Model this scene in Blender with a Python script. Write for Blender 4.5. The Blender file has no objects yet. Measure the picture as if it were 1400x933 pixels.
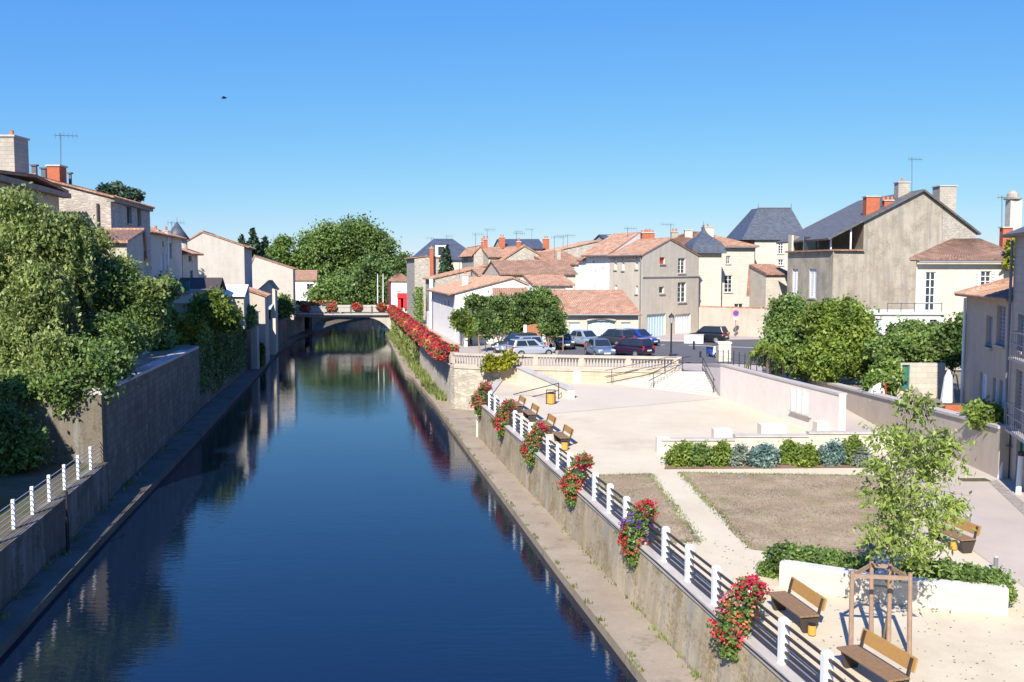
import bpy, math, random
import numpy as np
from mathutils import Vector, Matrix
random.seed(7)
RNG = np.random.default_rng(11)
sc = bpy.context.scene
col = sc.collection
R = math.radians

# ------------------------------------------------------------------ camera
F = 1300.0; CZ = 10.5
PITCH = math.atan(98.5 / F)
cd = bpy.data.cameras.new('camera')
cam = bpy.data.objects.new('camera', cd); col.objects.link(cam)
cam.location = (0, 0, CZ); cam.rotation_euler = (R(90) - PITCH, 0, 0)
cd.sensor_width = 36; cd.lens = 36 * F / 1400; cd.clip_end = 9000; cd.clip_start = 0.1
sc.camera = cam

# ------------------------------------------------------------------ world, sun, exposure
SKY_GRADE = ((0.345, 1.1), (0.90, 0.73), (4.0, 0.14))
SUN_EL, SUN_AZ = R(37.5), math.atan2(-0.25, -0.968)
w = bpy.data.worlds.new('World'); sc.world = w; w.use_nodes = True
nt = w.node_tree
bg = nt.nodes['Background']
sky = nt.nodes.new('ShaderNodeTexSky'); sky.sky_type = 'NISHITA'; sky.sun_disc = False
sky.sun_elevation = SUN_EL; sky.sun_rotation = SUN_AZ % (2 * math.pi)
sky.air_density = 1.0; sky.dust_density = 0.0; sky.ozone_density = 5.0; sky.altitude = 100
sp_ = nt.nodes.new('ShaderNodeSeparateColor'); cb_ = nt.nodes.new('ShaderNodeCombineColor')
nt.links.new(sky.outputs[0], sp_.inputs[0])
for i, (k, pw) in enumerate(SKY_GRADE):  # film-like grading of the sky colour, channel by channel
    p_ = nt.nodes.new('ShaderNodeMath'); p_.operation = 'POWER'; p_.inputs[1].default_value = pw
    m_ = nt.nodes.new('ShaderNodeMath'); m_.operation = 'MULTIPLY'; m_.inputs[1].default_value = k
    nt.links.new(sp_.outputs[i], p_.inputs[0]); nt.links.new(p_.outputs[0], m_.inputs[0]); nt.links.new(m_.outputs[0], cb_.inputs[i])
nt.links.new(cb_.outputs[0], bg.inputs[0]); bg.inputs[1].default_value = 0.1
sd = bpy.data.lights.new('sun', 'SUN'); sun = bpy.data.objects.new('sun', sd); col.objects.link(sun)
sd.energy = 4.5; sd.angle = R(0.5); sd.color = (1.0, 0.94, 0.84)
ldir = Vector((0.25 * math.cos(SUN_EL), 0.968 * math.cos(SUN_EL), -math.sin(SUN_EL)))
sun.rotation_euler = ldir.to_track_quat('-Z', 'Y').to_euler()
sc.view_settings.view_transform = 'Standard'; sc.view_settings.look = 'None'
sc.view_settings.exposure = 0.85; sc.view_settings.gamma = 1
sc.cycles.max_bounces = 6; sc.cycles.transparent_max_bounces = 6

# ------------------------------------------------------------------ picture geometry -> places
def ray(x, y):
    u = (x - 700) / F; v = (466.5 - y) / F
    s, c = math.sin(PITCH), math.cos(PITCH)
    return Vector((u, c + v * s, v * c - s))
CAMP = Vector((0, 0, CZ))
def G(x, y, z):
    d = ray(x, y); return CAMP + d * ((z - CZ) / d.z)
def P(x, y, Y):
    d = ray(x, y); return CAMP + d * (Y / d.y)
def XY(x, Y, y=400):
    p = P(x, y, Y); return Vector((p.x, p.y))
def V2(p): return Vector((p[0], p[1]))
def lerp(a, b, t): return a + (b - a) * t

# ------------------------------------------------------------------ mesh builder
WL = {}
def wloc(o):
    while o is not None:
        if o.name in WL: return WL[o.name]
        o = o.parent
    return Vector((0, 0, 0))
def auto_uv(me):
    n = len(me.polygons)
    if n == 0: return
    nor = np.zeros(n * 3); me.polygons.foreach_get('normal', nor); nor = nor.reshape(-1, 3)
    tot = np.zeros(n, dtype=np.int32); me.polygons.foreach_get('loop_total', tot)
    li = np.zeros(len(me.loops), dtype=np.int32); me.loops.foreach_get('vertex_index', li)
    co = np.zeros(len(me.vertices) * 3); me.vertices.foreach_get('co', co); co = co.reshape(-1, 3)
    p = co[li]; nn = np.repeat(nor, tot, axis=0)
    flat = np.abs(nn[:, 2]) > 0.92
    h = np.sqrt(nn[:, 0] ** 2 + nn[:, 1] ** 2) + 1e-9
    t = np.stack([-nn[:, 1] / h, nn[:, 0] / h, np.zeros(len(h))], 1)
    b = np.cross(nn, t)
    u = np.where(flat, p[:, 0], (p * t).sum(1)); v = np.where(flat, p[:, 1], (p * b).sum(1))
    uv = me.uv_layers.new(name='UVMap')
    uv.data.foreach_set('uv', np.stack([u, v], 1).ravel())
class MB:
    def __init__(s): s.v = []; s.f = []
    def add(s, vs, fs):
        k = len(s.v); s.v += [tuple(p) for p in vs]; s.f += [tuple(i + k for i in f) for f in fs]
    def poly(s, *pts): s.add(pts, [tuple(range(len(pts)))])
    def hexa(s, p):  # 8 points: bottom 4 ccw, top 4 ccw
        s.add(p, [(3, 2, 1, 0), (4, 5, 6, 7), (0, 1, 5, 4), (1, 2, 6, 5), (2, 3, 7, 6), (3, 0, 4, 7)])
    def box(s, c, d, rz=0):
        cx, cy, cz = c; a, b, h = d[0] / 2, d[1] / 2, d[2] / 2
        co, si = math.cos(rz), math.sin(rz); pts = []
        for z in (-h, h):
            for (x, y) in ((-a, -b), (a, -b), (a, b), (-a, b)):
                pts.append((cx + x * co - y * si, cy + x * si + y * co, cz + z))
        s.hexa(pts)
    def bar(s, p, q, w, h, up=Vector((0, 0, 1))):
        p = Vector(p); q = Vector(q); d = (q - p).normalized()
        sd_ = d.cross(up)
        if sd_.length < 1e-4: sd_ = d.cross(Vector((0, 1, 0)))
        sd_.normalize(); u = sd_.cross(d).normalized()
        a = sd_ * w / 2; b = u * h / 2
        s.hexa([p - a - b, p + a - b, q + a - b, q - a - b, p - a + b, p + a + b, q + a + b, q - a + b])
    def tube(s, pts, rad, n=8, cap=True):
        pts = [Vector(p) for p in pts]
        if not isinstance(rad, (list, tuple)): rad = [rad] * len(pts)
        vs = []; fs = []
        for i, p in enumerate(pts):
            d = (pts[min(i + 1, len(pts) - 1)] - pts[max(i - 1, 0)]).normalized()
            a = d.cross(Vector((0, 0, 1)))
            if a.length < 1e-3: a = Vector((1, 0, 0))
            a.normalize(); b = d.cross(a)
            for k in range(n):
                an = 2 * math.pi * k / n
                vs.append(p + (a * math.cos(an) + b * math.sin(an)) * rad[i])
        for i in range(len(pts) - 1):
            for k in range(n):
                k2 = (k + 1) % n
                fs.append((i * n + k, (i + 1) * n + k, (i + 1) * n + k2, i * n + k2))
        if cap: fs.append(tuple(range(n))); fs.append(tuple((len(pts) - 1) * n + k for k in reversed(range(n))))
        s.add(vs, fs)
    def lathe(s, prof, c=(0, 0, 0), n=16, sx=1, sy=1, ph=0):
        vs = []; fs = []
        for (r, z) in prof:
            for k in range(n):
                an = 2 * math.pi * k / n + ph
                vs.append((c[0] + r * math.cos(an) * sx, c[1] + r * math.sin(an) * sy, c[2] + z))
        for i in range(len(prof) - 1):
            for k in range(n):
                k2 = (k + 1) % n
                fs.append((i * n + k, i * n + k2, (i + 1) * n + k2, (i + 1) * n + k))
        fs.append(tuple(reversed(range(n)))); fs.append(tuple((len(prof) - 1) * n + k for k in range(n)))
        s.add(vs, fs)
    def prism(s, poly, z0, z1):
        n = len(poly); f0 = z0 if callable(z0) else (lambda p: z0); f1 = z1 if callable(z1) else (lambda p: z1)
        vs = [(p[0], p[1], f0(p)) for p in poly] + [(p[0], p[1], f1(p)) for p in poly]
        s.add(vs, [tuple(reversed(range(n))), tuple(range(n, 2 * n))] + [(i, (i + 1) % n, n + (i + 1) % n, n + i) for i in range(n)])
    def wallpath(s, path, th, z0, z1):
        """a wall of thickness th to the right of the path; z0,z1 numbers or functions of the point"""
        n = len(path); path = [Vector((p[0], p[1])) for p in path]; off = []
        for i in range(n):
            d = (path[min(i + 1, n - 1)] - path[max(i - 1, 0)]).normalized()
            off.append(path[i] + Vector((d.y, -d.x)) * th)
        g0 = z0 if callable(z0) else (lambda p: z0); g1 = z1 if callable(z1) else (lambda p: z1)
        for i in range(n - 1):
            a, b, c, d = path[i], path[i + 1], off[i + 1], off[i]
            q = []
            for g in (g0, g1):
                za, zb = g(a), g(b)
                q += [(a.x, a.y, za), (d.x, d.y, za), (c.x, c.y, zb), (b.x, b.y, zb)]
            fs = [(3, 2, 1, 0), (4, 5, 6, 7), (1, 2, 6, 5), (3, 0, 4, 7)]
            if i == 0: fs.append((0, 1, 5, 4))
            if i == n - 2: fs.append((2, 3, 7, 6))
            s.add(q, fs)
    def build(s, name, mat, parent=None, smooth=False, bevel=0):
        o0 = wloc(parent) if parent is not None else Vector((0, 0, 0))
        me = bpy.data.meshes.new(name)
        vs = s.v if o0.length == 0 else [(p[0] - o0.x, p[1] - o0.y, p[2] - o0.z) for p in s.v]
        me.from_pydata(vs, [], s.f); me.update()
        auto_uv(me)
        if smooth: me.polygons.foreach_set('use_smooth', [True] * len(me.polygons))
        me.materials.append(mat)
        o = bpy.data.objects.new(name, me); col.objects.link(o)
        if parent is not None: o.parent = parent
        if bevel:
            m = o.modifiers.new('bevel', 'BEVEL'); m.width = bevel; m.segments = 2; m.limit_method = 'ANGLE'
        return o
def build_np(name, verts, k, mat, parent=None):
    """verts: (N*k,3) array, N separate k-gons"""
    o0 = wloc(parent) if parent is not None else Vector((0, 0, 0))
    verts = np.asarray(verts, dtype=np.float32) - np.array(o0, dtype=np.float32)
    n = len(verts) // k
    me = bpy.data.meshes.new(name)
    me.vertices.add(n * k); me.vertices.foreach_set('co', verts.ravel())
    me.loops.add(n * k); me.loops.foreach_set('vertex_index', np.arange(n * k, dtype=np.int32))
    me.polygons.add(n); me.polygons.foreach_set('loop_start', np.arange(0, n * k, k, dtype=np.int32))
    me.update(calc_edges=True); me.validate()
    me.materials.append(mat)
    o = bpy.data.objects.new(name, me); col.objects.link(o)
    if parent is not None: o.parent = parent
    return o
def tag(o, label, cat, group=None, kind=None):
    o['label'] = label; o['category'] = cat
    if group: o['group'] = group
    if kind: o['kind'] = kind
    return o
def thing(name, label, cat, loc, group=None):
    o = bpy.data.objects.new(name, None); col.objects.link(o)
    o.location = loc; o.empty_display_size = 0.3; WL[o.name] = Vector(loc)
    return tag(o, label, cat, group)
def struct(o, label=None):
    o['kind'] = 'structure'
    if label: o['label'] = label
    return o
def copy_tree(o, parent=None):
    c = o.copy(); col.objects.link(c); c.parent = parent
    for ch in list(o.children): copy_tree(ch, c)
    return c

# ------------------------------------------------------------------ materials
def newmat(name):
    m = bpy.data.materials.new(name); m.use_nodes = True
    nt = m.node_tree; b = nt.nodes['Principled BSDF']
    return m, nt, b
class NT:
    def __init__(s, nt): s.nt = nt
    def n(s, t, **kw):
        nd = s.nt.nodes.new('ShaderNode' + t)
        for k, v in kw.items():
            if k in nd.inputs.keys(): nd.inputs[k].default_value = v
            else: setattr(nd, k, v)
        return nd
    def l(s, a, b): s.nt.links.new(a, b)
    def noise(s, vec, scale, detail=4, rough=0.55, dist=0):
        nd = s.n('TexNoise'); nd.inputs['Scale'].default_value = scale; nd.inputs['Detail'].default_value = detail
        nd.inputs['Roughness'].default_value = rough; nd.inputs['Distortion'].default_value = dist
        if vec is not None: s.l(vec, nd.inputs['Vector'])
        return nd.outputs['Fac']
    def map(s, vec, sc_=(1, 1, 1)):
        nd = s.n('Mapping'); nd.inputs['Scale'].default_value = sc_; s.l(vec, nd.inputs['Vector']); return nd.outputs[0]
    def ramp(s, fac, stops):
        nd = s.n('ValToRGB'); e = nd.color_ramp.elements
        while len(e) < len(stops): e.new(0.5)
        for i, (p, c) in enumerate(stops): e[i].position = p; e[i].color = (*c, 1) if len(c) == 3 else c
        s.l(fac, nd.inputs[0]); return nd.outputs[0]
    def mix(s, fac, a, b, mode='MIX'):
        nd = s.n('MixRGB', blend_type=mode)
        for i, v in ((0, fac), (1, a), (2, b)):
            if isinstance(v, (int, float)): nd.inputs[i].default_value = v
            elif isinstance(v, (tuple, list)): nd.inputs[i].default_value = (*v, 1)
            else: s.l(v, nd.inputs[i])
        return nd.outputs[0]
    def bump(s, h, strength, dist=0.02, bsdf=None):
        nd = s.n('Bump'); nd.inputs['Strength'].default_value = strength; nd.inputs['Distance'].default_value = dist
        s.l(h, nd.inputs['Height'])
        if bsdf: s.l(nd.outputs[0], bsdf.inputs['Normal'])
        return nd.outputs[0]
def dk(c, k): return tuple(min(1, x * k) for x in c)
def M_flat(name, c, rough=0.6, metal=0, vary=0.15, scale=3.0, spec=0.4):
    m, nt, b = newmat(name); t = NT(nt)
    co = t.n('TexCoord').outputs['Object']
    f = t.noise(co, scale, 4)
    t.l(t.mix(f, dk(c, 1 - vary), dk(c, 1 + vary)), b.inputs['Base Color'])
    b.inputs['Roughness'].default_value = rough; b.inputs['Metallic'].default_value = metal
    b.inputs['Specular IOR Level'].default_value = spec
    return m
def stains(t, colr, uv, c, amt, scale=1.0):
    """grey weather streaks running down a wall plus blotches"""
    st = t.noise(t.map(uv, (1.7 * scale, 0.16 * scale, 1)), 1.0, 5, 0.65)
    bl = t.noise(t.map(uv, (0.5 * scale, 0.5 * scale, 1)), 1.0, 5, 0.6)
    f1 = t.ramp(st, [(0.47, (0, 0, 0)), (0.75, (1, 1, 1))]); f2 = t.ramp(bl, [(0.45, (0, 0, 0)), (0.7, (1, 1, 1))])
    o = t.mix(t.mix(1.0, f1, (amt, amt, amt), 'MULTIPLY'), colr, dk(c, 0.5))
    return t.mix(t.mix(1.0, f2, (amt * .8, amt * .8, amt * .8), 'MULTIPLY'), o, (c[0] * .62, c[1] * .6, c[2] * .55))
def M_plaster(name, c, stain=0.35, rough=0.9, bump=0.25, moss=None, grey=None):
    m, nt, b = newmat(name); t = NT(nt); uv = t.n('TexCoord').outputs['UV']
    f = t.noise(uv, 2.2, 6, 0.65)
    base = t.mix(f, dk(c, 0.86), dk(c, 1.12))
    cc = stains(t, base, uv, c, stain)
    if grey: cc = t.mix(t.ramp(t.noise(t.map(uv, (1.1, .1, 1)), 1.3, 6, .7), [(.5, (0, 0, 0)), (.62, (.8, .8, .8))]), cc, grey)
    if moss: cc = t.mix(t.ramp(t.mix(.5, t.noise(uv, 7, 4, .8), t.noise(uv, .7, 3, .6)), [(.5, (0, 0, 0)), (.58, (.85, .85, .85))]), cc, moss)
    t.l(cc, b.inputs['Base Color']); b.inputs['Roughness'].default_value = rough
    b.inputs['Specular IOR Level'].default_value = 0.2
    t.bump(t.noise(uv, 14, 5), bump, 0.02, b)
    return m
def M_ashlar(name, c, bw=0.62, bh=0.31, vary=0.3, mortar=0.8, stain=0.3, joint=0.012, bump=0.6):
    m, nt, b = newmat(name); t = NT(nt); uv = t.n('TexCoord').outputs['UV']
    br = t.n('TexBrick'); t.l(uv, br.inputs['Vector'])
    br.inputs['Scale'].default_value = 1; br.inputs['Brick Width'].default_value = bw; br.inputs['Row Height'].default_value = bh
    br.inputs['Mortar Size'].default_value = joint; br.inputs['Mortar Smooth'].default_value = 0.3; br.inputs['Bias'].default_value = 0
    br.inputs['Color1'].default_value = (*dk(c, 1 - vary), 1); br.inputs['Color2'].default_value = (*dk(c, 1 + vary), 1)
    br.inputs['Mortar'].default_value = (*dk(c, mortar), 1)
    f = t.noise(uv, 4, 6, 0.7)
    base = t.mix(0.55, br.outputs['Color'], t.mix(f, dk(c, 0.7), dk(c, 1.25)))
    t.l(stains(t, base, uv, c, stain), b.inputs['Base Color']); b.inputs['Roughness'].default_value = 0.9
    b.inputs['Specular IOR Level'].default_value = 0.2
    h = t.mix(0.7, t.noise(uv, 9, 5), br.outputs['Fac'], 'SUBTRACT')
    t.bump(h, bump, 0.03, b)
    return m
def M_rubble(name, c, size=0.32, vary=0.35, stain=0.3, mort=0.75, bump=0.8):
    m, nt, b = newmat(name); t = NT(nt); uv = t.n('TexCoord').outputs['UV']
    wv = t.mix(0.08, uv, t.n('TexNoise', Scale=3.0).outputs['Color'])
    mp = t.map(wv, (1 / size * .7, 1 / size * 1.35, 1))
    vo = t.n('TexVoronoi'); vo.inputs['Scale'].default_value = 1; t.l(mp, vo.inputs['Vector'])
    ve = t.n('TexVoronoi', feature='DISTANCE_TO_EDGE'); ve.inputs['Scale'].default_value = 1; t.l(mp, ve.inputs['Vector'])
    sp = t.n('SeparateColor'); t.l(vo.outputs['Color'], sp.inputs[0])
    cc = t.ramp(sp.outputs[0], [(0, dk(c, 1 - vary)), (0.5, c), (1, (c[0] * (1 + vary), c[1] * (1 + vary * .95), c[2] * (1 + vary * .8)))])
    ed = t.ramp(ve.outputs['Distance'], [(0.0, (.35, .35, .35)), (0.14, (1, 1, 1))])
    base = t.mix(ed, dk(c, mort), cc)
    base = t.mix(0.4, base, t.mix(t.noise(uv, 7, 6, .7), dk(c, .7), dk(c, 1.2)))
    t.l(stains(t, base, uv, c, stain), b.inputs['Base Color']); b.inputs['Roughness'].default_value = 0.92
    b.inputs['Specular IOR Level'].default_value = 0.2
    t.bump(t.mix(0.3, ed, t.noise(uv, 10, 4)), bump, 0.05, b)
    return m
def M_tile(name, c, lichen=0.35, pale=(0.5, 0.3, 0.2)):
    m, nt, b = newmat(name); t = NT(nt); uv = t.n('TexCoord').outputs['UV']
    br = t.n('TexBrick'); t.l(uv, br.inputs['Vector']); br.offset = 0
    br.inputs['Scale'].default_value = 1; br.inputs['Brick Width'].default_value = 0.22; br.inputs['Row Height'].default_value = 0.36
    br.inputs['Mortar Size'].default_value = 0.02; br.inputs['Mortar Smooth'].default_value = 0.5; br.inputs['Bias'].default_value = 0
    br.inputs['Color1'].default_value = (*dk(c, 0.6), 1); br.inputs['Color2'].default_value = (*pale, 1)
    br.inputs['Mortar'].default_value = (*dk(c, 0.45), 1)
    base = t.mix(0.35, br.outputs['Color'], c)
    bl = t.ramp(t.noise(uv, 0.8, 6, 0.7), [(0.45, (0, 0, 0)), (0.65, (1, 1, 1))])
    fine = t.ramp(t.noise(uv, 5, 4, 0.7), [(0.4, (0, 0, 0)), (0.7, (1, 1, 1))])
    base = t.mix(t.mix(1, bl, (lichen, lichen, lichen), 'MULTIPLY'), base, (0.16, 0.13, 0.1))
    base = t.mix(t.mix(1, fine, (.4, .4, .4), 'MULTIPLY'), base, dk(c, .55))
    t.l(base, b.inputs['Base Color']); b.inputs['Roughness'].default_value = 0.85; b.inputs['Specular IOR Level'].default_value = 0.2
    t.bump(br.outputs['Fac'], -0.6, 0.04, b)
    return m
def M_slate(name, c, warm=0.0):
    m, nt, b = newmat(name); t = NT(nt); uv = t.n('TexCoord').outputs['UV']
    br = t.n('TexBrick'); t.l(uv, br.inputs['Vector'])
    br.inputs['Scale'].default_value = 1; br.inputs['Brick Width'].default_value = 0.3; br.inputs['Row Height'].default_value = 0.2
    br.inputs['Mortar Size'].default_value = 0.008; br.inputs['Bias'].default_value = 0
    br.inputs['Color1'].default_value = (*dk(c, 0.75), 1); br.inputs['Color2'].default_value = (*dk(c, 1.3), 1)
    br.inputs['Mortar'].default_value = (*dk(c, 0.5), 1)
    bl = t.ramp(t.noise(uv, 0.7, 6, 0.7), [(0.4, (0, 0, 0)), (0.7, (1, 1, 1))])
    base = t.mix(t.mix(1, bl, (.5, .5, .5), 'MULTIPLY'), br.outputs['Color'], (c[0] * (1.1 + warm), c[1] * (1.05 + warm * .6), c[2] * .95))
    t.l(base, b.inputs['Base Color']); b.inputs['Roughness'].default_value = 0.5; b.inputs['Specular IOR Level'].default_value = 0.4
    t.bump(br.outputs['Fac'], -0.4, 0.02, b)
    return m
def M_leaf(name, stops, trans=0.3, clump=0.75):
    m = bpy.data.materials.new(name); m.use_nodes = True; nt = m.node_tree
    for n in list(nt.nodes): nt.nodes.remove(n)
    t = NT(nt)
    g = t.n('NewGeometry'); c = t.ramp(g.outputs['Random Per Island'], stops)
    ob = t.n('TexCoord').outputs['Object']
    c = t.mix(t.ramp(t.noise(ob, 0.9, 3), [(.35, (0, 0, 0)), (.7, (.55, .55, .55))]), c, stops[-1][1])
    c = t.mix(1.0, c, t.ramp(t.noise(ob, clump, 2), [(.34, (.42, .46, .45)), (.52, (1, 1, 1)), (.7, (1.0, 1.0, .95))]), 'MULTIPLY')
    d = t.n('BsdfPrincipled'); d.inputs['Roughness'].default_value = 0.45; d.inputs['Specular IOR Level'].default_value = 0.35
    tr = t.n('BsdfTranslucent'); mx = t.n('MixShader'); mx.inputs[0].default_value = trans
    t.l(c, d.inputs['Base Color']); t.l(c, tr.inputs[0]); t.l(d.outputs[0], mx.inputs[1]); t.l(tr.outputs[0], mx.inputs[2])
    o = t.n('OutputMaterial'); t.l(mx.outputs[0], o.inputs[0])
    return m
def M_ground(name, c1, c2, scale=0.6, fine=18, rough=0.95, bump=0.3, extra=None):
    m, nt, b = newmat(name); t = NT(nt); co = t.n('TexCoord').outputs['Object']
    a = t.ramp(t.noise(co, scale, 6, 0.65), [(0.3, (0, 0, 0)), (0.7, (1, 1, 1))])
    base = t.mix(a, c1, c2)
    f = t.noise(co, fine, 3, 0.7)
    base = t.mix(t.mix(1, t.ramp(f, [(.35, (0, 0, 0)), (.75, (1, 1, 1))]), (.3, .3, .3), 'MULTIPLY'), base, dk(c1, .72))
    if extra: base = t.mix(t.ramp(t.noise(co, extra[1], 5, .7), [(extra[2], (0, 0, 0)), (extra[2] + .15, (1, 1, 1))]), base, extra[0])
    t.l(base, b.inputs['Base Color']); b.inputs['Roughness'].default_value = rough; b.inputs['Specular IOR Level'].default_value = 0.15
    t.bump(f, bump, 0.02, b)
    return m
def M_water():
    m, nt, b = newmat('river_water'); t = NT(nt); co = t.n('TexCoord').outputs['Object']
    b.inputs['Base Color'].default_value = (0.003, 0.010, 0.026, 1); b.inputs['Roughness'].default_value = 0.02
    b.inputs['IOR'].default_value = 1.33; b.inputs['Specular IOR Level'].default_value = 0.9
    h1 = t.noise(t.map(co, (0.9, 3.2, 1)), 1.5, 3, 0.55); h2 = t.noise(t.map(co, (0.2, 0.5, 1)), 1.0, 2)
    patch = t.ramp(t.noise(t.map(co, (.05, .035, 1)), 1.0, 3), [(.4, (.25, .25, .25)), (.62, (1, 1, 1))])
    h = t.mix(1, t.mix(.5, h1, h2), patch, 'MULTIPLY')
    t.bump(h, 0.15, 0.12, b)
    return m
def M_glass(name, c=(0.03, 0.04, 0.05)):
    m, nt, b = newmat(name); b.inputs['Base Color'].default_value = (*c, 1); b.inputs['Roughness'].default_value = 0.06
    b.inputs['Specular IOR Level'].default_value = 0.7
    return m
def M_paint(name, c):
    m, nt, b = newmat(name); b.inputs['Base Color'].default_value = (*c, 1); b.inputs['Roughness'].default_value = 0.3
    b.inputs['Metallic'].default_value = 0.25; b.inputs['Coat Weight'].default_value = 0.8; b.inputs['Coat Roughness'].default_value = 0.05
    return m
m_white = M_flat('white_paint', (.78, .78, .76), .55, vary=.05)
m_conc_post = M_flat('white_painted_concrete', (.8, .8, .78), .7, vary=.08, scale=6)
m_rail = M_flat('dark_brown_rail', (.05, .038, .032), .5)
m_railpale = M_flat('pale_grey_rail', (.3, .3, .32), .5)
m_black = M_flat('black_iron', (.022, .022, .025), .45, vary=.1)
m_iron = M_flat('grey_iron', (.12, .12, .13), .5, .3)
m_glass = M_glass('window_glass'); m_glassb = M_glass('blue_grey_glass', (.02, .026, .032))
m_wood = M_flat('bench_wood', (.24, .145, .075), .6, vary=.3, scale=9)
m_woodback = M_flat('bench_back_wood', (.4, .22, .07), .55, vary=.2, scale=9)
m_stake = M_flat('weathered_stake_wood', (.3, .2, .14), .8, vary=.3, scale=8)
m_bin = M_flat('orange_wood_bin', (.62, .3, .05), .6, vary=.2, scale=10)
m_shut_w = M_flat('white_shutter', (.75, .77, .8), .6, vary=.05)
m_shut_b = M_flat('pale_blue_shutter', (.5, .62, .66), .6, vary=.05)
m_shut_g = M_flat('grey_shutter', (.3, .3, .34), .7, vary=.1)
m_teal = M_flat('teal_paint', (.03, .16, .14), .5)
m_red = M_flat('red_paint', (.62, .025, .035), .45, vary=.1)
m_brickred = M_ashlar('red_brick', (.42, .13, .07), .22, .07, .3, 1.3, .25, .008, .4)
m_chim = M_plaster('grey_chimney_render', (.36, .33, .28), .5)
m_chimstone = M_ashlar('stone_chimney', (.42, .38, .32), .4, .22, .2, .7, .4)
m_terr = M_flat('terracotta_pot', (.45, .16, .08), .8)
m_dark = M_flat('dark_interior', (.02, .02, .022), .9)
m_zinc = M_flat('zinc_gutter', (.22, .23, .25), .5, .4)
m_trunk = M_flat('bark', (.13, .1, .075), .9, vary=.35, scale=6)
m_trunkpale = M_flat('young_bark', (.24, .2, .16), .85, vary=.3, scale=9)
m_rubber = M_flat('tyre_rubber', (.02, .02, .02), .8)
m_rim = M_flat('alloy_rim', (.5, .5, .52), .35, .7)
L_willow = M_leaf('willow_leaves', [(0, (0.095, 0.158, 0.039)), (.4, (0.200, 0.280, 0.072)), (.8, (0.323, 0.384, 0.108)), (1, (0.400, 0.440, 0.151))], .35, clump=0.45)
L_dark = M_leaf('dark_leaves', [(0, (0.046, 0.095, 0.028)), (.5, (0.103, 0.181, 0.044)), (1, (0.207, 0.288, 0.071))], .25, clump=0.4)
L_mid = M_leaf('mid_leaves', [(0, (0.074, 0.146, 0.037)), (.5, (0.147, 0.244, 0.059)), (1, (0.264, 0.351, 0.093))], .3, clump=0.4)
L_bright = M_leaf('bright_leaves', [(0, (0.101, 0.180, 0.030)), (.5, (0.185, 0.281, 0.044)), (1, (0.320, 0.390, 0.074))], .35, clump=0.45)
L_lime = M_leaf('lime_leaves', [(0, (0.124, 0.172, 0.016)), (.5, (0.248, 0.276, 0.022)), (1, (0.397, 0.368, 0.033))], .3)
L_far = M_leaf('far_leaves', [(0, (0.063, 0.117, 0.034)), (.5, (0.127, 0.208, 0.054)), (1, (0.217, 0.299, 0.081))], .3, clump=0.2)
L_pine = M_leaf('conifer_needles', [(0, (0.021, 0.049, 0.028)), (.5, (0.042, 0.084, 0.045)), (1, (0.077, 0.126, 0.070))], .15)
L_grey = M_leaf('grey_green_leaves', [(0, (.11, .15, .11)), (.5, (.2, .25, .19)), (1, (.32, .36, .29))], .2)
L_blue = M_leaf('blue_green_leaves', [(0, (.08, .15, .13)), (.5, (.15, .25, .22)), (1, (.25, .36, .32))], .2)
L_ivy = M_leaf('ivy_leaves', [(0, (0.051, 0.109, 0.022)), (.5, (0.113, 0.197, 0.035)), (1, (0.202, 0.284, 0.054))], .2)
L_sap = M_leaf('sapling_leaves', [(0, (0.151, 0.227, 0.037)), (.5, (0.270, 0.365, 0.067)), (1, (0.439, 0.518, 0.149))], .4)
L_red = M_leaf('red_petals', [(0, (.5, .012, .02)), (.5, (.72, .03, .03)), (.8, (.8, .07, .06)), (1, (.85, .16, .2))], .25)
L_pink = M_leaf('pink_petals', [(0, (.7, .1, .22)), (.6, (.85, .28, .4)), (1, (.95, .6, .65))], .25)
L_coral = M_leaf('coral_petals', [(0, (.75, .1, .05)), (.6, (.85, .22, .1)), (1, (.9, .4, .25))], .25)
L_crimson = M_leaf('crimson_petals', [(0, (.4, .008, .03)), (.5, (.6, .015, .06)), (1, (.75, .05, .12))], .25)
L_purple = M_leaf('purple_petals', [(0, (.15, .04, .35)), (1, (.3, .12, .6))], .25)
L_straw = M_leaf('dry_grass_blades', [(0, (.3, .22, .14)), (.6, (.42, .32, .2)), (.85, (.34, .29, .16)), (1, (.2, .22, .08))], .3)
L_weed = M_leaf('weed_blades', [(0, (0.092, 0.149, 0.023)), (.6, (0.184, 0.253, 0.057)), (1, (0.345, 0.345, 0.138))], .3)
# ================================================================== SETTING
def ZT(Y): return 2.0 + 0.0122 * (Y - 25)
def sm(a, b, x):
    t = max(0, min(1, (x - a) / (b - a))); return t * t * (3 - 2 * t)
def ZPK(X, Y): return 3.45 + 0.017 * max(0, min(Y, 92) - 67) * sm(-4, 4, X)
def GT(x, y):
    z = 2.2
    for i in range(12): z = ZT(G(x, y, z).y)
    return G(x, y, z)
def patch(mb, a, b, c, d, nu, nv, zf):
    """grid over the quad a,b,c,d (XY) with height zf(x,y)"""
    a, b, c, d = [Vector((p[0], p[1])) for p in (a, b, c, d)]; k = len(mb.v); fs = []
    for j in range(nv + 1):
        for i in range(nu + 1):
            p = lerp(lerp(a, b, i / nu), lerp(d, c, i / nu), j / nv); mb.v.append((p.x, p.y, zf(p.x, p.y)))
    for j in range(nv):
        for i in range(nu):
            q = k + j * (nu + 1) + i; mb.f.append((q, q + 1, q + nu + 2, q + nu + 1))
m_sand = M_ground('cream_sand', (.57, .485, .345), (.66, .575, .425), .35, 26, extra=((.5, .42, .3), .16, .54))
m_pink = M_ground('pinkish_paving', (.55, .475, .37), (.6, .52, .41), .3, 20)
m_lane = M_ground('beige_lane_surface', (.44, .375, .315), (.53, .46, .385), .3, 24)
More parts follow.
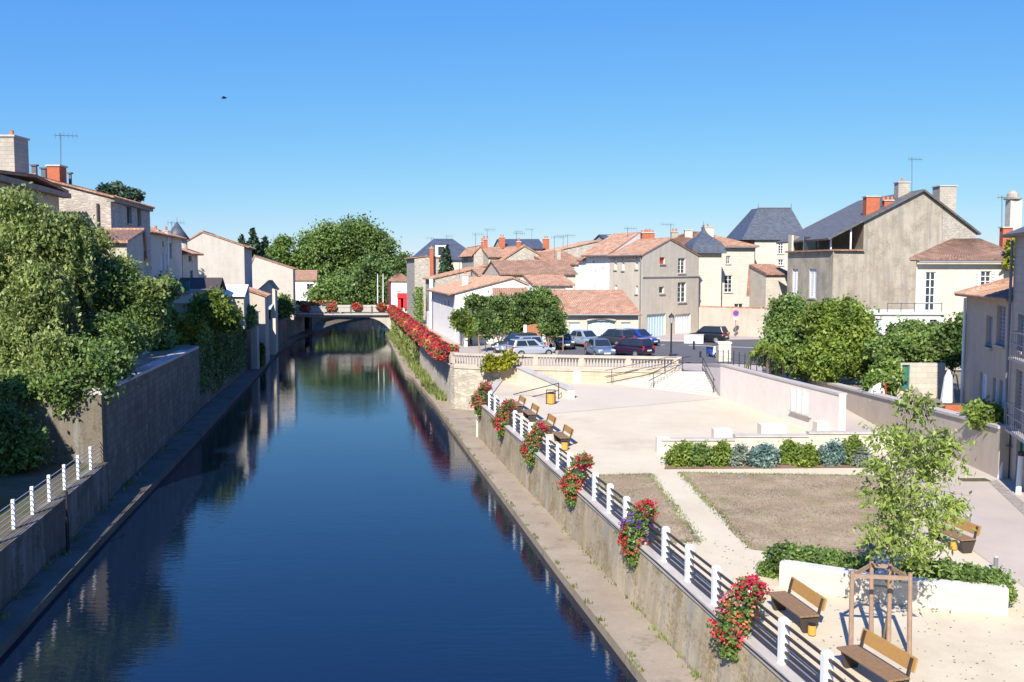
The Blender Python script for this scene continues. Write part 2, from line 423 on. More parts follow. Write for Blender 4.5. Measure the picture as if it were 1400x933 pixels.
m_lawn = M_ground('dry_lawn_soil', (.27, .195, .125), (.46, .36, .245), .8, 14, extra=((.22, .22, .09), .6, .55))
m_asph = M_ground('asphalt', (.11, .11, .115), (.14, .14, .145), .2, 30)
m_pav = M_ground('pale_pavement', (.4, .34, .3), (.5, .43, .38), .3, 20)
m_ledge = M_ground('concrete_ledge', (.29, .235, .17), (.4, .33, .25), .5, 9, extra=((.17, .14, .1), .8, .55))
m_ledgeL = M_ground('shade_darkened_ledge', (.12, .1, .075), (.19, .165, .125), .5, 9, extra=((.07, .08, .035), .8, .55))  # concrete ledge with the left bank's shade put into its colour, greenish patches
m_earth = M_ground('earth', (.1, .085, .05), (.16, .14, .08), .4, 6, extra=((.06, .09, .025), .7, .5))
m_garden = M_ground('garden_ground', (.2, .17, .11), (.3, .26, .17), .4, 6)
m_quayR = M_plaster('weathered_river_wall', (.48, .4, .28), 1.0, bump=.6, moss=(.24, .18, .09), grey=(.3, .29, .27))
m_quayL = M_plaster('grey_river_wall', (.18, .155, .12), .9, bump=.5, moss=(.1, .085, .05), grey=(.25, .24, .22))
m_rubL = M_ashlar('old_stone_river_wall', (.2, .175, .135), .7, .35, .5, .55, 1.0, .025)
m_bastion = M_rubble('bastion_rubble', (.47, .42, .34), .3, .4, .45, .7)
m_ashwarm = M_ashlar('warm_ashlar', (.5, .42, .31), .6, .27, .25, .85, .35)
m_balu = M_plaster('balustrade_stone', (.47, .41, .34), .4)
m_cream = M_plaster('cream_render', (.68, .61, .5), .12, bump=.1)
m_cream2 = M_ashlar('cream_block_wall', (.58, .53, .44), .5, .2, .1, .8, .2, .01, .5)
m_pinkren = M_plaster('pinkish_render', (.76, .67, .6), .12, bump=.1)
m_coping = M_plaster('stone_coping', (.5, .46, .42), .4)
m_grass = M_ground('bank_grass', (.08, .11, .03), (.16, .17, .06), .5, 5)
WATER = M_water()

RB = [(9.3, 5), (7.6, 9.5), (4.64, 23.2), (3.03, 32.2), (1.88, 38.2), (-1.9, 57.3), (-1.2, 58), (-1.0, 67.8), (-4.3, 69.2), (-4.55, 71.5), (-9.62, 98), (-19.2, 152), (-19.0, 175), (-14, 215)]
RE = [(7.0, 5), (6.1, 9.5), (3.32, 23), (1.51, 32.1), (-1.41, 47.6), (-4.96, 66.6), (-6.0, 72.5), (-9.5, 89.9), (-10.5, 92.8), (-20.2, 152), (-20.0, 175), (-15, 215)]
LB = [(-11.0, 5), (-17.76, 41), (-22.55, 68.1), (-26.77, 95.4), (-32.97, 141), (-37, 180), (-36, 204), (-24, 240)]
LE = [(-9.8, 5), (-13.85, 25), (-15.9, 37.1), (-19.45, 59.3), (-25.4, 95.4), (-29.5, 120.5), (-32, 141), (-33.2, 178), (-32, 200), (-20, 236)]
mb = MB(); mb.poly((-90, 2, 0), (70, 2, 0), (70, 330, 0), (-90, 330, 0)); struct(mb.build('water', WATER), 'dark blue river water between two stone quays')
# far and side ground
mb = MB()
mb.poly((-4000, 240, 3.3), (4000, 240, 3.3), (4000, 7000, 3.3), (-4000, 7000, 3.3))
mb.poly((-19.2, 152, 3.32), (60, 152, 3.32), (900, 240, 3.32), (-14, 240, 3.32), (-14, 215, 3.32), (-19, 175, 3.32))
mb.poly((60, 60, 3.32), (900, 60, 3.32), (900, 240, 3.32), (60, 152, 3.32))
mb.poly((-32.97, 141, 3.35), (-37, 180, 3.35), (-36, 204, 3.35), (-24, 240, 3.35), (-900, 240, 3.35), (-900, 141, 3.35))
struct(mb.build('ground', m_grass), 'grassy ground beyond the bridge and houses')
mb = MB()
def zg(x, y): return 5.0 - 1.6 * sm(118, 141, y)
Ls = [(-18.3, 41.7), (-22.7, 68.1), (-26.9, 95.4), (-30.1, 118), (-33.1, 141)]
for (a, b) in zip(Ls, Ls[1:]): patch(mb, (-300, a[1]), a, b, (-300, b[1]), 6, 4, zg)
struct(mb.build('garden_ground', m_garden), 'raised garden ground on the left bank')
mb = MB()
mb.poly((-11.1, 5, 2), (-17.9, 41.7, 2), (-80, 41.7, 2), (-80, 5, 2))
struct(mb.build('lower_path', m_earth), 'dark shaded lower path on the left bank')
# ledges along the water
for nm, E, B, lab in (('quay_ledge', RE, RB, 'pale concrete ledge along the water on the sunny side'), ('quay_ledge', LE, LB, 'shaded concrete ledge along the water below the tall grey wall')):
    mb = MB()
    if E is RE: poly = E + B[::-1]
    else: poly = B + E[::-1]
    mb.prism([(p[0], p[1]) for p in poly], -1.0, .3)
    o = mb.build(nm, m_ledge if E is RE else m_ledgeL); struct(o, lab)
# terrace (park level)
FE = V2((-2.35, 57.6))
mb = MB()
zt = lambda x, y: ZT(y)
patch(mb, (8.8, 5.5), (60, 5.5), (60, 23.2), (5.16, 23.2), 8, 6, zt)
patch(mb, (5.16, 23.2), (60, 23.2), (60, 38.2), (2.08, 38.2), 8, 6, zt)
patch(mb, (2.08, 38.2), (60, 38.2), (60, 48), (.06, 48), 8, 6, zt)
patch(mb, (.06, 48), (15.6, 48), (13.3, 60), (-1.95, 57.45), 8, 6, zt)
patch(mb, (-1.95, 57.45), (13.3, 60), (13.6, 67), (-1, 68.4), 8, 4, zt)
struct(mb.build('plaza', m_sand), 'cream sand park terrace')
def ZLn(x, y): return ZT(y) + .012 + (3.5 - ZT(66)) * sm(48, 66, y)
mb = MB()
patch(mb, (15.6, 47.9), (20.5, 47.9), (20.0, 58), (13.7, 58), 6, 8, ZLn)
patch(mb, (13.7, 58), (20.0, 58), (20, 66), (13.5, 66), 6, 8, ZLn)
lz = lambda x, y: ZT(y) + .012
patch(mb, (15.6, 48), (20.5, 48), (20.5, 40), (16.2, 40), 6, 5, lz)
patch(mb, (16.2, 40), (20.5, 40), (19.5, 30), (14.0, 30.5), 6, 5, lz)
patch(mb, (14.0, 30.5), (19.5, 30), (17.5, 10), (13.0, 10), 6, 5, lz)
struct(mb.build('lane', m_lane), 'beige lane beside the park')
mb = MB()
a, b, c, d = GT(746, 567), GT(900, 553), GT(984, 545), GT(830, 526)
patch(mb, a, b, (11.5, 62.5), (1.0, 67.3), 8, 6, lambda x, y: ZT(y) + .012)
patch(mb, b, c, (13.0, 60.1), (11.5, 62.5), 4, 4, lambda x, y: ZT(y) + .012)
struct(mb.build('paving', m_pink), 'pinkish paving in front of the wide steps')
# lawns with ragged dry turf
def ragged(pts, n=14, amp=.18):
    out = []
    for i, p in enumerate(pts):
        q = pts[(i + 1) % len(pts)]; L = (V2(q) - V2(p)).length; k = max(2, int(L / .5))
        for j in range(k):
            r = lerp(V2(p), V2(q), j / k)
            out.append((r.x + random.uniform(-amp, amp), r.y + random.uniform(-amp, amp)))
    return out
lawnA = [GT(1028, 750), GT(1180, 768), GT(1245, 700), GT(1215, 652), GT(930, 647)]
lawnB = [GT(905, 742), GT(957, 742), GT(888, 649), GT(812, 651)]
def inside(p, poly):
    x, y = p; r = False; j = len(poly) - 1
    for i in range(len(poly)):
        xi, yi = poly[i][0], poly[i][1]; xj, yj = poly[j][0], poly[j][1]
        if (yi > y) != (yj > y) and x < (xj - xi) * (y - yi) / (yj - yi) + xi: r = not r
        j = i
    return r
for L, lab in ((lawnA, 'large dry brown lawn'), (lawnB, 'small dry brown lawn beside the railing')):
    mb = MB(); pr = ragged(L); mb.add([(p[0], p[1], ZT(p[1]) + .02) for p in pr], [tuple(range(len(pr)))])
    struct(mb.build('lawn', m_lawn), lab)
vs = []; vg = []
for L, n in ((lawnA, 17000), (lawnB, 5000)):
    xs = [p[0] for p in L]; ys = [p[1] for p in L]; k = 0
    while k < n:
        x, y = random.uniform(min(xs), max(xs)), random.uniform(min(ys), max(ys))
        if not inside((x, y), L): continue
        k += 1; h = random.uniform(.012, .045); z = ZT(y) + .02; an = random.uniform(0, 6.28); ww = random.uniform(.006, .018)
        dx, dy = math.cos(an) * ww, math.sin(an) * ww; tx, ty = random.uniform(-.05, .05), random.uniform(-.05, .05)
        vs += [(x - dx, y - dy, z), (x + dx, y + dy, z), (x + tx, y + ty, z + h)]
for L in (lawnA, lawnB):
    for i in range(len(L)):
        p, q = V2(L[i]), V2(L[(i + 1) % len(L)]); m_ = int((q - p).length * 130)
        for k in range(m_):
            r_ = lerp(p, q, random.random()); x, y = r_.x + random.gauss(0, .1), r_.y + random.gauss(0, .1); z = ZT(y) + .012; an = random.uniform(0, 6.28); ww = random.uniform(.008, .02); h = random.uniform(.03, .08)
            dx, dy = math.cos(an) * ww, math.sin(an) * ww; vg += [(x - dx, y - dy, z), (x + dx, y + dy, z), (x + random.uniform(-.05, .05), y + random.uniform(-.05, .05), z + h)]
tag(build_np('grass', np.array(vg), 3, L_weed), 'greener ragged grass along the lawn edges', 'grass', kind='stuff')
tag(build_np('grass', np.array(vs), 3, L_straw), 'short dry straw coloured grass on the lawns', 'grass', kind='stuff')
# parking level
FP = [(-4.6, 69.6), (1.3, 67.9), (6.7, 66.9), (11.7, 66.0), (13.5, 65.6), (20, 65.2), (60, 65)]
BPK = [(-19.3, 152), (-13, 152), (-4, 152), (6, 152), (12, 152), (24, 152), (62, 152)]
mb = MB()
for i in range(len(FP) - 1): patch(mb, FP[i], FP[i + 1], BPK[i + 1], BPK[i], 6, 60, ZPK)
struct(mb.build('pavement', m_pav), 'pale pavement of the quay and car park')
mb = MB()
patch(mb, (3.2, 71.0), (16.5, 70.0), (27, 90), (4.6, 87.0), 24, 24, lambda x, y: ZPK(x, y) + .05)
patch(mb, (16.5, 70), (21, 67.0), (40, 84), (27, 90), 14, 20, lambda x, y: ZPK(x, y) + .05)
struct(mb.build('road', m_asph), 'grey asphalt road and car park')
mb = MB()
for (a, b) in (((8.0, 78.2), (13.5, 84.0)), ((15.6, 83.5), (24.5, 80.0))):
    mb.bar((a[0], a[1], ZPK(*a) + .065), (b[0], b[1], ZPK(*b) + .065), .12, .01)
struct(mb.build('road_marking', m_white), 'white painted road edge line')
# pavement strip with kerb in front of the grey house, and the cream island by the road
mb = MB()
mb.prism([(12.0, 88.0), (15.8, 87.2), (21.5, 91.0), (19.6, 97.5), (12.2, 90.2)], 3.4, lambda p: ZPK(p[0], p[1]) + .16)
struct(mb.build('kerb', m_pav), 'raised kerb pavement by the grey gabled house')

# ------------------------------------------------------------------ walls of the quay (things)
def wall_thing(name, label, cat, path, th, z0, z1, mat, cap=None, capo=.08, caph=.14, capname='coping', part='wall', group=None):
    p0 = path[0]; r = thing(name, label, cat, (p0[0], p0[1], z0 if not callable(z0) else z0(Vector(p0))), group)
    mb = MB(); mb.wallpath(path, th, z0, z1); mb.build(part, mat, r)
    if cap:
        mb = MB(); n = len(path); pv = [Vector((p[0], p[1])) for p in path]; q = []
        for i in range(n):
            d = (pv[min(i + 1, n - 1)] - pv[max(i - 1, 0)]).normalized(); q.append(pv[i] - Vector((d.y, -d.x)) * capo)
        g = z1 if callable(z1) else (lambda p: z1)
        mb.wallpath(q, th + 2 * capo, lambda p: g(p) + .002, lambda p: g(p) + caph); mb.build(capname, cap, r)
    return r
def FX(Y): return 5.84 - 0.2056 * (Y - 19.9)
def BX(Y): return 4.64 - 0.1962 * (Y - 23.2)
YS = [6, 12, 18, 24, 30, 36, 42, 48, 53, 57.4]
r = thing('river_wall', 'weathered beige river wall under the white railing of the park', 'wall', (BX(30), 30, 0))
mb = MB()
for (y0, y1) in zip(YS, YS[1:]):
    q = []
    for (fx, z_) in ((BX, -.5), (lambda y: FX(y) - .22, None)):
        for (y, o_) in ((y0, 0), (y0, .5), (y1, .5), (y1, 0)): q.append((fx(y) + o_, y, z_ if z_ is not None else ZT(y) - .06))
    mb.hexa(q)
mb.build('wall', m_quayR, r)
mb = MB()
for (y0, y1) in zip(YS, YS[1:]):
    mb.hexa([(FX(y) + o_, y, ZT(y) + dz) for dz in (-.058, .1) for (y, o_) in ((y0, -.27), (y0, .27), (y1, .27), (y1, -.27))])
mb.build('curb', m_coping, r)
mb = MB(); mb.box((FX(57.4), 57.45, 1.2), (.62, .1, 2.5)); mb.build('end_face', m_cream, r)
wall_thing('terrace_wall', 'short terrace wall between the railing end and the bastion', 'wall', [(-2.0, 57.46), (-1.05, 68.2)], .4, -.3, lambda p: ZT(p[1]) - .01, m_ashwarm, m_coping, .04, .1)
# left bank walls
m_wl = m_rubL
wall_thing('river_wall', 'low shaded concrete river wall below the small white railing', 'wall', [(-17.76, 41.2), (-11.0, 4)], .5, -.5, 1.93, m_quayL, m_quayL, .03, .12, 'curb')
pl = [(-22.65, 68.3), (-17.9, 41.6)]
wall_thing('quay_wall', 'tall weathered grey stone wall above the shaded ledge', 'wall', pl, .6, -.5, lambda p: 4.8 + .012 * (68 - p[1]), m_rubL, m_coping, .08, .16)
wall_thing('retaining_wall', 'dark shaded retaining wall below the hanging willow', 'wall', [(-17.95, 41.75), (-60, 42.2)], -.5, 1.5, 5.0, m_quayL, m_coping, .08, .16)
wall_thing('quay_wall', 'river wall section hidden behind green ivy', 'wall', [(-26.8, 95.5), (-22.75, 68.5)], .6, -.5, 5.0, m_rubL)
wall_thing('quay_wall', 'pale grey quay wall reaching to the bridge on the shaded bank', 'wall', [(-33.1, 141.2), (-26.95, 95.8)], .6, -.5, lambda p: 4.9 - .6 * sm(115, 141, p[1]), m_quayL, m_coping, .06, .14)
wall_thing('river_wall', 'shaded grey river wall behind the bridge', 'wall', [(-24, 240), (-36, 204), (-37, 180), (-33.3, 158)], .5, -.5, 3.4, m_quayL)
# right quay wall beyond the bastion
m_quay2 = M_ashlar('pale_quay_stone', (.56, .51, .43), .8, .33, .2, .75, .55, .015)
wall_thing('quay_wall', 'streaked pale stone quay wall below the long row of red flowers', 'wall', [(-4.5, 70.2), (-9.5, 98), (-19.05, 150)], .5, -.5, 3.4, m_quay2, m_coping, .05, .12)
wall_thing('quay_wall', 'sunlit river wall beyond the bridge', 'wall', [(-19.2, 158), (-19, 175), (-14, 215), (-12, 240)], .5, -.5, 3.4, m_quay2)
# bastion with curved front
BA = [(-4.55, 69.6), (-4.2, 68.9), (-3.0, 68.35), (-1.0, 67.9), (1.3, 67.5), (4, 66.95), (6.7, 66.4), (9.2, 66.0), (11.75, 65.5)]
r = thing('bastion_wall', 'rounded rubble bastion wall below the balustrade', 'wall', (-4.4, 69, -.5))
mb = MB(); mb.wallpath(BA[:4] , -.6, -.5, 3.3); mb.build('rubble_face', m_bastion, r)
mb = MB(); mb.wallpath(BA[3:], -.6, 1.5, 3.3); mb.build('coursed_face', m_ashwarm, r)
mb = MB(); mb.wallpath([(p[0], p[1] - .07) for p in BA], -.75, 3.302, 3.46); mb.build('cornice', m_balu, r)
mb = MB(); mb.box((4.6, 66.72, 2.9), (.55, .1, .75)); mb.build('plaque', m_white, r)
# balustrade
r = thing('balustrade', 'long stone balustrade edging the car park', 'balustrade', (-4.4, 69, 3.46))
pv = [Vector((p[0], p[1] + .12)) for p in BA]
mb = MB(); mb.wallpath(pv, -.28, 3.462, 3.62); mb.build('plinth', m_balu, r)
mb = MB(); mb.wallpath([(p.x, p.y - .04) for p in pv], -.36, 4.24, 4.42); mb.build('top_rail', m_balu, r)
prof = [(.075, 0), (.075, .05), (.045, .09), (.085, .25), (.05, .42), (.045, .5), (.07, .56), (.07, .62)]
acc = 0; spots = []; tot = sum((pv[i + 1] - pv[i]).length for i in range(len(pv) - 1))
def along(path, s_):
    for i in range(len(path) - 1):
        L = (path[i + 1] - path[i]).length
        if s_ <= L or i == len(path) - 2:
            d = (path[i + 1] - path[i]) / L; return path[i] + d * s_, d
        s_ -= L
nb = 76; bal_me = None
for k in range(nb):
    p, d = along(pv, .35 + (tot - .7) * k / (nb - 1))
    if k % 15 == 0:
        mb = MB(); mb.box((p.x - d.y * -.14 * 0, p.y + .14, 3.93), (.34, .32, .619), math.atan2(d.y, d.x)); mb.build('pier', m_balu, r); continue
    if bal_me is None:
        mb = MB(); mb.lathe(prof, (0, 0, 0), 8); bo = mb.build('baluster', m_balu, None, True); bal_me = bo.data; o = bo
    else:
        o = bpy.data.objects.new('baluster', bal_me); col.objects.link(o)
    o.parent = r; o.location = Vector((p.x, p.y + .14, 3.621)) - WL[r.name]
# end slope wall by the bin (pale ramp wall) with its handrail
p0, p1 = GT(706, 556), GT(772, 552)
r = thing('ramp_wall', 'pale sloping stair wall against the bastion', 'wall', (p0.x, p0.y, 2.3))
a = Vector((.35, 66.6)); b = Vector((3.45, 58.8))
mb = MB(); mb.wallpath([a, lerp(a, b, .55), b], -.5, 2.0, lambda p: lerp(3.55, 3.0, (66.6 - p.y) / 7.8)); mb.build('wall', m_cream, r)
mb = MB(); mb.wallpath([a + Vector((-.05, 0)), b + Vector((-.05, -.05))], -.6, lambda p: lerp(3.552, 3.002, (66.6 - p.y) / 7.8), lambda p: lerp(3.64, 3.09, (66.6 - p.y) / 7.8)); mb.build('coping', m_coping, r)
r = thing('handrail', 'short dark handrail beside the orange bin', 'handrail', (1.6, 60.5, 2.4))
mb = MB()
for dz in (.45, .9): mb.tube([(.1, 60.6, ZT(60) + dz - .85), (2.9, 58.75, ZT(59) + dz + .1)], .03, 6)
mb.build('rail', m_black, r)
mb = MB(); mb.tube([(2.9, 58.75, ZT(59)), (2.9, 58.75, ZT(59) + 1.0)], .03, 6); mb.build('post', m_black, r)
# wide steps
r = thing('steps', 'wide white stone steps up to the car park', 'steps', (10, 62, 2.4))
NS = 10; z0 = 2.44
bl, brr, tl, tr = Vector((6.75, 66.25)), Vector((13.05, 59.7)), Vector((11.6, 65.35)), Vector((13.3, 65.45))
m_step = M_plaster('white_step_stone', (.53, .5, .44), .15, bump=.1)
mb = MB()
for i in range(NS):
    t0 = i / NS; t1 = 1.02
    a, b = lerp(bl, tl, t0), lerp(brr, tr, t0)
    zb, zz = z0 - .3 if i == 0 else z0 + (3.44 - z0) * i / NS, z0 + (3.44 - z0) * (i + 1) / NS
    mb.prism([a, b, tr + Vector((0, .1)), tl + Vector((0, .1))], zb + .001, zz)
    nos = (a - b).normalized()
o = mb.build('stair_flight', m_step, r)
def handrail(label, a, b, za, zb):
    r = thing('handrail', label, 'handrail', (a[0], a[1], za), 'black handrails of the wide steps')
    a = Vector((a[0], a[1], za)); b = Vector((b[0], b[1], zb)); up = Vector((0, 0, 1)); d = (b - a); d.z = 0; d.normalize()
    for h in (.55, .95):
        mb = MB(); mb.tube([a + up * h - d * .15, b + up * h, b + up * h + d * .7], .024, 6); mb.build('rail', m_black, r)
    for t in (.08, .97):
        q = lerp(a, b, t); mb = MB(); mb.tube([q, q + up * .95], .022, 6); mb.build('post', m_black, r)
handrail('black double handrail along the balustrade side of the steps', (6.6, 65.7), (10.6, 65.0), 2.5, 3.5)
handrail('black double handrail down the middle of the steps', (9.3, 63.4), (11.9, 65.6), 2.5, 3.45)
handrail('black double handrail beside the pink retaining wall', (12.85, 60.0), (13.2, 65.6), 2.5, 3.45)
# retaining wall of the lane
RW = [(13.5, 66.6), (13.16, 59.7), (14.67, 51.06), (15.75, 45.4)]
zRW = lambda p: 4.45 if p[1] < 60 else 4.45 - .1 * (p[1] - 60)
r = wall_thing('retaining_wall', 'long smooth pinkish retaining wall with a three slot opening', 'wall', [V2(p) for p in RW][::-1], .35, 1.9, zRW, m_pinkren, m_coping, .05, .1)
d = (V2(RW[3]) - V2(RW[2])).normalized()
def rwp(t, off, z): p = lerp(V2(RW[2]), V2(RW[3]), t) + Vector((d.y, -d.x)) * off; return (p.x, p.y, z)
for k in range(3):
    mb = MB(); t = .2 + k * .105
    mb.poly(rwp(t, .006, 3.05), rwp(t + .075, .006, 3.05), rwp(t + .075, .006, 4.2), rwp(t, .006, 4.2))
    mb.build('slot', m_white, r)
    mb = MB(); mb.bar(rwp(t - .012, .04, 3.0), rwp(t - .012, .04, 4.25), .1, .1); mb.build('slot_jamb', m_cream, r)
mb = MB(); mb.bar(rwp(.17, .08, 3.0), rwp(.55, .08, 3.0), .2, .06); mb.build('slot_sill', m_coping, r)
# wire fence on top of it
r = thing('wire_fence', 'thin dark post fence on the retaining wall top', 'fence', (13.2, 60, 4.5))
for k in range(13):
    t = k / 12; p = lerp(Vector((13.25, 62.0)), Vector((14.75, 51.0)), t)
    p.x += .25; mb = MB(); mb.bar((p.x, p.y, zRW(p)), (p.x, p.y, zRW(p) + .95), .045, .045); mb.build('post', m_black, r)
mb = MB()
for h in (.15, .5, .85): mb.bar((13.5, 62, 4.3 + h), (15.0, 51, 4.45 + h), .012, .012)
mb.build('wire', m_black, r)
# long garden wall right of the lane
LW = [(18.75, 60), (18.95, 54), (19.2, 47), (19.4, 40), (19.38, 37.4)]
wall_thing('garden_wall', 'long beige garden wall with stone coping beside the lane', 'wall', [V2(p) for p in LW][::-1], .4, 1.9, lambda p: 3.7 + .028 * (54 - p[1]), M_plaster('beige_render', (.5, .42, .33), .25), m_coping, .08, .12)
mb = MB(); patch(mb, (19.5, 60), (60, 60), (60, 37), (19.6, 37), 4, 4, lambda x, y: 3.5); patch(mb, (19, 66), (60, 66), (60, 60), (19, 60), 3, 3, lambda x, y: 3.45)
struct(mb.build('garden_ground', m_garden), 'garden ground behind the beige wall')
# low white walls and blocks of the park
r = thing('low_wall', 'stepped low white wall behind the row of shrubs', 'wall', (7, 42.3, 2.2))
for (xa, xb, zt_) in ((6.7, 10.0, 2.82), (10.0, 13.3, 2.98), (13.3, 17.5, 3.12)):
    mb = MB(); mb.prism([(xa, 42.2), (xb - .003, 42.2), (xb - .003, 42.55), (xa, 42.55)], 2.0, zt_); mb.build('wall_section', m_cream2, r)
    mb = MB(); mb.prism([(xa, 42.14), (xb - .003, 42.14), (xb - .003, 42.61), (xa, 42.61)], zt_ + .002, zt_ + .08); mb.build('coping', m_coping, r)
for (px0, px1, py, h, lab) in ((898, 916, 621, .75, 'white cube block at the path end of the stepped wall'), (976, 1001, 605, .62, 'middle white block behind the stepped wall'), (1041, 1075, 598, .6, 'white block nearer the pink retaining wall'), (1117, 1146, 597, .7, 'white block against the pink retaining wall')):
    a, b = GT(px0, py), GT(px1, py); mb = MB(); w_ = b.x - a.x
    mb.box(((a.x + b.x) / 2, a.y + w_ * .35, ZT(a.y) + h / 2), (w_, w_ * .7, h)); tag(mb.build('stone_block', m_cream, bevel=.02), lab, 'block', 'white stone blocks in the park')
cw = [GT(1065, 802), GT(1130, 813), GT(1200, 825), GT(1290, 835), GT(1378, 843)]
wall_thing('low_wall', 'near low cream stone wall curving behind the staked sapling', 'wall', [V2(p) for p in cw], -.42, 1.8, 2.58, m_cream2, M_plaster('pale_coping', (.62, .59, .54), .25), .03, .07)
# bridge
r = thing('bridge', 'flat pale concrete bridge with a low arch across the river', 'bridge', (-27, 150, 0))
m_brid = M_plaster('bridge_concrete', (.44, .41, .36), .45)
mb = MB(); mb.box((-27, 153, 3.15), (17.2, 7, .3)); mb.build('deck', m_brid, r)
mb = MB(); mb.box((-27, 149.3, 3.4), (17.2, .5, .22)); mb.build('cornice', m_brid, r)
arch = [(-35.4, 2.99)]
n = 18
for k in range(n + 1):
    t = k / n; x = lerp(-34.2, -19.2, t); z = 2.93 - 2.0 * max(0, (t - .7) / .3) ** 2.6 ; arch.append((x, z))
arch.append((-18.4, .4)); arch.append((-18.4, 2.998)); 
mb = MB()
for i in range(1, n + 1):
    (x0, z0_), (x1, z1_) = arch[i], arch[i + 1]
    for yy in (149.6, 156.2): mb.hexa([(x0, yy, z0_), (x1, yy, z1_), (x1, yy + .3, z1_), (x0, yy + .3, z0_), (x0, yy, 2.998), (x1, yy, 2.998), (x1, yy + .3, 2.998), (x0, yy + .3, 2.998)])
    mb.poly((x0, 149.9, z0_), (x0, 156.2, z0_), (x1, 156.2, z1_), (x1, 149.9, z1_))
mb.box((-18.6, 153, 1.0), (1.2, 6.9, 3.9)); mb.box((-34.9, 153, 1.0), (1.4, 6.9, 3.9)); mb.build('arch', m_brid, r)
mb = MB(); mb.box((-27, 149.3, 4.12), (17.2, .16, .7)); mb.build('parapet', m_brid, r)
mb = MB(); mb.box((-27, 149.3, 4.56), (17.2, .26, .16)); mb.build('top_rail', m_brid, r)
for k in range(6):
    mb = MB(); mb.box((-35.3 + k * 3.33, 149.25, 4.1), (.22, .3, 1.16)); mb.build('post', m_iron, r)
mb = MB(); mb.box((-27, 156.5, 4.1), (17.2, .16, 1)); mb.build('parapet', m_brid, r)

vs = []
for k in range(900):
    y = random.uniform(17, 30) if k < 600 else random.uniform(30, 60); x = random.uniform(FX(y) + .4, 13.5); z = ZT(y) + .008; s_ = random.uniform(.012, .04)
    if inside((x, y), lawnA) or inside((x, y), lawnB): continue
    a = random.uniform(0, 6.28); vs += [(x + s_ * math.cos(a + q), y + s_ * math.sin(a + q), z + random.uniform(0, .012)) for q in (0, 2.1, 4.2)]
tag(build_np('debris', np.array(vs), 3, M_leaf('dead_leaf_bits', [(0, (.16, .1, .05)), (.6, (.3, .22, .13)), (1, (.42, .36, .28))], .1)), 'scattered dead leaves and grit on the sandy park ground', 'litter', kind='stuff')

mb = MB(); mb.add([(*GT(x, y).xy, ZT(GT(x, y).y) + .024) for (x, y) in ((1352, 660), (1362, 657), (1400, 688), (1400, 705))], [(0, 1, 2, 3)]); struct(mb.build('gutter_strip', M_rubble('cobble_gutter', (.36, .32, .28), .18, .3, .2)), 'cobbled gutter strip at the foot of the grey balcony house')
g = GT(1332, 657); mb = MB(); mb.box((g.x, g.y, ZT(g.y) + .02), (1.1, .5, .03)); tag(mb.build('drain_cover', m_rub_drain if False else m_earth), 'flat brown drain cover in the beige lane by the garden wall', 'drain cover')
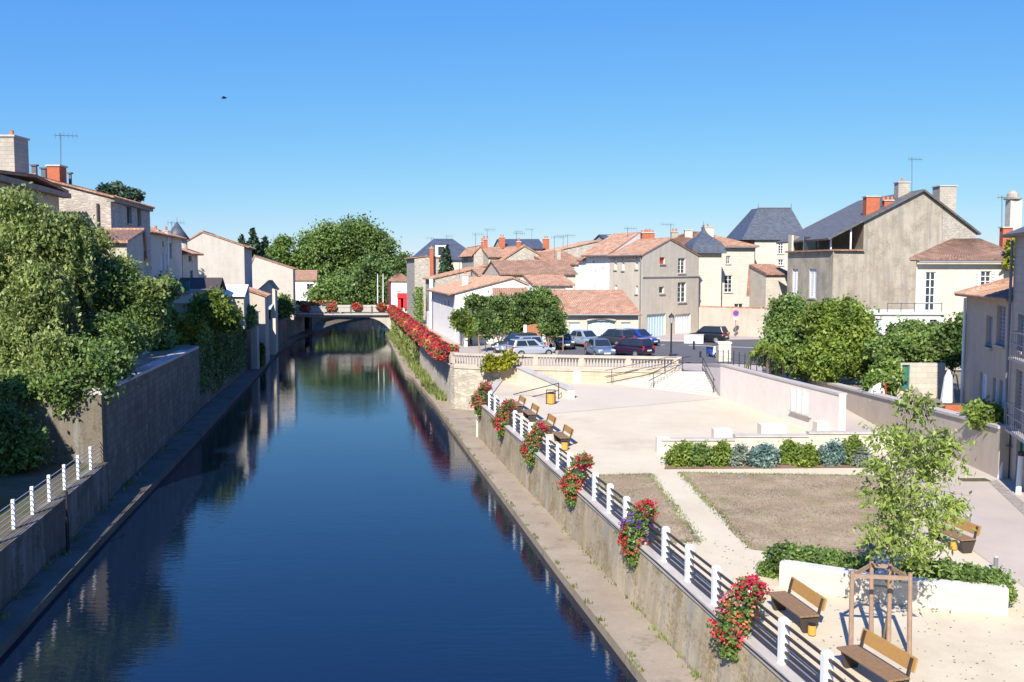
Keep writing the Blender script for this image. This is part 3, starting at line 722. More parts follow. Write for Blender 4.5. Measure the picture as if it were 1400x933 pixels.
# ================================================================== HOUSES
def proj_face(A, B, x, y):
    """point where the sight of (x,y) meets the upright plane through A,B -> (u along AB, z)"""
    d = ray(x, y); n = Vector((B.y - A.y, A.x - B.x)); k = (n.x * A.x + n.y * A.y) / (n.x * d.x + n.y * d.y)
    p = CAMP + d * k; t = (B - A).normalized()
    return ((p.x - A.x) * t.x + (p.y - A.y) * t.y, p.z)
class House:
    def __init__(s, name, label, cat, pts, z0, group=None):
        s.p = [V2(q) for q in pts]; s.z0 = z0
        c = sum(s.p, Vector((0, 0))) / len(s.p)
        s.root = thing(name, label, cat, (c.x, c.y, z0), group); s.mb = MB(); s.holes = {}; s.win = []; s.roof_o = None
    def fr(s, f): n = len(s.p); return s.p[f], s.p[(f + 1) % n]
    def opening(s, f, x0, y0, x1, y1, kind='win', **kw):
        A, B = s.fr(f); xc, yc = (x0 + x1) / 2, (y0 + y1) / 2
        u0, _ = proj_face(A, B, x0, yc); u1, _ = proj_face(A, B, x1, yc)
        _, za = proj_face(A, B, xc, y1); _, zb = proj_face(A, B, xc, y0)
        s.openm(f, min(u0, u1), za, max(u0, u1), zb, kind, **kw)
    def openm(s, f, u0, z0, u1, z1, kind='win', **kw):
        s.holes.setdefault(f, []).append((u0, z0, u1, z1)); s.win.append((f, u0, z0, u1, z1, kind, kw))
    def face(s, f, za, zb, depth=.22):
        """one upright wall with real openings; za,zb = top height at its two ends (slanted top allowed)"""
        A, B = s.fr(f); L = (B - A).length; t = (B - A) / L; n = Vector((t.y, -t.x)); zt_ = min(za, zb)
        hs = [(max(.02, a), max(s.z0, b), min(L - .02, c), min(zt_ - .02, d)) for (a, b, c, d) in s.holes.get(f, [])]
        hs = [h for h in hs if h[2] - h[0] > .05 and h[3] - h[1] > .05]
        us = sorted({0, L} | {h[0] for h in hs} | {h[2] for h in hs}); zs = sorted({s.z0, zt_} | {h[1] for h in hs} | {h[3] for h in hs})
        pt = lambda u, z, o=0: (A.x + t.x * u - n.x * o, A.y + t.y * u - n.y * o, z)
        for i in range(len(us) - 1):
            for j in range(len(zs) - 1):
                um, zm = (us[i] + us[i + 1]) / 2, (zs[j] + zs[j + 1]) / 2
                if any(h[0] < um < h[2] and h[1] < zm < h[3] for h in hs): continue
                s.mb.poly(pt(us[i], zs[j]), pt(us[i + 1], zs[j]), pt(us[i + 1], zs[j + 1]), pt(us[i], zs[j + 1]))
        for (a, b, c, d) in hs:
            D = depth
            s.mb.poly(pt(a, b), pt(a, b, D), pt(a, d, D), pt(a, d)); s.mb.poly(pt(c, b, D), pt(c, b), pt(c, d), pt(c, d, D))
            s.mb.poly(pt(a, d), pt(a, d, D), pt(c, d, D), pt(c, d)); s.mb.poly(pt(a, b, D), pt(a, b), pt(c, b), pt(c, b, D))
        if abs(za - zb) > .01:
            if za > zb: s.mb.poly(pt(0, zt_), pt(L, zt_), pt(0, za))
            else: s.mb.poly(pt(0, zt_), pt(L, zt_), pt(L, zb))
    def finish(s, mat):
        s.wall = s.mb.build('wall', mat, s.root)
        for (f, u0, z0, u1, z1, kind, kw) in s.win: s.mkwin(f, u0, z0, u1, z1, kind, **kw)
    def mkwin(s, f, u0, z0, u1, z1, kind, cols=2, rows=3, mat=None, sill=True, shut=None, depth=.2, frame=None):
        A, B = s.fr(f); t = (B - A).normalized(); n = Vector((t.y, -t.x))
        def q(u, z, o): return Vector((A.x + t.x * u - n.x * o, A.y + t.y * u - n.y * o, z))
        D = depth - .02; w_ = u1 - u0; h_ = z1 - z0; fm = frame or m_white; N = Vector((n.x, n.y, 0))
        if kind in ('door', 'shutter', 'blind', 'void'):
            mb = MB(); mb.poly(q(u0, z0, D), q(u1, z0, D), q(u1, z1, D), q(u0, z1, D))
            if kind != 'void':
                k = max(1, int(round(w_ / .55)))
                for i in range(k):
                    ua, ub = u0 + w_ * i / k + .03, u0 + w_ * (i + 1) / k - .03
                    if kind == 'shutter' and h_ > .8:
                        for j in range(int(h_ / .16)): mb.bar(q(ua, z0 + .1 + j * .16, D - .02), q(ub, z0 + .1 + j * .16, D - .02), .04, .05)
                    mb.bar(q(ua, z0 + .03, D - .03), q(ua, z1 - .03, D - .03), .05, .05, N); mb.bar(q(ub, z0 + .03, D - .03), q(ub, z1 - .03, D - .03), .05, .05, N)
                    mb.bar(q(ua, z1 - .05, D - .032), q(ub, z1 - .05, D - .032), .05, .06); mb.bar(q(ua, z0 + .05, D - .032), q(ub, z0 + .05, D - .032), .05, .06)
            o = mb.build({'door': 'door', 'shutter': 'shutter', 'blind': 'blind', 'void': 'window'}[kind], mat or m_white, s.root)
        else:
            fw = .06 if w_ > .6 else .04
            mb = MB()
            for u in (u0 + fw / 2, u1 - fw / 2): mb.bar(q(u, z0, D - .04), q(u, z1, D - .04), .06, fw, N)
            for z in (z0 + fw / 2, z1 - fw / 2): mb.bar(q(u0, z, D - .041), q(u1, z, D - .041), .06, fw)
            for i in range(1, cols): u = u0 + w_ * i / cols; mb.bar(q(u, z0, D - .042), q(u, z1, D - .042), .06, fw * 1.2, N)
            for j in range(1, rows): z = z0 + h_ * j / rows; mb.bar(q(u0, z, D - .03), q(u1, z, D - .03), .035, fw * .7)
            o = mb.build('window', fm, s.root)
            mb = MB(); mb.poly(q(u0, z0, D), q(u1, z0, D), q(u1, z1, D), q(u0, z1, D)); mb.build('pane', mat or m_glass, o)
        if sill and kind != 'door':
            mb = MB(); mb.bar(q(u0 - .1, z0 - .05, -.03), q(u1 + .1, z0 - .05, -.03), .16, .1); mb.build('sill', m_balu, o)
        if shut:
            for (ua, ub) in ((u0 - w_ * .52, u0 - .03), (u1 + .03, u1 + w_ * .52)):
                mb = MB(); mb.bar(q((ua + ub) / 2, z0, -.035), q((ua + ub) / 2, z1, -.035), .05, ub - ua, N)
                for j in range(int(h_ / .2)): mb.bar(q(ua + .04, z0 + .12 + j * .2, -.065), q(ub - .04, z0 + .12 + j * .2, -.065), .02, .05)
                mb.build('shutter', shut, s.root)
    def slab(s, e0, e1, r1, r0, kind, th=.12):
        """one roof plane: eave e0->e1, top edge r0->r1"""
        mb = s.rm; e0, e1, r0, r1 = map(Vector, (e0, e1, r0, r1)); L = max((e1 - e0).length, (r1 - r0).length)
        nrm = (e1 - e0).cross(r0 - e0)
        if nrm.length < 1e-4: nrm = (e1 - e0).cross(r1 - e0)
        nrm.normalize()
        if nrm.z < 0: nrm = -nrm
        if kind == 'tile':
            nu = max(6, min(420, int(L / .055)));
            k = len(mb.v)
            for j, t in ((0, 0), (1, 1)):
                for i in range(nu + 1):
                    p = lerp(lerp(e0, e1, i / nu), lerp(r0, r1, i / nu), t); a = .05 * math.cos(i * .055 / .22 * 2 * math.pi)
                    mb.v.append(tuple(p + nrm * (th + a)))
            for i in range(nu + 1): mb.v.append(tuple(lerp(e0, e1, i / nu) + nrm * -.02))
            for i in range(nu):
                mb.f.append((k + i, k + i + 1, k + nu + 2 + i, k + nu + 1 + i)); b = k + 2 * (nu + 1)
                mb.f.append((b + i, b + i + 1, k + i + 1, k + i))
            mb.poly(e0, r0, r1, e1)
            for (p, q_) in ((e0, r0), (r1, e1)): mb.poly(p, q_, q_ + nrm * th, p + nrm * th)
            mb.poly(r0, r1, r1 + nrm * th, r0 + nrm * th)
        else:
            if (r1 - r0).length < .05:
                a = [e0, e1, r0]; mb.add(a + [p + nrm * th for p in a], [(2, 1, 0), (3, 4, 5), (0, 1, 4, 3), (1, 2, 5, 4), (2, 0, 3, 5)])
            else: mb.hexa([e0, e1, r1, r0, e0 + nrm * th, e1 + nrm * th, r1 + nrm * th, r0 + nrm * th])
    def roof(s, kind, mat, style, ze, zr, ov=.35, og=.15, t=.5, ridge_in=0, gut=True):
        """style 'front' ridge parallel to face 0; 'side' face 0 is a gable; 'hip' ridge parallel to face 0 shortened by ridge_in;
        'hipside' the same with the ridge parallel to face 1"""
        A, B, C, D = s.p
        if style in ('side', 'hipside'): A, B, C, D = B, C, D, A
        z = lambda p, h: Vector((p.x, p.y, h))
        uf = (B - A).normalized(); us = (D - A).normalized(); us2 = (C - B).normalized()
        R0, R1 = lerp(A, D, t), lerp(B, C, t); s.rm = MB()
        hf = (zr - ze) / max(.1, (R0 - A).length); hb = (zr - ze) / max(.1, (D - R0).length)
        if style in ('front', 'side'):
            s.slab(z(A - us * ov - uf * og, ze - hf * ov), z(B - us2 * ov + uf * og, ze - hf * ov), z(R1 + uf * og, zr), z(R0 - uf * og, zr), kind)
            s.slab(z(C + us2 * ov + uf * og, ze - hb * ov), z(D + us * ov - uf * og, ze - hb * ov), z(R0 - uf * og, zr), z(R1 + uf * og, zr), kind)
        else:
            Q0, Q1 = R0 + uf * ridge_in, R1 - uf * ridge_in; hs = (zr - ze) / max(.1, ridge_in)
            a = A - us * ov - uf * ov; b = B - us2 * ov + uf * ov; c = C + us2 * ov + uf * ov; d = D + us * ov - uf * ov
            e = ze - hf * ov * .5
            s.slab(z(a, e), z(b, e), z(Q1, zr), z(Q0, zr), kind); s.slab(z(c, e), z(d, e), z(Q0, zr), z(Q1, zr), kind)
            s.slab(z(b, e), z(c, e), z(Q1, zr), z(Q1, zr), kind if kind != 'tile' else 'tile'); s.slab(z(d, e), z(a, e), z(Q0, zr), z(Q0, zr), kind)
        if kind == 'tile' and style in ('front', 'side'):
            s.rm.tube([z(R0 - uf * og, zr + .13), z(R1 + uf * og, zr + .13)], .11, 8)
        s.roof_o = s.rm.build('roof', mat, s.root)
        if style == 'front': return
    def gable_tri(s, f, ze, zr, t=.5):
        A, B = s.fr(f); r = lerp(A, B, t); s.mb.poly((A.x, A.y, ze), (B.x, B.y, ze), (r.x, r.y, zr))
    def box_walls(s, ze):
        if not isinstance(ze, (list, tuple)): ze = [ze] * len(s.p)
        for f in range(len(s.p)): s.face(f, ze[f], ze[(f + 1) % len(s.p)])
    def chimney(s, x0, y0, x1, y1, Y, mat, depth=None, pots=2, drop=2.5, capm=None, name='chimney'):
        a = P(x0, y1, Y); b = P(x1, y0, Y); w_ = b.x - a.x; d = depth or w_ * .7; cx = (a.x + b.x) / 2; zt_ = b.z
        mb = MB(); mb.box((cx, Y + d / 2, (zt_ + a.z - drop) / 2), (w_, d, zt_ - a.z + drop)); o = mb.build(name, mat, s.roof_o or s.root)
        mb = MB(); mb.box((cx, Y + d / 2, zt_ + .05), (w_ + .16, d + .16, .1)); mb.build('chimney_cap', capm or m_coping, s.root if s.roof_o is None else o) if s.roof_o is None else mb.build('cap', capm or m_coping, s.roof_o)
        for k in range(pots):
            mb = MB(); mb.lathe([(.13, 0), (.1, .3), (.12, .35)], (cx + (k - (pots - 1) / 2) * .38, Y + d / 2, zt_ + .1), 8); mb.build('chimney_pot', m_terr, s.roof_o or s.root)
    def antenna(s, x, y0, y1, Y, kind=0):
        p = P(x, y1, Y); q = P(x, y0, Y); mb = MB(); mb.tube([p - Vector((0, 0, .8)), q], .025, 5)
        L = 1.3; v = Vector((L, .35, 0)) if kind == 0 else Vector((-L, .3, .1))
        mb.tube([q - Vector((0, 0, .12)) - v * .25, q - Vector((0, 0, .12)) + v * .75], .015, 4)
        for k in range(6):
            c = q - Vector((0, 0, .12)) + v * (k / 5 - .25); mb.tube([c - Vector((0, .25, 0)), c + Vector((0, .25, 0))], .009, 4)
            mb.tube([c - Vector((0, 0, .22)), c + Vector((0, 0, .22))], .009, 4)
        mb.build('antenna', m_iron, s.roof_o or s.root)
    def gutter(s, f, z, off=.4, down=None):
        A, B = s.fr(f); t = (B - A).normalized(); n = Vector((t.y, -t.x)) * off
        mb = MB(); mb.tube([(A.x + n.x, A.y + n.y, z), (B.x + n.x, B.y + n.y, z)], .08, 6); mb.build('gutter', m_zinc, s.root)
        if down is not None:
            n2 = Vector((t.y, -t.x)) * .1; p = lerp(A, B, down); mb = MB(); mb.tube([(p.x + n2.x, p.y + n2.y, z), (p.x + n2.x, p.y + n2.y, s.z0)], .06, 6); mb.build('downpipe', m_zinc, s.root)

T_orange = M_tile('orange_clay_tiles', (.46, .25, .165), .35, (.62, .43, .32))
T_red = M_tile('brown_red_clay_tiles', (.4, .2, .13), .45, (.56, .37, .27))
T_old = M_tile('old_lichened_tiles', (.34, .19, .13), .55, (.52, .35, .27))
S_blue = M_slate('blue_slate', (.075, .088, .115)); S_grey = M_slate('worn_grey_slate', (.12, .115, .11), .25)
W_white = M_plaster('white_render', (.8, .78, .74), .12, bump=.1)
W_cream = M_plaster('cream_house_render', (.55, .495, .415), .35)
W_grey = M_plaster('grey_cement_render', (.6, .53, .425), .35)
W_greyd = M_plaster('streaked_dark_render', (.42, .37, .295), .75, moss=(.25, .215, .16), grey=(.27, .25, .22))
W_beige = M_plaster('beige_house_render', (.47, .415, .345), .4)
W_stone = M_ashlar('house_ashlar', (.5, .45, .375), .6, .3, .16, .85, .3)
W_stonew = M_ashlar('bright_house_ashlar', (.57, .53, .45), .6, .3, .1, .9, .2)
W_rub = M_rubble('house_rubble', (.44, .4, .34), .2, .3, .35)
W_rubpink = M_rubble('pinkish_house_rubble', (.46, .405, .355), .22, .35, .35)
W_dark = M_plaster('brownish_render', (.3, .25, .2), .5)

def rect(A, B, back, d):
    """corners from front edge A->B and a back vector direction (unit) times d"""
    A, B = V2(A), V2(B); v = Vector(back).normalized() * d
    return [A, B, B + v, A + v]

# ---- low shed with orange roof in the car park
h = House('low_house', 'low cream garage building with wide orange tile roof behind the parked cars', 'house', [XY(771, 88), XY(873, 88), XY(848, 93), XY(749.5, 93)], 3.2)
ze, zr = P(800, 429, 88).z, P(800, 398, 93).z
h.opening(0, 778, 441, 793, 470, 'shutter', mat=m_shut_b); h.opening(0, 849, 441, 862, 470, 'shutter', mat=m_shut_b)
h.opening(0, 803, 438.5, 841, 474, 'door', mat=m_shut_b, depth=.3)
h.face(0, ze, ze); h.face(2, zr, zr); h.face(1, ze, zr); h.face(3, zr, ze); h.finish(W_cream)
h.rm = MB(); A, B, C, D = h.p
z = lambda p, q: Vector((p.x, p.y, q)); v = (D - A).normalized()
h.slab(z(A - v * .4 - Vector((.2, 0)), ze - .16), z(B - v * .4 + Vector((.2, 0)), ze - .16), z(C + Vector((.2, 0)), zr), z(D - Vector((.2, 0)), zr), 'tile'); h.roof_o = h.rm.build('roof', T_orange, h.root)
h.gutter(0, ze - .1, .5)
a, b = proj_face(h.p[0], h.p[1], 822, 441); mb = MB(); pts = []
for k in range(9):
    u, zz = proj_face(h.p[0], h.p[1], 802 + 40 * k / 8, 438.5 - 3.2 * math.sin(math.pi * k / 8)); pts.append((h.p[0].x + u, 87.93, zz))
mb.tube(pts, .1, 6); mb.build('door_arch', m_balu, h.root)

# ---- grey gabled house
A, B = XY(878, 92), XY(955, 101); D = XY(833, 98.5); C = B + (D - A)
h = House('gabled_house', 'tall grey rendered gable house with one red window and a pale garage door', 'house', [A, B, C, D], 3.2)
ze = 11.85; zr = 13.45
h.opening(0, 902, 352, 909, 361, 'void', mat=m_red); h.opening(0, 927, 353, 937, 374, cols=2, rows=4); h.opening(0, 926.5, 386, 938, 413.5, cols=2, rows=4)
h.opening(0, 901, 392, 908, 401.5, cols=1, rows=1); h.opening(0, 884.5, 429.5, 910, 463.5, 'door', mat=m_shut_b); h.opening(0, 923, 429.5, 944, 457, 'door', mat=m_shut_w)
for (x, y0, y1) in ((841.5, 353, 369), (852, 353, 370), (870.5, 352, 368)): h.opening(3, x - 1.6, y0, x + 1.8, y1, 'shutter', mat=m_shut_w)
for (x, y0, y1) in ((842, 390, 401), (870.5, 391, 402)): h.opening(3, x - 1.4, y0, x + 1.5, y1, 'shutter', mat=m_shut_w)
h.box_walls(ze); h.gable_tri(0, ze, zr, .46); h.gable_tri(2, ze, zr, .54); h.finish(W_grey)
h.roof('tile', T_orange, 'side', ze, zr, ov=.3, og=.1, t=.54)
a, b = h.fr(0); mb = MB(); n = Vector((b.y - a.y, a.x - b.x)).normalized() * .05
zz = proj_face(a, b, 915, 378)[1]; mb.bar((a.x + n.x, a.y + n.y, zz), (b.x + n.x, b.y + n.y, zz), .1, .12); mb.build('string_course', m_coping, h.root)
h.gutter(3, ze - .05, .4, .97); h.chimney(878, 319, 895, 332, 104, m_brickred, pots=2)
h.antenna(858, 311, 330, 103); h.antenna(917, 306, 330, 103, 1)

# ---- white house with tile roof left of it
A, B = XY(801, 103), XY(833.2, 98.6); v = (.63, .78)
h = House('terrace_house', 'tall plain white house beside the grey gable house', 'house', rect(A, B, v, 6), 3.2)
ze = P(815, 349, 100.8).z
for (x, y) in ((811.5, 358), (824, 367), (812, 392), (814, 371)): h.opening(0, x - 1, y - 1, x + 1, y + 1.5, 'void', mat=m_dark, sill=False)
h.face(0, ze, ze); h.face(1, ze, ze + 2.4); h.face(2, ze + 2.4, ze + 2.4); h.face(3, ze + 2.4, ze); h.finish(W_white)
h.rm = MB(); A, B, C, D = h.p; v = (D - A).normalized(); q0 = Vector((.25, 0))
h.slab(z(A - v * .5 - q0, ze - .12), z(B - v * .5, ze - .12), z(C, ze + 2.4), z(D - q0, ze + 2.4), 'tile'); h.roof_o = h.rm.build('roof', T_orange, h.root); h.gutter(0, ze - .1, .55)
A, B = XY(791, 104.6), XY(800.7, 103.2)
h = House('terrace_house', 'narrow white wall house squeezed left of the tall white one', 'house', rect(A, B, (.63, .78), 5), 3.2)
ze = P(795, 356, 104).z; h.box_walls([ze, ze, ze + 1.6, ze + 1.6]); h.finish(W_white); h.rm = MB(); A, B, C, D = h.p
h.slab(z(A - Vector((.25, .3)), ze - .1), z(B - Vector((.25, .3)), ze - .1), z(C, ze + 1.6), z(D, ze + 1.6), 'tile'); h.roof_o = h.rm.build('roof', T_red, h.root)

# ---- cluster of roofs in the middle
def simple(name, label, x0, x1, ytop, Y, wm, roofm, yr, depth=8, style='front', kind='tile', back=(-.18, 1), wins=(), Y2=None, ov=.35, t=.5, rin=2, z0=3.0, cat='house', shut=None, wrows=2):
    A, B = XY(x0, Y), XY(x1, Y2 or Y); h = House(name, label, cat, rect(A, B, back, depth), z0)
    ze = P((x0 + x1) / 2, ytop, (Y + (Y2 or Y)) / 2).z
    yd = Y if style in ('side',) else Y + depth * t
    zr = P((x0 + x1) / 2, yr, yd).z
    for wn in wins: h.opening(0, *wn[:4], *(wn[4:5] or ('win',)), rows=wrows, **({'shut': shut} if shut else {}))
    h.box_walls(ze)
    if style == 'front': h.gable_tri(1, ze, zr, t); h.gable_tri(3, ze, zr, 1 - t)
    if style == 'side': h.gable_tri(0, ze, zr, t); h.gable_tri(2, ze, zr, 1 - t)
    h.finish(wm); h.roof(kind, roofm, style, ze, zr, ov=ov, t=(t if style != 'side' else 1 - t), ridge_in=rin)
    return h
h = simple('low_house', 'long low house with old brown tile roof in the middle of the roofs', 684, 787, 374.5, 100, W_stone, T_old, 358.5, 8, back=(-.25, 1), t=.5, wins=((706, 381, 711, 389), (752, 379, 757, 386)))
h = simple('low_house', 'small white house under a narrow orange roof left of the white tower house', 729, 783, 389.5, 96, W_white, T_orange, 376.5, 4.5, back=(-.25, 1), t=.9, wins=((746, 392, 773, 395),))
h = simple('stone_house', 'stone gable house with one white shuttered window among the roofs', 689, 748, 355, 112, W_rub, T_red, 337, 12, 'side', wins=((716.5, 348.5, 725, 357),), t=.47)
h.chimney(707, 331.5, 712, 338, 113, m_brickred, pots=1); h.antenna(706, 318, 334, 113)
h = simple('stone_house', 'rough rubble party wall house with two red chimneys on its top', 648, 669, 347, 118, W_rub, T_red, 338, 12, 'side', t=.4)
h.chimney(657.5, 331, 660.5, 338, 118.3, m_brickred, pots=1); h.chimney(661, 328, 666.5, 338, 118.3, m_brickred, pots=2); h.antenna(650, 319, 340, 118); h.antenna(666, 313, 330, 119)
h = simple('terrace_house', 'orange roofed house between the two stone gables', 668, 692, 351, 114, W_stone, T_orange, 340.5, 9, back=(-.2, 1), wins=((672, 354, 680, 357),))
h = simple('town_house', 'far house with dark slate roof between red chimneys', 688, 744, 340, 150, W_stone, S_blue, 328, 10, kind='slate')
h.chimney(682, 325, 690.5, 336, 150, m_brickred, pots=2); h.chimney(742, 327, 751, 339, 150, m_brickred, pots=2); h.chimney(706, 331, 711, 338, 149, m_brickred, pots=1)
h.antenna(706, 316, 330, 151); h.antenna(727, 313, 330, 151, 1)
h = simple('terrace_house', 'house with pinkish tile roof rising to the right in the roofs', 747, 800, 361, 108, W_white, T_red, 346, 9, back=(-.3, 1), t=.8, wins=((781, 362.5, 785, 365.5),))
h.chimney(761, 343, 766.5, 360, 105, m_chimstone, pots=0); h.antenna(758, 323, 345, 109)
h = simple('terrace_house', 'stone gabled house with a long sunlit orange roof slope', 762, 818, 343, 124, W_rub, T_orange, 330.5, 12, 'side', t=.97, back=(-.15, 1))
h.antenna(776, 321, 340, 124); h.antenna(770, 322, 341, 126, 1)
h = simple('town_house', 'far house with blue slate roof and two red chimneys', 833, 880, 332, 128, W_stone, S_blue, 322, 10, kind='slate')
h.chimney(831, 323, 840, 334, 127, m_brickred, pots=0); h.chimney(847, 320.5, 852, 327, 128, m_chimstone, pots=0); h.chimney(876, 319.5, 887, 330, 127, m_brickred, pots=3); h.chimney(890, 319.5, 895, 330, 127.5, m_brickred, pots=1)
h = simple('terrace_house', 'small tile roofed house filling the gap left of the brown tile roof', 655, 690, 377, 108, W_stone, T_orange, 369, 6, t=.9)

# ---- white quay house with the wide low gable
A, B, D = XY(622, 92), XY(720, 92), XY(591, 112); C = B + (D - A)
h = House('white_house', 'long white quay house with wide low tiled gable beside the red flowers', 'house', [A, B, C, D], 3.2)
ze = 8.15; zr = P(700, 380.5, 92).z; t_ = .8
for x in (603.5, 608.5, 613): h.opening(3, x - 1, 411, x + 1, 418, 'void', mat=m_dark, sill=False)
h.face(0, ze, ze); h.face(1, P(719, 389, 92).z, ze); h.face(2, ze, ze); h.face(3, ze, ze)
r_ = lerp(A, B, t_); zB = P(719, 389, 92).z
h.mb.poly((A.x, A.y, ze), (B.x, B.y, ze), (B.x, B.y, zB), (r_.x, r_.y, zr)); h.finish(W_white)
h.rm = MB(); v = (D - A).normalized() * .25; rb = lerp(D, C, t_); sl = (zr - ze) / ((r_ - A).length); ex = Vector((-.6, 0))
h.slab(z(D + ex, ze - .6 * sl), z(A + ex - v, ze - .6 * sl), z(r_ - v, zr), z(rb, zr), 'tile'); h.slab(z(B - v + Vector((.2, 0)), zB - .1), z(C + Vector((.2, 0)), zB - .1), z(rb, zr), z(r_ - v, zr), 'tile')
h.roof_o = h.rm.build('roof', T_orange, h.root); h.gutter(3, ze - .15, .65, .04)
h.chimney(632, 376.5, 640, 385, 99, W_white, pots=1); h.antenna(628, 340, 372, 110)
h = House('lean_to', 'small orange roofed lean-to against the white quay house', 'shed', rect(XY(675, 90.2), XY(723, 90.2), (-.1, 1), 1.7), 3.4)
za = P(700, 403.5, 90.2).z; zb = P(700, 395, 91.8).z; h.box_walls([za, za, zb, zb]); h.finish(W_white); h.rm = MB(); A, B, C, D = h.p
h.slab(z(A - Vector((.1, .3)), za - .1), z(B - Vector((-.1, .3)), za - .1), z(C, zb), z(D, zb), 'tile'); h.roof_o = h.rm.build('roof', T_orange, h.root)
# stone party wall behind it
h = simple('stone_house', 'grey stone party wall house rising behind the white quay house', 592, 669, 382, 114, W_rub, T_red, 364, 10, 'side', t=.98)
h.chimney(587, 381, 592, 394, 113.5, W_white, pots=0, drop=6, name='wall_pier')
h = simple('stone_house', 'tall rubble stone gable house by the quay with white side', 567, 600, 353, 132, W_rub, T_red, 351, 14, 'side', back=(-.19, 1))
h.chimney(587.5, 340, 592.5, 353, 131, m_brickred, pots=1, drop=4)
# slate mansion
A, B = XY(571, 152), XY(655, 152)
h = House('slate_house', 'big house with dark blue hipped slate roof and white dormer', 'house', rect(A, B, (-.18, 1), 15), 3.0)
ze = P(615, 355.5, 152).z; zr = P(606, 327.5, 159.5).z
for x in (634, 642, 649): h.opening(0, x - 1.8, 361, x + 1.8, 369, cols=2, rows=2, shut=m_shut_w)
h.box_walls(ze); h.finish(W_cream); h.roof('slate', S_blue, 'hip', ze, zr, ov=.4, ridge_in=3.4, t=.5)
a = P(603, 352, 151.5); mb = MB(); mb.box((a.x, 153.2, a.z + .95), (1.9, 2.5, 1.9)); o = mb.build('dormer', m_white, h.roof_o)
mb = MB(); mb.poly((a.x - .5, 151.93, a.z + .3), (a.x + .5, 151.93, a.z + .3), (a.x + .5, 151.93, a.z + 1.7), (a.x - .5, 151.93, a.z + 1.7)); mb.build('dormer_window', m_glassb, h.roof_o)
h.antenna(611, 322, 340, 155); h.antenna(590, 325, 340, 155, 1)
# small white shop at the bridge end
A, B = XY(535, 158), XY(559.5, 156)
h = House('corner_shop', 'small white house at the bridge end with a bright red shop front', 'shop', rect(A, B, (-.15, 1), 9), 3.2)
ze = P(547, 384.5, 157).z; h.opening(0, 543, 388, 548, 398, 'blind', mat=W_white, sill=True); h.opening(0, 547, 408, 552, 421, 'void', mat=m_dark, sill=False)
h.box_walls(ze); h.finish(W_white); h.roof('tile', T_orange, 'hip', ze, P(547, 375, 161).z, ov=.4, ridge_in=1.6)
mb = MB(); a = P(543.5, 422, 156); b = P(559, 401, 156); mb.box(((a.x + b.x) / 2, 156.0, b.z - .4), (b.x - a.x, .8, .8)); mb.box((a.x + .3, 156.2, (a.z + b.z) / 2 - .4), (.55, .6, b.z - a.z - .8)); mb.box((b.x - .5, 156.0, (a.z + b.z) / 2 - .4), (.8, .6, b.z - a.z - .8)); mb.build('shop_front', m_red, h.root)
# garden wall pieces on the quay in front of the white house
wall_thing('garden_wall', 'white garden wall bordering the quay below the tall shrubs', 'wall', [(-10.4, 119), (-4.05, 86.2)], .3, 3.2, 5.2, W_white)
wall_thing('garden_wall', 'white garden wall facing the car park behind the small square trees', 'wall', [V2(G(640, 472, 3.5)), V2(G(717, 469, 3.55))], -.3, 3.2, 4.95, W_white)
a, b = V2(G(718, 471, 3.55)), V2(G(744, 470, 3.6))
r = thing('garden_gate', 'reddish brown wooden garden gate behind the silver cars', 'gate', (a.x, a.y, 3.4)); m_gate = M_flat('red_brown_wood', (.36, .15, .07), .7, vary=.2)
k = 8
mb = MB()
for i in range(k):
    p, q_ = lerp(a, b, i / k), lerp(a, b, (i + .93) / k); mb.bar((p.x, p.y, 4.4 + .15 * math.sin(math.pi * i / k)), (q_.x, q_.y, 4.4 + .15 * math.sin(math.pi * i / k)), .06, 1.75)
mb.build('board_panel', m_gate, r)
for p in (a, b): mb = MB(); mb.box((p.x, p.y + .1, 4.3), (.3, .3, 2.1)); mb.build('gate_post', W_white, r)

# ---- bell roofed turret
c = XY(958, 106); zb = P(959, 345, 104).z
r = thing('turret', 'pale square stone turret with curved slate bell roof', 'tower', (c.x, c.y, 3.2))
mb = MB(); mb.box((c.x + .35, c.y, (zb + 3) / 2), (2.9, 2.9, zb - 3), .15); mb.build('wall', W_stonew, r)
zt2 = P(958, 311, 106).z; H_ = zt2 - zb + .2; prof = [(2.9, 0), (2.75, .04 * H_), (2.62, .16 * H_), (2.45, .28 * H_), (2.12, .4 * H_), (1.55, .52 * H_), (.92, .63 * H_), (.5, .74 * H_), (.25, .86 * H_), (.08, H_)]
mb = MB(); mb.lathe(prof, (c.x + .2, c.y, zb - .1), 4, ph=math.pi / 4 + .15); o = mb.build('roof', S_blue, r)
mb = MB(); mb.tube([(c.x + .2, c.y, zt2 - .1), (c.x + .2, c.y, zt2 + .7)], [.06, .02], 6); mb.lathe([(.03, 0), (.14, .1), (.03, .2)], (c.x + .2, c.y, zt2 + .1), 8); mb.build('finial', m_zinc, o)
# ---- house with big tile roof beside it
A, B = XY(978, 108.5), XY(1031, 109)
h = House('town_house', 'cream stone house with broad red hip roof right of the bell turret', 'house', [XY(905, 107), B, B + Vector((-1, 12)), XY(905, 107) + Vector((-1, 12))], 3.2)
ze = P(1005, 337.5, 109).z; zr = P(950, 319, 115).z
h.opening(0, 993, 350, 998.5, 361, cols=2, rows=2); h.opening(0, 990.5, 377, 1001, 400, cols=2, rows=4); h.opening(0, 1004, 415.5, 1016, 424, cols=2, rows=1)
h.box_walls(ze); h.finish(W_stonew); h.roof('tile', T_red, 'hip', ze, zr, ov=.4, ridge_in=5); h.gutter(0, ze - .1, .45, .995)
h.chimney(936.5, 315.5, 947, 326, 111, W_stonew, pots=0); h.chimney(961, 311.5, 976, 331, 110, W_stonew, depth=1, pots=1); h.chimney(918, 318, 927, 330, 111, m_chimstone, pots=2)
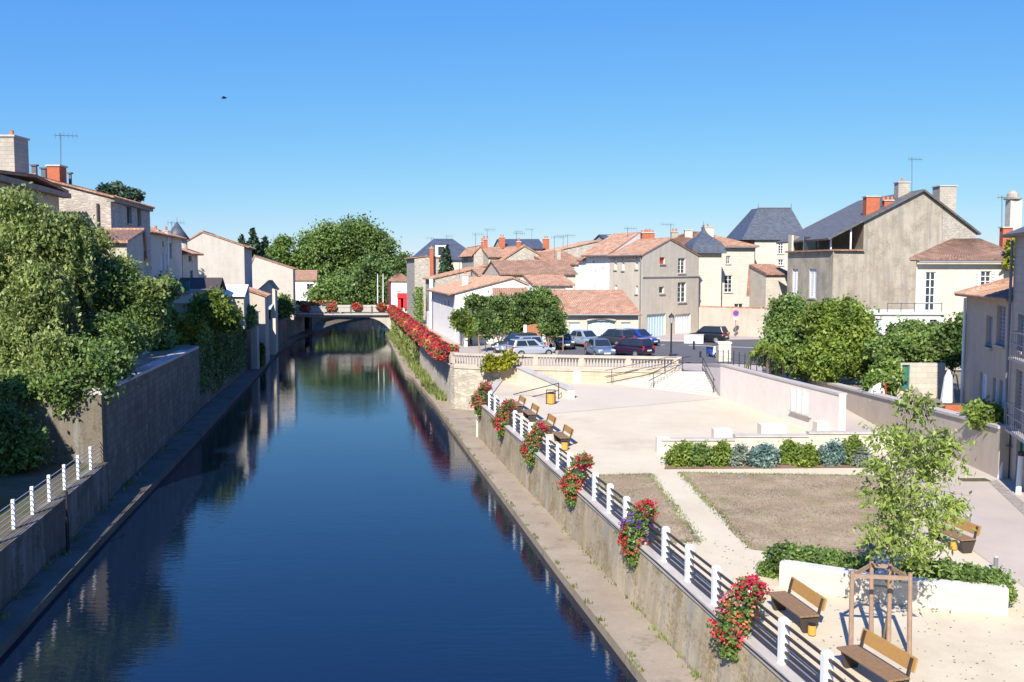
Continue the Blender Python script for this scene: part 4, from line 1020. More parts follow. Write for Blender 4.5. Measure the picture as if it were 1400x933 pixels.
# ---- tower with great slate roof
A, B = XY(1030.5, 112), XY(1097, 112)
h = House('tower_house', 'tall pale tower house with steep flat topped slate roof', 'tower', rect(A, B, (-.1, 1), 6.5), 3.2)
ze = P(1060, 327, 112).z; zr = P(1058, 285.5, 115).z
h.opening(0, 1064, 332, 1071, 347, cols=2, rows=4); h.opening(0, 1064, 355, 1071, 363, cols=2, rows=2)
h.box_walls(ze); h.finish(W_stonew); h.rm = MB(); A, B, C, D = h.p; o_ = 1.5
ca, cb = P(1036, 285.5, 114.5), P(1081, 286.5, 114.5); q = [Vector((ca.x, 114.3, zr)), Vector((cb.x, 114.3, zr)), Vector((cb.x - .3, 116.2, zr)), Vector((ca.x - .3, 116.2, zr))]
e = [z(A - Vector((1.6, .4)), ze - .1), z(B + Vector((.5, -.4)), ze - .1), z(C + Vector((.4, .4)), ze - .1), z(D + Vector((-1.6, .4)), ze - .1)]
for i in range(4): h.rm.poly(e[i], e[(i + 1) % 4], q[(i + 1) % 4], q[i])
h.rm.poly(*q); h.rm.poly(*e[::-1]); h.roof_o = h.rm.build('roof', S_blue, h.root)
for p in q[:2]: mb = MB(); mb.tube([p, p + Vector((0, 0, .6))], [.07, .02], 6); mb.build('finial', m_zinc, h.roof_o)
mb = MB(); mb.bar(q[0] + Vector((0, -.02, .05)), q[1] + Vector((0, -.02, .05)), .2, .14); mb.build('ridge_cap', m_zinc, h.roof_o)
# garden wall behind the black car
wall_thing('garden_wall', 'high sunlit stone garden wall behind the black parked car', 'wall', [V2(G(955, 457, 3.85)), V2(G(1044, 462, 3.8)), V2(G(1075, 465, 3.75))], -.4, 3.2, P(1000, 422, 94).z, W_beige, T_red, .12, .14)
# small lean-to house left of the big gable
h = simple('outbuilding', 'small stone outbuilding with a red lean-to roof beside the big gable', 1047, 1078, 375, 99, W_stone, T_red, 364, 4, t=.97, wins=((1066, 407, 1069, 411),))
# ---- big streaked gable house
A, B = XY(1138, 84), XY(1331, 87.5); D = XY(1076, 92.5); C = B + Vector((-.8, 15)); D2 = A + Vector((-1.5, 14))
h = House('gable_house', 'huge streaked grey gable house with slate roof and open loggia', 'house', [A, B, C, D], 3.2)
zl = 12.1; zeR = P(1331, 318, 87.5).z; zr = P(1260.5, 262, 86.5).z; zeL = P(1140, 324, 84).z; L = (B - A).length
for (x0, y0, x1, y1, m) in ((1083, 368, 1091, 405, m_shut_w), (1106, 368, 1116, 408, m_shut_w)): h.opening(3, x0, y0, x1, y1, 'shutter', mat=m)
h.face(3, zl, zl); h.face(2, zl, zeR); h.face(1, zeR, zeR)
t = (B - A) / L; u1 = proj_face(A, B, 1180, 350)[0]; ur = proj_face(A, B, 1260, 300)[0]; zs = lerp(zeL, zr, u1 / ur)
pt = lambda u, zz: (A.x + t.x * u, A.y + t.y * u, zz)
h.mb.poly(pt(0, 3.2), pt(u1, 3.2), pt(u1, zl), pt(0, zl)); h.mb.poly(pt(u1, 3.2), pt(L, 3.2), pt(L, zeR), pt(ur, zr - .05), pt(u1, zs - .05))
h.finish(W_greyd)
n = Vector((t.y, -t.x)); st = MB(); p0_, p1_ = proj_face(A, B, 1291, 330)[0], L
st.poly(*[(A.x + t.x * u + n.x * .03, A.y + t.y * u + n.y * .03, zz) for (u, zz) in ((p0_, 9), (p1_, 9), (p1_, zeR - .1), (p0_ - .3, lerp(zr, zeR, (p0_ - ur) / (L - ur)) - .25))]); st.build('bare_stone_patch', W_rub, h.root)
mb = MB(); a3, d3 = A, D
mb.poly((D.x - .03, D.y - .03, 3.2), (A.x - .03, A.y - .03, 3.2), (A.x - .03, A.y - .03, zl - .02), (D.x - .03, D.y - .03, zl - .02)); 
h.rm = MB(); bk = Vector((-.6, 14)); ov = t * .0; el = A - t * .6; zel = lerp(zeL, zr, -.6 / ur)
h.slab(z(el + bk, zel), z(el - Vector((0, .35)), zel), z(A + t * ur - Vector((0, .35)), zr), z(A + t * ur + bk, zr), 'slate', .16)
sR = (zr - zeR) / (L - ur); eR = A + t * (L + .35)
h.slab(z(eR - Vector((0, .35)), zeR - .35 * sR), z(eR + bk, zeR - .35 * sR), z(A + t * ur + bk, zr), z(A + t * ur - Vector((0, .35)), zr), 'slate', .16)
h.roof_o = h.rm.build('roof', S_grey, h.root)
# loggia: floor, dark back wall, side wall, posts, red coping
mb = MB(); bw = Vector((.4, 3.4)); Bq = A + t * u1
mb.poly((D.x, D.y, zl - .01), (A.x, A.y, zl - .01), (Bq.x, Bq.y, zl - .01), (Bq.x + .4, Bq.y + 6, zl - .01), (D.x, D.y + 3, zl - .01)); mb.build('loggia_floor', m_coping, h.root)
mb = MB(); a_, b_ = D + Vector((.9, 2.2)), Bq + Vector((0, 3.2)); mb.poly((a_.x, a_.y, zl), (b_.x, b_.y, zl), (b_.x, b_.y, zs - .4), (a_.x, a_.y, zl + .85)); mb.poly((b_.x, b_.y, zl), (Bq.x, Bq.y + .02, zl), (Bq.x, Bq.y + .02, zs - .1), (b_.x, b_.y, zs - .1)); mb.build('loggia_wall', W_dark, h.root)
for q_ in (D + Vector((.45, .1)), lerp(D, A, .36) + Vector((.1, .1)), lerp(D, A, .94) + Vector((.05, .1)), A + t * (u1 * .58) + Vector((0, .1))):
    zt_ = lerp(zeL, zr, max(0, (q_ - A).dot(t)) / ur) - .05; mb = MB(); mb.bar((q_.x, q_.y, zl), (q_.x, q_.y, zt_), .12, .12); mb.build('loggia_post', m_white, h.root)
mb = MB(); q_ = lerp(D, A, .55) + Vector((.4, 1.5)); mb.box((q_.x, q_.y, zl + .75), (1.4, .1, 1.3)); mb.build('loggia_window', m_glassb, h.root)
mb = MB(); mb.bar((D.x - .1, D.y - .1, zl + .06), (A.x - .1, A.y - .1, zl + .06), .4, .14); mb.bar((A.x, A.y - .1, zl + .062), (Bq.x, Bq.y - .12, zl + .062), .4, .14); mb.build('loggia_coping', T_red, h.root)
h.chimney(1184, 269.5, 1203, 300, 86.5, m_brickred, depth=.9, pots=0); h.chimney(1209, 275, 1221.5, 287, 86.5, m_brickred, pots=3); h.chimney(1228, 250, 1244, 270, 88, m_chimstone, depth=1, pots=1); h.chimney(1284, 255, 1308, 295, 90, m_chimstone, depth=1.6, pots=0)
h.antenna(1247, 216, 262, 88)
# stone facing of the left face
mb = MB(); n3 = Vector(((A - D).y, -(A - D).x)).normalized() * .03
# ---- cream house with tile roof on the right
A, B = XY(1252, 70), XY(1392, 69)
h = House('cream_house', 'cream house with brown tile roof, tall white door and shuttered window', 'house', rect(A, B, (.43, 1), 9), 3.4)
ze = P(1318, 354, 69.5).z; zr = P(1330, 329, 74).z
h.opening(0, 1265, 372, 1278.5, 425, cols=2, rows=5, sill=False); h.opening(0, 1340.5, 371, 1355, 392, cols=2, rows=3, shut=m_shut_w)
h.box_walls(ze); h.finish(W_cream); h.roof('tile', T_old, 'hip', ze, zr, ov=.5, ridge_in=2.6)
a, b = h.fr(0); mb = MB(); mb.bar((a.x - .05, a.y - .12, ze - .25), (b.x, b.y - .12, ze - .25), .24, .3); mb.build('cornice', m_balu, h.root); h.gutter(0, ze - .22, .6)
h.chimney(1371, 312, 1385, 327, 71, m_brickred, pots=0)
h.antenna(1370, 268, 328, 72)
mb = MB(); mb.box((P(1389, 300, 74).x, 74.4, P(1389, 318, 74).z), (.9, .8, 5.0)); mb.build('chimney', W_stonew, h.roof_o)
q_ = P(1388.5, 262, 74); mb = MB(); mb.lathe([(.62, -.1), (.66, 0), (.42, .1), (.4, .35), (.22, .55), (.0, .62)], (q_.x, 74.4, q_.z - .5), 12); mb.build('chimney_finial', m_chimstone, h.roof_o)
# flat white annex with terrace rail
A, B = XY(1192, 66), XY(1292, 66)
h = House('annex', 'low white flat roofed annex behind the garden greenery', 'annex', rect(A, B, (0, 1), 3.9), 3.4)
ze = P(1240, 430, 66).z
h.opening(0, 1242, 437, 1254, 450, 'void', mat=m_glassb); h.opening(0, 1271, 437, 1281, 447, 'void', mat=m_glassb); h.opening(0, 1198, 436, 1206, 456, 'shutter', mat=m_shut_b)
h.box_walls(ze); h.finish(W_white); h.rm = MB(); h.rm.box(((A.x + B.x) / 2, 67.9, ze + .08), (B.x - A.x + .4, 4.2, .16)); h.roof_o = h.rm.build('roof', m_white, h.root)
mb = MB()
for k in range(5): x = lerp(A.x + 1.2, B.x - .1, k / 4); mb.tube([(x, 66.2, ze + .1), (x, 66.2, ze + .8)], .03, 5)
mb.tube([(A.x + 1.2, 66.2, ze + .75), (B.x - .1, 66.2, ze + .75)], .025, 5); mb.build('terrace_rail', m_iron, h.root)
# ---- house at the right edge
A = XY(1322, 47); B = Vector((20.45, 38.6)); A2 = Vector((B.x + 9, B.y - .5))
h = House('lane_house', 'shaded grey brown lane house with pale shutters and orange hip roof', 'house', [A, B, B + Vector((11, .8)), A + Vector((11, .8))], 2.0)
ze = P(1322, 402, 47).z
h.opening(0, 1348, 432, 1357, 475, 'shutter', mat=m_shut_g); h.opening(0, 1362.5, 418, 1374.5, 473, 'shutter', mat=m_shut_g)
h.opening(0, 1339, 510, 1349, 551, 'shutter', mat=m_shut_w); h.opening(0, 1357, 517, 1363, 558, 'shutter', mat=m_shut_w); h.opening(0, 1366, 521, 1376, 562, 'shutter', mat=m_shut_w)
h.box_walls(ze); h.finish(M_plaster('taupe_render', (.5, .41, .32), .3)); h.roof('tile', T_orange, 'hip', ze, ze + 1.9, ov=.5, ridge_in=4.5)
mb = MB(); q_ = lerp(A, B, .01); n = Vector(((B - A).y, -(B - A).x)).normalized() * .09; mb.tube([(q_.x + n.x, q_.y + n.y, ze - .2), (q_.x + n.x, q_.y + n.y, 3.5)], .07, 8); mb.build('downpipe', m_white, h.root)
# grey balcony house nearest on the right
A = Vector((20.0, 38.0)); B = Vector((18.25, 31.5))
h = House('balcony_house', 'tall grey stone house with balconies at the right picture edge', 'house', [A, B, B + Vector((9, 2)), A + Vector((9, 0))], 1.9)
ze = P(1388, 342, 37).z
h.opening(0, 1391, 430, 1399, 480, 'shutter', mat=m_shut_g); h.openm(0, 3.2, 7.2, 4.4, 9.6, 'shutter', mat=m_shut_g); h.openm(0, 1.0, 4.4, 2.0, 6.6, 'shutter', mat=m_shut_g); h.openm(0, 3.2, 4.4, 4.4, 6.6, 'shutter', mat=m_shut_g); h.openm(0, 1.5, 2.0, 2.6, 4.2, 'door', mat=m_teal); h.openm(0, 4.2, 2.0, 5.4, 4.2, 'door', mat=m_teal)
h.openm(1, 2.2, 3.6, 3.2, 5.4, 'win'); h.openm(1, 5.6, 3.6, 6.6, 5.4, 'win'); h.openm(1, 2.2, 7.0, 3.2, 8.8, 'win'); h.openm(1, 5.6, 7.0, 6.6, 8.8, 'win')
h.box_walls(ze + .6); h.finish(M_ashlar('balcony_grey_stone', (.46, .4, .34), .7, .35, .12, .8, .35))  # grey stone varied block by block, with weather streaks
h.roof('slate', S_grey, 'hip', ze + .6, ze + 2.5, ov=.4, ridge_in=2.5)
t = (B - A).normalized(); n = Vector((t.y, -t.x))
for zb_ in (4.35, 7.15):
    mb = MB(); a, b = A + n * .2 + t * 1.4, A + n * .2 + t * 5.6; mb.bar((a.x, a.y, zb_ - .1), (b.x, b.y, zb_ - .1), .4, .1); mb.build('balcony', m_coping, h.root)
    mb = MB(); a, b = A + n * .36 + t * 1.4, A + n * .36 + t * 5.6
    for hh in (.5, .95): mb.bar((a.x, a.y, zb_ + hh), (b.x, b.y, zb_ + hh), .035, .035)
    c_ = A + t * 1.4
    mb.bar((a.x, a.y, zb_ + .95), (c_.x, c_.y, zb_ + .95), .035, .035); mb.bar((a.x, a.y, zb_ + .5), (c_.x, c_.y, zb_ + .5), .035, .035)
    for k in range(16): q_ = lerp(a, b, k / 15); mb.bar((q_.x, q_.y, zb_ - .05), (q_.x, q_.y, zb_ + .95), .02, .02)
    mb.build('balcony_rail', m_railpale, h.root)
mb = MB(); q_ = A + n * .12 + t * .1; mb.tube([(q_.x, q_.y, ze + .4), (q_.x, q_.y, 2.0)], .06, 6); mb.build('downpipe', m_zinc, h.root)
for (px, lab) in ((1371, 'white pipe post leaning at the end of the beige garden wall'), (1394, 'white post with teal door edge nearest the picture edge')):
    g = GT(px - 4 if px < 1380 else px - 2, 655 if px < 1380 else 676); r = thing('pipe_post', lab, 'post', tuple(g))
    mb = MB(); mb.tube([g, g + Vector((.16, .2, 1.45))], .1, 10); mb.build('pole', m_white, r); mb = MB(); mb.lathe([(.13, 0), (.13, .12), (.06, .18)], g + Vector((.16, .2, 1.42)), 10); mb.build('cap', m_rail, r)

# ================================================================== LEFT BANK HOUSES
# near house with eave, mostly behind the willow
A = XY(85, 60); B0 = Vector((-26.2, 48.2))
h = House('town_house', 'shaded near house with dark eave rising behind the willow', 'house', [B0 + Vector((-12, 0)), B0, A, A + Vector((-12, 0))], 4.8)
ze = P(85, 263, 60).z
for (x0, x1) in ((58, 65), (40, 47)): h.opening(1, x0, 285, x1, 306, 'shutter', mat=m_shut_g)
h.box_walls(ze); h.finish(W_stone); h.roof('tile', T_red, 'front', ze, ze + .35, ov=.5, og=.5)
h.chimney(-4, 187, 18.5, 236, 54, m_chimstone, depth=1.6, pots=1)
mb = MB(); a, b = h.fr(1); mb.bar((a.x + .25, a.y, ze - .2), (b.x + .25, b.y + .6, ze - .2), .5, .3); mb.build('cornice', W_dark, h.root)
# stone house with sloping gable
A = XY(155, 62); B = XY(208, 73); A0 = Vector((A.x - 14, A.y))
h = House('stone_house', 'tall pinkish rubble gable house with four dark windows on its shaded front', 'house', [A0, A, B, Vector((A0.x - 2, B.y))], 4.8)
ze = P(155, 270, 62).z; zl = ze + 3.6
for (x0, x1, y0, y1) in ((173.5, 180, 283, 306), (188, 193, 286, 309.5), (173, 181, 315, 344), (187, 194, 317, 345)): h.opening(1, x0, y0, x1, y1, 'void', mat=m_glass)
for (x0, x1, y0, y1) in ((177, 180, 363, 370), (190, 194, 362, 371)): h.opening(1, x0, y0, x1, y1, 'void', mat=m_dark)
h.face(0, zl, ze); h.face(1, ze, ze); h.face(2, ze, zl); h.face(3, zl, zl); h.finish(W_rubpink)
h.rm = MB(); h.slab(z(A + Vector((.3, -.2)), ze - .05), z(B + Vector((.3, .2)), ze - .05), z(h.p[3], zl), z(A0 - Vector((0, .2)), zl), 'tile'); h.roof_o = h.rm.build('roof', T_red, h.root)
mb = MB(); a, b = h.fr(1); n = Vector(((b - a).y, -(b - a).x)).normalized() * .02
mb.poly((a.x + n.x, a.y + n.y, 4.8), (b.x + n.x, b.y + n.y, 4.8), (b.x + n.x, b.y + n.y, ze - .3), (a.x + n.x, a.y + n.y, ze - .3))
mb = MB(); mb.bar((a.x, a.y, ze - .12), (b.x, b.y, ze - .12), .5, .3); mb.build('cornice', W_dark, h.root)
mb = MB(); mb.tube([(a.x - .8, a.y - .1, ze - .4), (a.x - .8, a.y - .1, 5)], .09, 6); mb.build('downpipe', m_rail, h.root)
h.chimney(64.5, 227.5, 81, 240, 64, m_brickred, depth=1, pots=0); h.chimney(43, 227, 49, 234, 66, m_iron, pots=0, capm=m_iron); h.chimney(56, 231, 62, 238, 66, m_iron, pots=0, capm=m_iron); h.chimney(94, 238, 97, 248, 66, m_iron, pots=0, capm=m_iron)
h.antenna(83, 183, 240, 65)
# low tile roof in front of it
h = simple('outbuilding', 'small tiled outbuilding in front of the tall rubble gable', 120, 175, 331, 57, W_stone, T_orange, 317, 5, t=.95, z0=4.8, wins=())
# next house
A = XY(208, 76.5); B = XY(250, 92)
h = House('terrace_house', 'shaded grey house with pale lilac shutters next to the rubble house', 'house', [A + Vector((-9, 0)), A, B, B + Vector((-9, 0))], 4.8)
ze = P(208, 318.5, 76.5).z
h.opening(1, 220, 346, 224, 370, 'shutter', mat=m_shut_w); h.opening(1, 226.5, 348, 229.5, 371, 'shutter', mat=m_shut_w); h.opening(1, 222, 330, 224, 336, 'void', mat=m_dark); h.opening(1, 232, 333, 235, 352, 'void', mat=m_glass)
h.box_walls(ze); h.finish(W_grey); h.roof('tile', T_red, 'hipside', ze, ze + 1.5, ov=.4, ridge_in=3)
h.chimney(208.5, 316, 216, 322, 83, W_white, pots=1); h.chimney(224.5, 317, 229, 323, 84, W_white, pots=1); h.antenna(235, 303, 322, 85)
# conical turret
c = XY(244.5, 97); r = thing('turret', 'small round turret with pointed grey slate cone', 'tower', (c.x, c.y, 5)); zt2 = P(245, 303, 97).z; zb = P(245, 327, 97).z
mb = MB(); mb.lathe([(.95, 0), (.95, zb - 5)], (c.x, c.y, 5), 14); mb.build('wall', W_grey, r, True)
mb = MB(); mb.lathe([(1.25, 0), (.62, .9), (.05, zt2 - zb)], (c.x, c.y, zb - .05), 16); o = mb.build('roof', S_blue, r, True); mb = MB(); mb.tube([(c.x, c.y, zt2 - .1), (c.x, c.y, zt2 + .4)], .025, 5); mb.build('finial', m_zinc, o)
# small house
A = XY(251, 93); B = XY(271.5, 99)
h = House('terrace_house', 'narrow shaded house with green shutter before the big plain gable', 'house', [A + Vector((-6, 0)), A, B, B + Vector((-6, 0))], 4.8); ze = P(271, 348, 99).z
h.opening(1, 258, 350, 262, 357, 'void', mat=m_glass); h.opening(1, 260, 370, 264, 386, 'shutter', mat=m_teal); h.box_walls(ze); h.finish(W_grey); h.roof('tile', T_red, 'hipside', ze, ze + 1.2, ov=.5, ridge_in=2)
# big plain gable
A, B = XY(246, 107), XY(335, 107)
h = House('gable_house', 'big plain beige gable wall house in full sun on the left bank', 'house', rect(A, B, (-.2, 1), 12), 4.8)
ze = P(335, 337, 107).z; zr = P(279, 318, 107).z; t_ = (XY(279, 107) - A).length / (B - A).length
h.box_walls(ze); h.gable_tri(0, ze, zr, t_); h.gable_tri(2, ze, zr, 1 - t_); h.finish(M_plaster('plain_beige_render', (.47, .43, .385), .35)); h.roof('tile', T_red, 'side', ze, zr, ov=.5, og=.12, t=1 - t_)
# next gable near the bridge
A, B = XY(342, 137), XY(401, 137)
h = House('gable_house', 'pale rendered gable house beside the bridge end', 'house', rect(A, B, (-.2, 1), 12), 3.2)
ze = P(401, 368, 137).z; zr = P(350, 351, 137).z; t_ = .12
h.box_walls(ze); h.gable_tri(0, ze, zr, t_); h.gable_tri(2, ze, zr, 1 - t_); h.finish(M_plaster('pale_warm_render', (.5, .445, .39), .3)); h.roof('tile', T_old, 'side', ze, zr, ov=.2, og=.1, t=1 - t_)
# small white house by the trees
h = simple('white_house', 'small white house with pink tile roof in front of the tall trees', 402, 433, 383, 205, W_white, T_orange, 371, 8, t=.5, wins=((419, 388, 428, 396), (418, 400, 429, 405)))
# lean-to, shed and terrace buildings on the quay
h = House('lean_to', 'grey beige lean-to with red roof edge on the shaded quay', 'shed', rect(XY(334, 100), XY(362, 100), (-.2, 1), 7), .3)
za, zb = P(334, 396, 100).z, P(362, 405.5, 100).z; h.face(0, za, zb); h.face(1, zb, zb); h.face(2, zb, za); h.face(3, za, za); h.finish(W_beige); h.rm = MB(); A, B, C, D = h.p
h.slab(z(B + Vector((.25, -.2)), zb - .08), z(C + Vector((.25, 0)), zb - .08), z(D, za), z(A - Vector((0, .2)), za), 'tile'); h.roof_o = h.rm.build('roof', T_red, h.root)
h = House('shed', 'narrow dark timber shed with blue awning over the river', 'shed', rect(XY(356, 113), XY(376, 113), (-.2, 1), 6), .3)
za, zb = P(356, 387, 113).z, P(374, 388, 113).z; h.opening(0, 364, 417, 370, 437, 'void', mat=m_glassb); h.box_walls(zb - .6); h.gable_tri(0, zb - .6, zb + .3, .6); h.gable_tri(2, zb - .6, zb + .3, .4); h.finish(W_grey); h.roof('slate', W_dark, 'side', zb - .6, zb + .3, ov=.2, og=.1, t=.4)
mb = MB(); a = P(360, 419, 112.3); b = P(372, 416, 112.3); mb.hexa([(a.x, 111.6, a.z - .35), (b.x, 111.6, a.z - .35), (b.x, 112.95, a.z + .2), (a.x, 112.95, a.z + .2), (a.x, 111.6, a.z - .3), (b.x, 111.6, a.z - .3), (b.x, 112.95, a.z + .26), (a.x, 112.95, a.z + .26)]); mb.build('awning', M_flat('pale_blue_canvas', (.45, .55, .7)), h.root)
h = House('terrace_building', 'grey garden building with white sunlit terrace front among trees', 'outbuilding', rect(XY(212, 76), XY(262, 76), (-.2, 1), 9), 4.8)
ze = P(236, 401, 76).z; h.opening(0, 230, 424, 241, 441, 'void', mat=m_glassb); h.box_walls(ze); h.finish(W_grey); h.rm = MB(); A, B, C, D = h.p; h.rm.box(((A.x + B.x) / 2 - .8, 79.5, ze + .08), (4.6, 9, .16)); h.roof_o = h.rm.build('roof', W_dark, h.root)
mb = MB(); mb.box(((A.x + B.x) / 2, 75.85, ze - .4), (B.x - A.x + .2, .25, .8)); mb.build('terrace_front', W_white, h.root)
mb = MB(); mb.box(((A.x + B.x) / 2 - .3, 76.4, ze + .55), (B.x - A.x, .06, .8)); mb.build('terrace_rail', m_teal, h.root)
h = House('brown_shed', 'brown shed with dark roof below the plain beige gable', 'shed', rect(XY(243, 86), XY(298, 86), (-.2, 1), 6), 4.8)
ze = P(270, 397, 86).z; h.box_walls(ze); h.finish(W_beige); h.roof('slate', M_flat('dark_brown_roofing', (.07, .055, .05), .8), 'front', ze, ze + 1.0, ov=.3, t=.5)
h = House('canopy_shed', 'low shed with bright white tarpaulin roof beside the fig tree', 'shed', rect(XY(297, 90), XY(333, 90), (-.2, 1), 5), 4.8)
ze = P(315, 405, 90).z; h.box_walls(ze); h.finish(W_stone); h.roof('slate', m_white, 'front', ze, ze + .9, ov=.3, t=.95)
for (px, Yp, w_, z1_, m, lab) in ((347, 97, .7, 6.2, W_beige, 'pale grey wall pier on the shaded quay beside dark ivy'),):
    p = XY(px, Yp); mb = MB(); mb.box((p.x, p.y, (z1_ + .3) / 2), (w_, .8, z1_ - .3)); tag(mb.build('wall_pier', m, bevel=.03), lab, 'pier')
# unseen house added on the near left bank to shade the lower path
h = House('town_house', 'unseen tall house added on the near left bank to shade the lower path', 'house', [(-36, 14), (-20.5, 14), (-23.5, 33), (-36, 33)], 2.0)
h.openm(1, 3, 4, 4.2, 6, 'win'); h.openm(1, 9, 4, 10.2, 6, 'win'); h.openm(1, 3, 7.4, 4.2, 9.4, 'win'); h.openm(1, 9, 7.4, 10.2, 9.4, 'win'); h.box_walls(12.0); h.finish(W_stone); h.roof('tile', T_red, 'hipside', 12.0, 13.4, ridge_in=5)

h = House('lane_house', 'cream tile roofed neighbour house on the lane nearer than the balcony house', 'house', [(18.0, 13), (28, 12), (29, 27.5), (19.0, 28.5)], 1.9)
for u in (2.5, 7, 11.5): h.openm(3, u, 2.9, u + 1.0, 4.7, 'win', shut=m_shut_w); h.openm(3, u, 5.8, u + 1.0, 7.4, 'win', shut=m_shut_w)
h.openm(2, 3, 3, 4, 4.8, 'win'); h.openm(2, 6.4, 3, 7.4, 4.8, 'win'); h.box_walls(8.2); h.finish(W_cream); h.roof('tile', T_orange, 'hipside', 8.2, 10.2, ridge_in=4)
# ================================================================== VEGETATION
def leafquads(c, size, aspect=1.8, up=0.0, hang=0.0, fold=True):
    """c (N,3) leaf centres -> (4N,3) lozenge leaves; hang pulls the long axis downwards"""
    n = len(c); a = RNG.normal(size=(n, 3)); a[:, 2] -= hang * 2.2
    a /= np.linalg.norm(a, axis=1)[:, None] + 1e-9
    r = RNG.normal(size=(n, 3)); r[:, 2] += up
    b = np.cross(a, r); b /= np.linalg.norm(b, axis=1)[:, None] + 1e-9
    s = (size * RNG.uniform(.6, 1.35, n))[:, None]; la = a * s * aspect * .5; lb = b * s * .5
    return np.stack([c - la, c + lb, c + la, c - lb], 1).reshape(-1, 3)
def blobpts(blobs, n, inner=.5):
    """n points in the outer part of the ellipsoids, shared by size"""
    w_ = np.array([b[3] * b[4] * b[5] for b in blobs]) ** .72; w_ /= w_.sum(); out = []
    for b, k in zip(blobs, (w_ * n + .5).astype(int)):
        d = RNG.normal(size=(k, 3)); d /= np.linalg.norm(d, axis=1)[:, None]
        rr = (inner + (1 - inner) * RNG.random(k)) * RNG.uniform(.86, 1.1, k)
        out.append(np.array(b[:3]) + d * rr[:, None] * np.array(b[3:6]))
    return np.concatenate(out)
def clumps(blobs, nc, per, cr, inner=.5, flat=.7):
    cc = blobpts(blobs, nc, inner); k = RNG.poisson(per, len(cc)) + 3
    base = np.repeat(cc, k, axis=0); rad = np.repeat(cr * RNG.uniform(.55, 1.35, len(cc)), k)
    g = RNG.normal(size=base.shape) * .5; g[:, 2] *= flat
    return base + g * rad[:, None]
def crown(root, blobs, nc, per, cr, size, mat, aspect=1.8, inner=.5, hang=0, name='crown', up=.6):
    return build_np(name, leafquads(clumps(blobs, nc, per, cr, inner), size, aspect, up, hang), 4, mat, root)
def limbs(root, base, top, r, targets, mat=None, name='trunk', bend=.15):
    mb = MB(); base = Vector(base); top = Vector(top); pts = []
    for i in range(6):
        t = i / 5; p = lerp(base, top, t); pts.append(p + Vector((random.uniform(-bend, bend), random.uniform(-bend, bend), 0)) * (1 if 0 < i < 5 else 0))
    mb.tube(pts, [r * (1.25 - .25 * min(1, i)) * (1 - .13 * i) for i in range(6)], 8)
    for tg in targets:
        k = random.choice((2, 3, 4, 5)); s_ = pts[k]; tg = Vector(tg); m_ = lerp(s_, tg, .5) + Vector((0, 0, .04 * (tg - s_).length))
        mb.tube([s_, lerp(s_, m_, .6), m_, tg], [r * .5, r * .38, r * .25, r * .06], 6)
    return mb.build(name, mat or m_trunk, root, True)
def tree(name, label, base, blobs, nc, per, cr, size, mat, r=.2, cat='tree', group=None, aspect=1.8, inner=.45, hang=0, ttop=None, nl=8):
    t = thing(name, label, cat, base, group)
    big = max(blobs, key=lambda b: b[3] * b[4] * b[5]); tg = [tuple(np.array(b[:3]) + RNG.normal(size=3) * .25 * np.array(b[3:6])) for b in blobs if b[1] > 43 for _ in range(max(1, nl // len(blobs)))]
    limbs(t, base, ttop or (big[0], big[1], big[2] + big[5] * .3), r, tg)
    crown(t, blobs, nc, per, cr, size, mat, aspect, inner, hang)
    return t
def bush(name, label, base, blobs, n, per, cr, size, mat, cat='shrub', group=None, aspect=1.7, inner=.5, stem=True):
    t = thing(name, label, cat, base, group)
    if stem:
        mb = MB()
        for b in blobs[:6]:
            for k in range(3): mb.tube([base, lerp(Vector(base), Vector(b[:3]), .5) + Vector((random.uniform(-.1, .1), random.uniform(-.1, .1), 0)), Vector(b[:3]) + Vector((random.uniform(-.5, .5) * b[3], random.uniform(-.5, .5) * b[4], b[5] * .5))], [.04, .03, .008], 5)
        mb.build('stem', m_trunk, t)
    crown(t, blobs, n, per, cr, size, mat, aspect, inner, name='foliage')
    return t
def pb(x, y, Y, rx, rz, ry=None):
    """ellipsoid whose middle is seen at (x,y) at distance Y, radii in picture pixels"""
    p = P(x, y, Y); k = Y / F; return (p.x, p.y, p.z, rx * k, (ry or rx) * k, rz * k)
# --- left bank
bl = [pb(22, 290, 47, 34, 36), pb(60, 322, 47, 36, 34), pb(5, 360, 46, 40, 50), pb(55, 410, 45, 40, 50), pb(15, 470, 44, 38, 44), pb(70, 490, 43, 24, 36), pb(98, 318, 48, 22, 22), pb(92, 370, 48, 30, 34), pb(30, 530, 42.6, 30, 30)]
t = thing('willow_tree', 'big pale green willow with hanging branches at the left edge', 'tree', (-24.5, 46.5, 5.0))
limbs(t, (-24.5, 46.5, 5.0), (-24, 47, 12), .4, [b[:3] for b in bl] * 2)
c0 = clumps(bl, 950, 46, .6, .4, .8)
st = []
for b in bl[1:]:  # hanging strands
    for k in range(46):
        d = RNG.normal(size=3); d /= np.linalg.norm(d); p = np.array(b[:3]) + d * np.array(b[3:6]) * 1.05; L = RNG.uniform(.6, 1.9); m = int(36 * L)
        s_ = RNG.random(m); q = np.repeat(p[None], m, 0) + RNG.normal(size=(m, 3)) * .07; q[:, 2] -= s_ * L; q[:, 0] += s_ * L * d[0] * .3; q[:, 1] += s_ * L * d[1] * .3; st.append(q)
build_np('crown', leafquads(np.concatenate([c0] + st), .1, 2.3, .5, .45), 4, L_willow, t)
bl = [pb(138, 395, 50, 34, 40), pb(178, 410, 51, 30, 36), pb(200, 438, 50.5, 18, 26), pb(150, 462, 48, 40, 34), pb(150, 505, 45.5, 20, 24), pb(108, 495, 45, 34, 36), pb(92, 535, 41.4, 26, 28), pb(138, 512, 41.9, 18, 34), pb(35, 530, 41.5, 34, 16), pb(150, 490, 44, 24, 24), pb(185, 465, 50, 18, 18)]
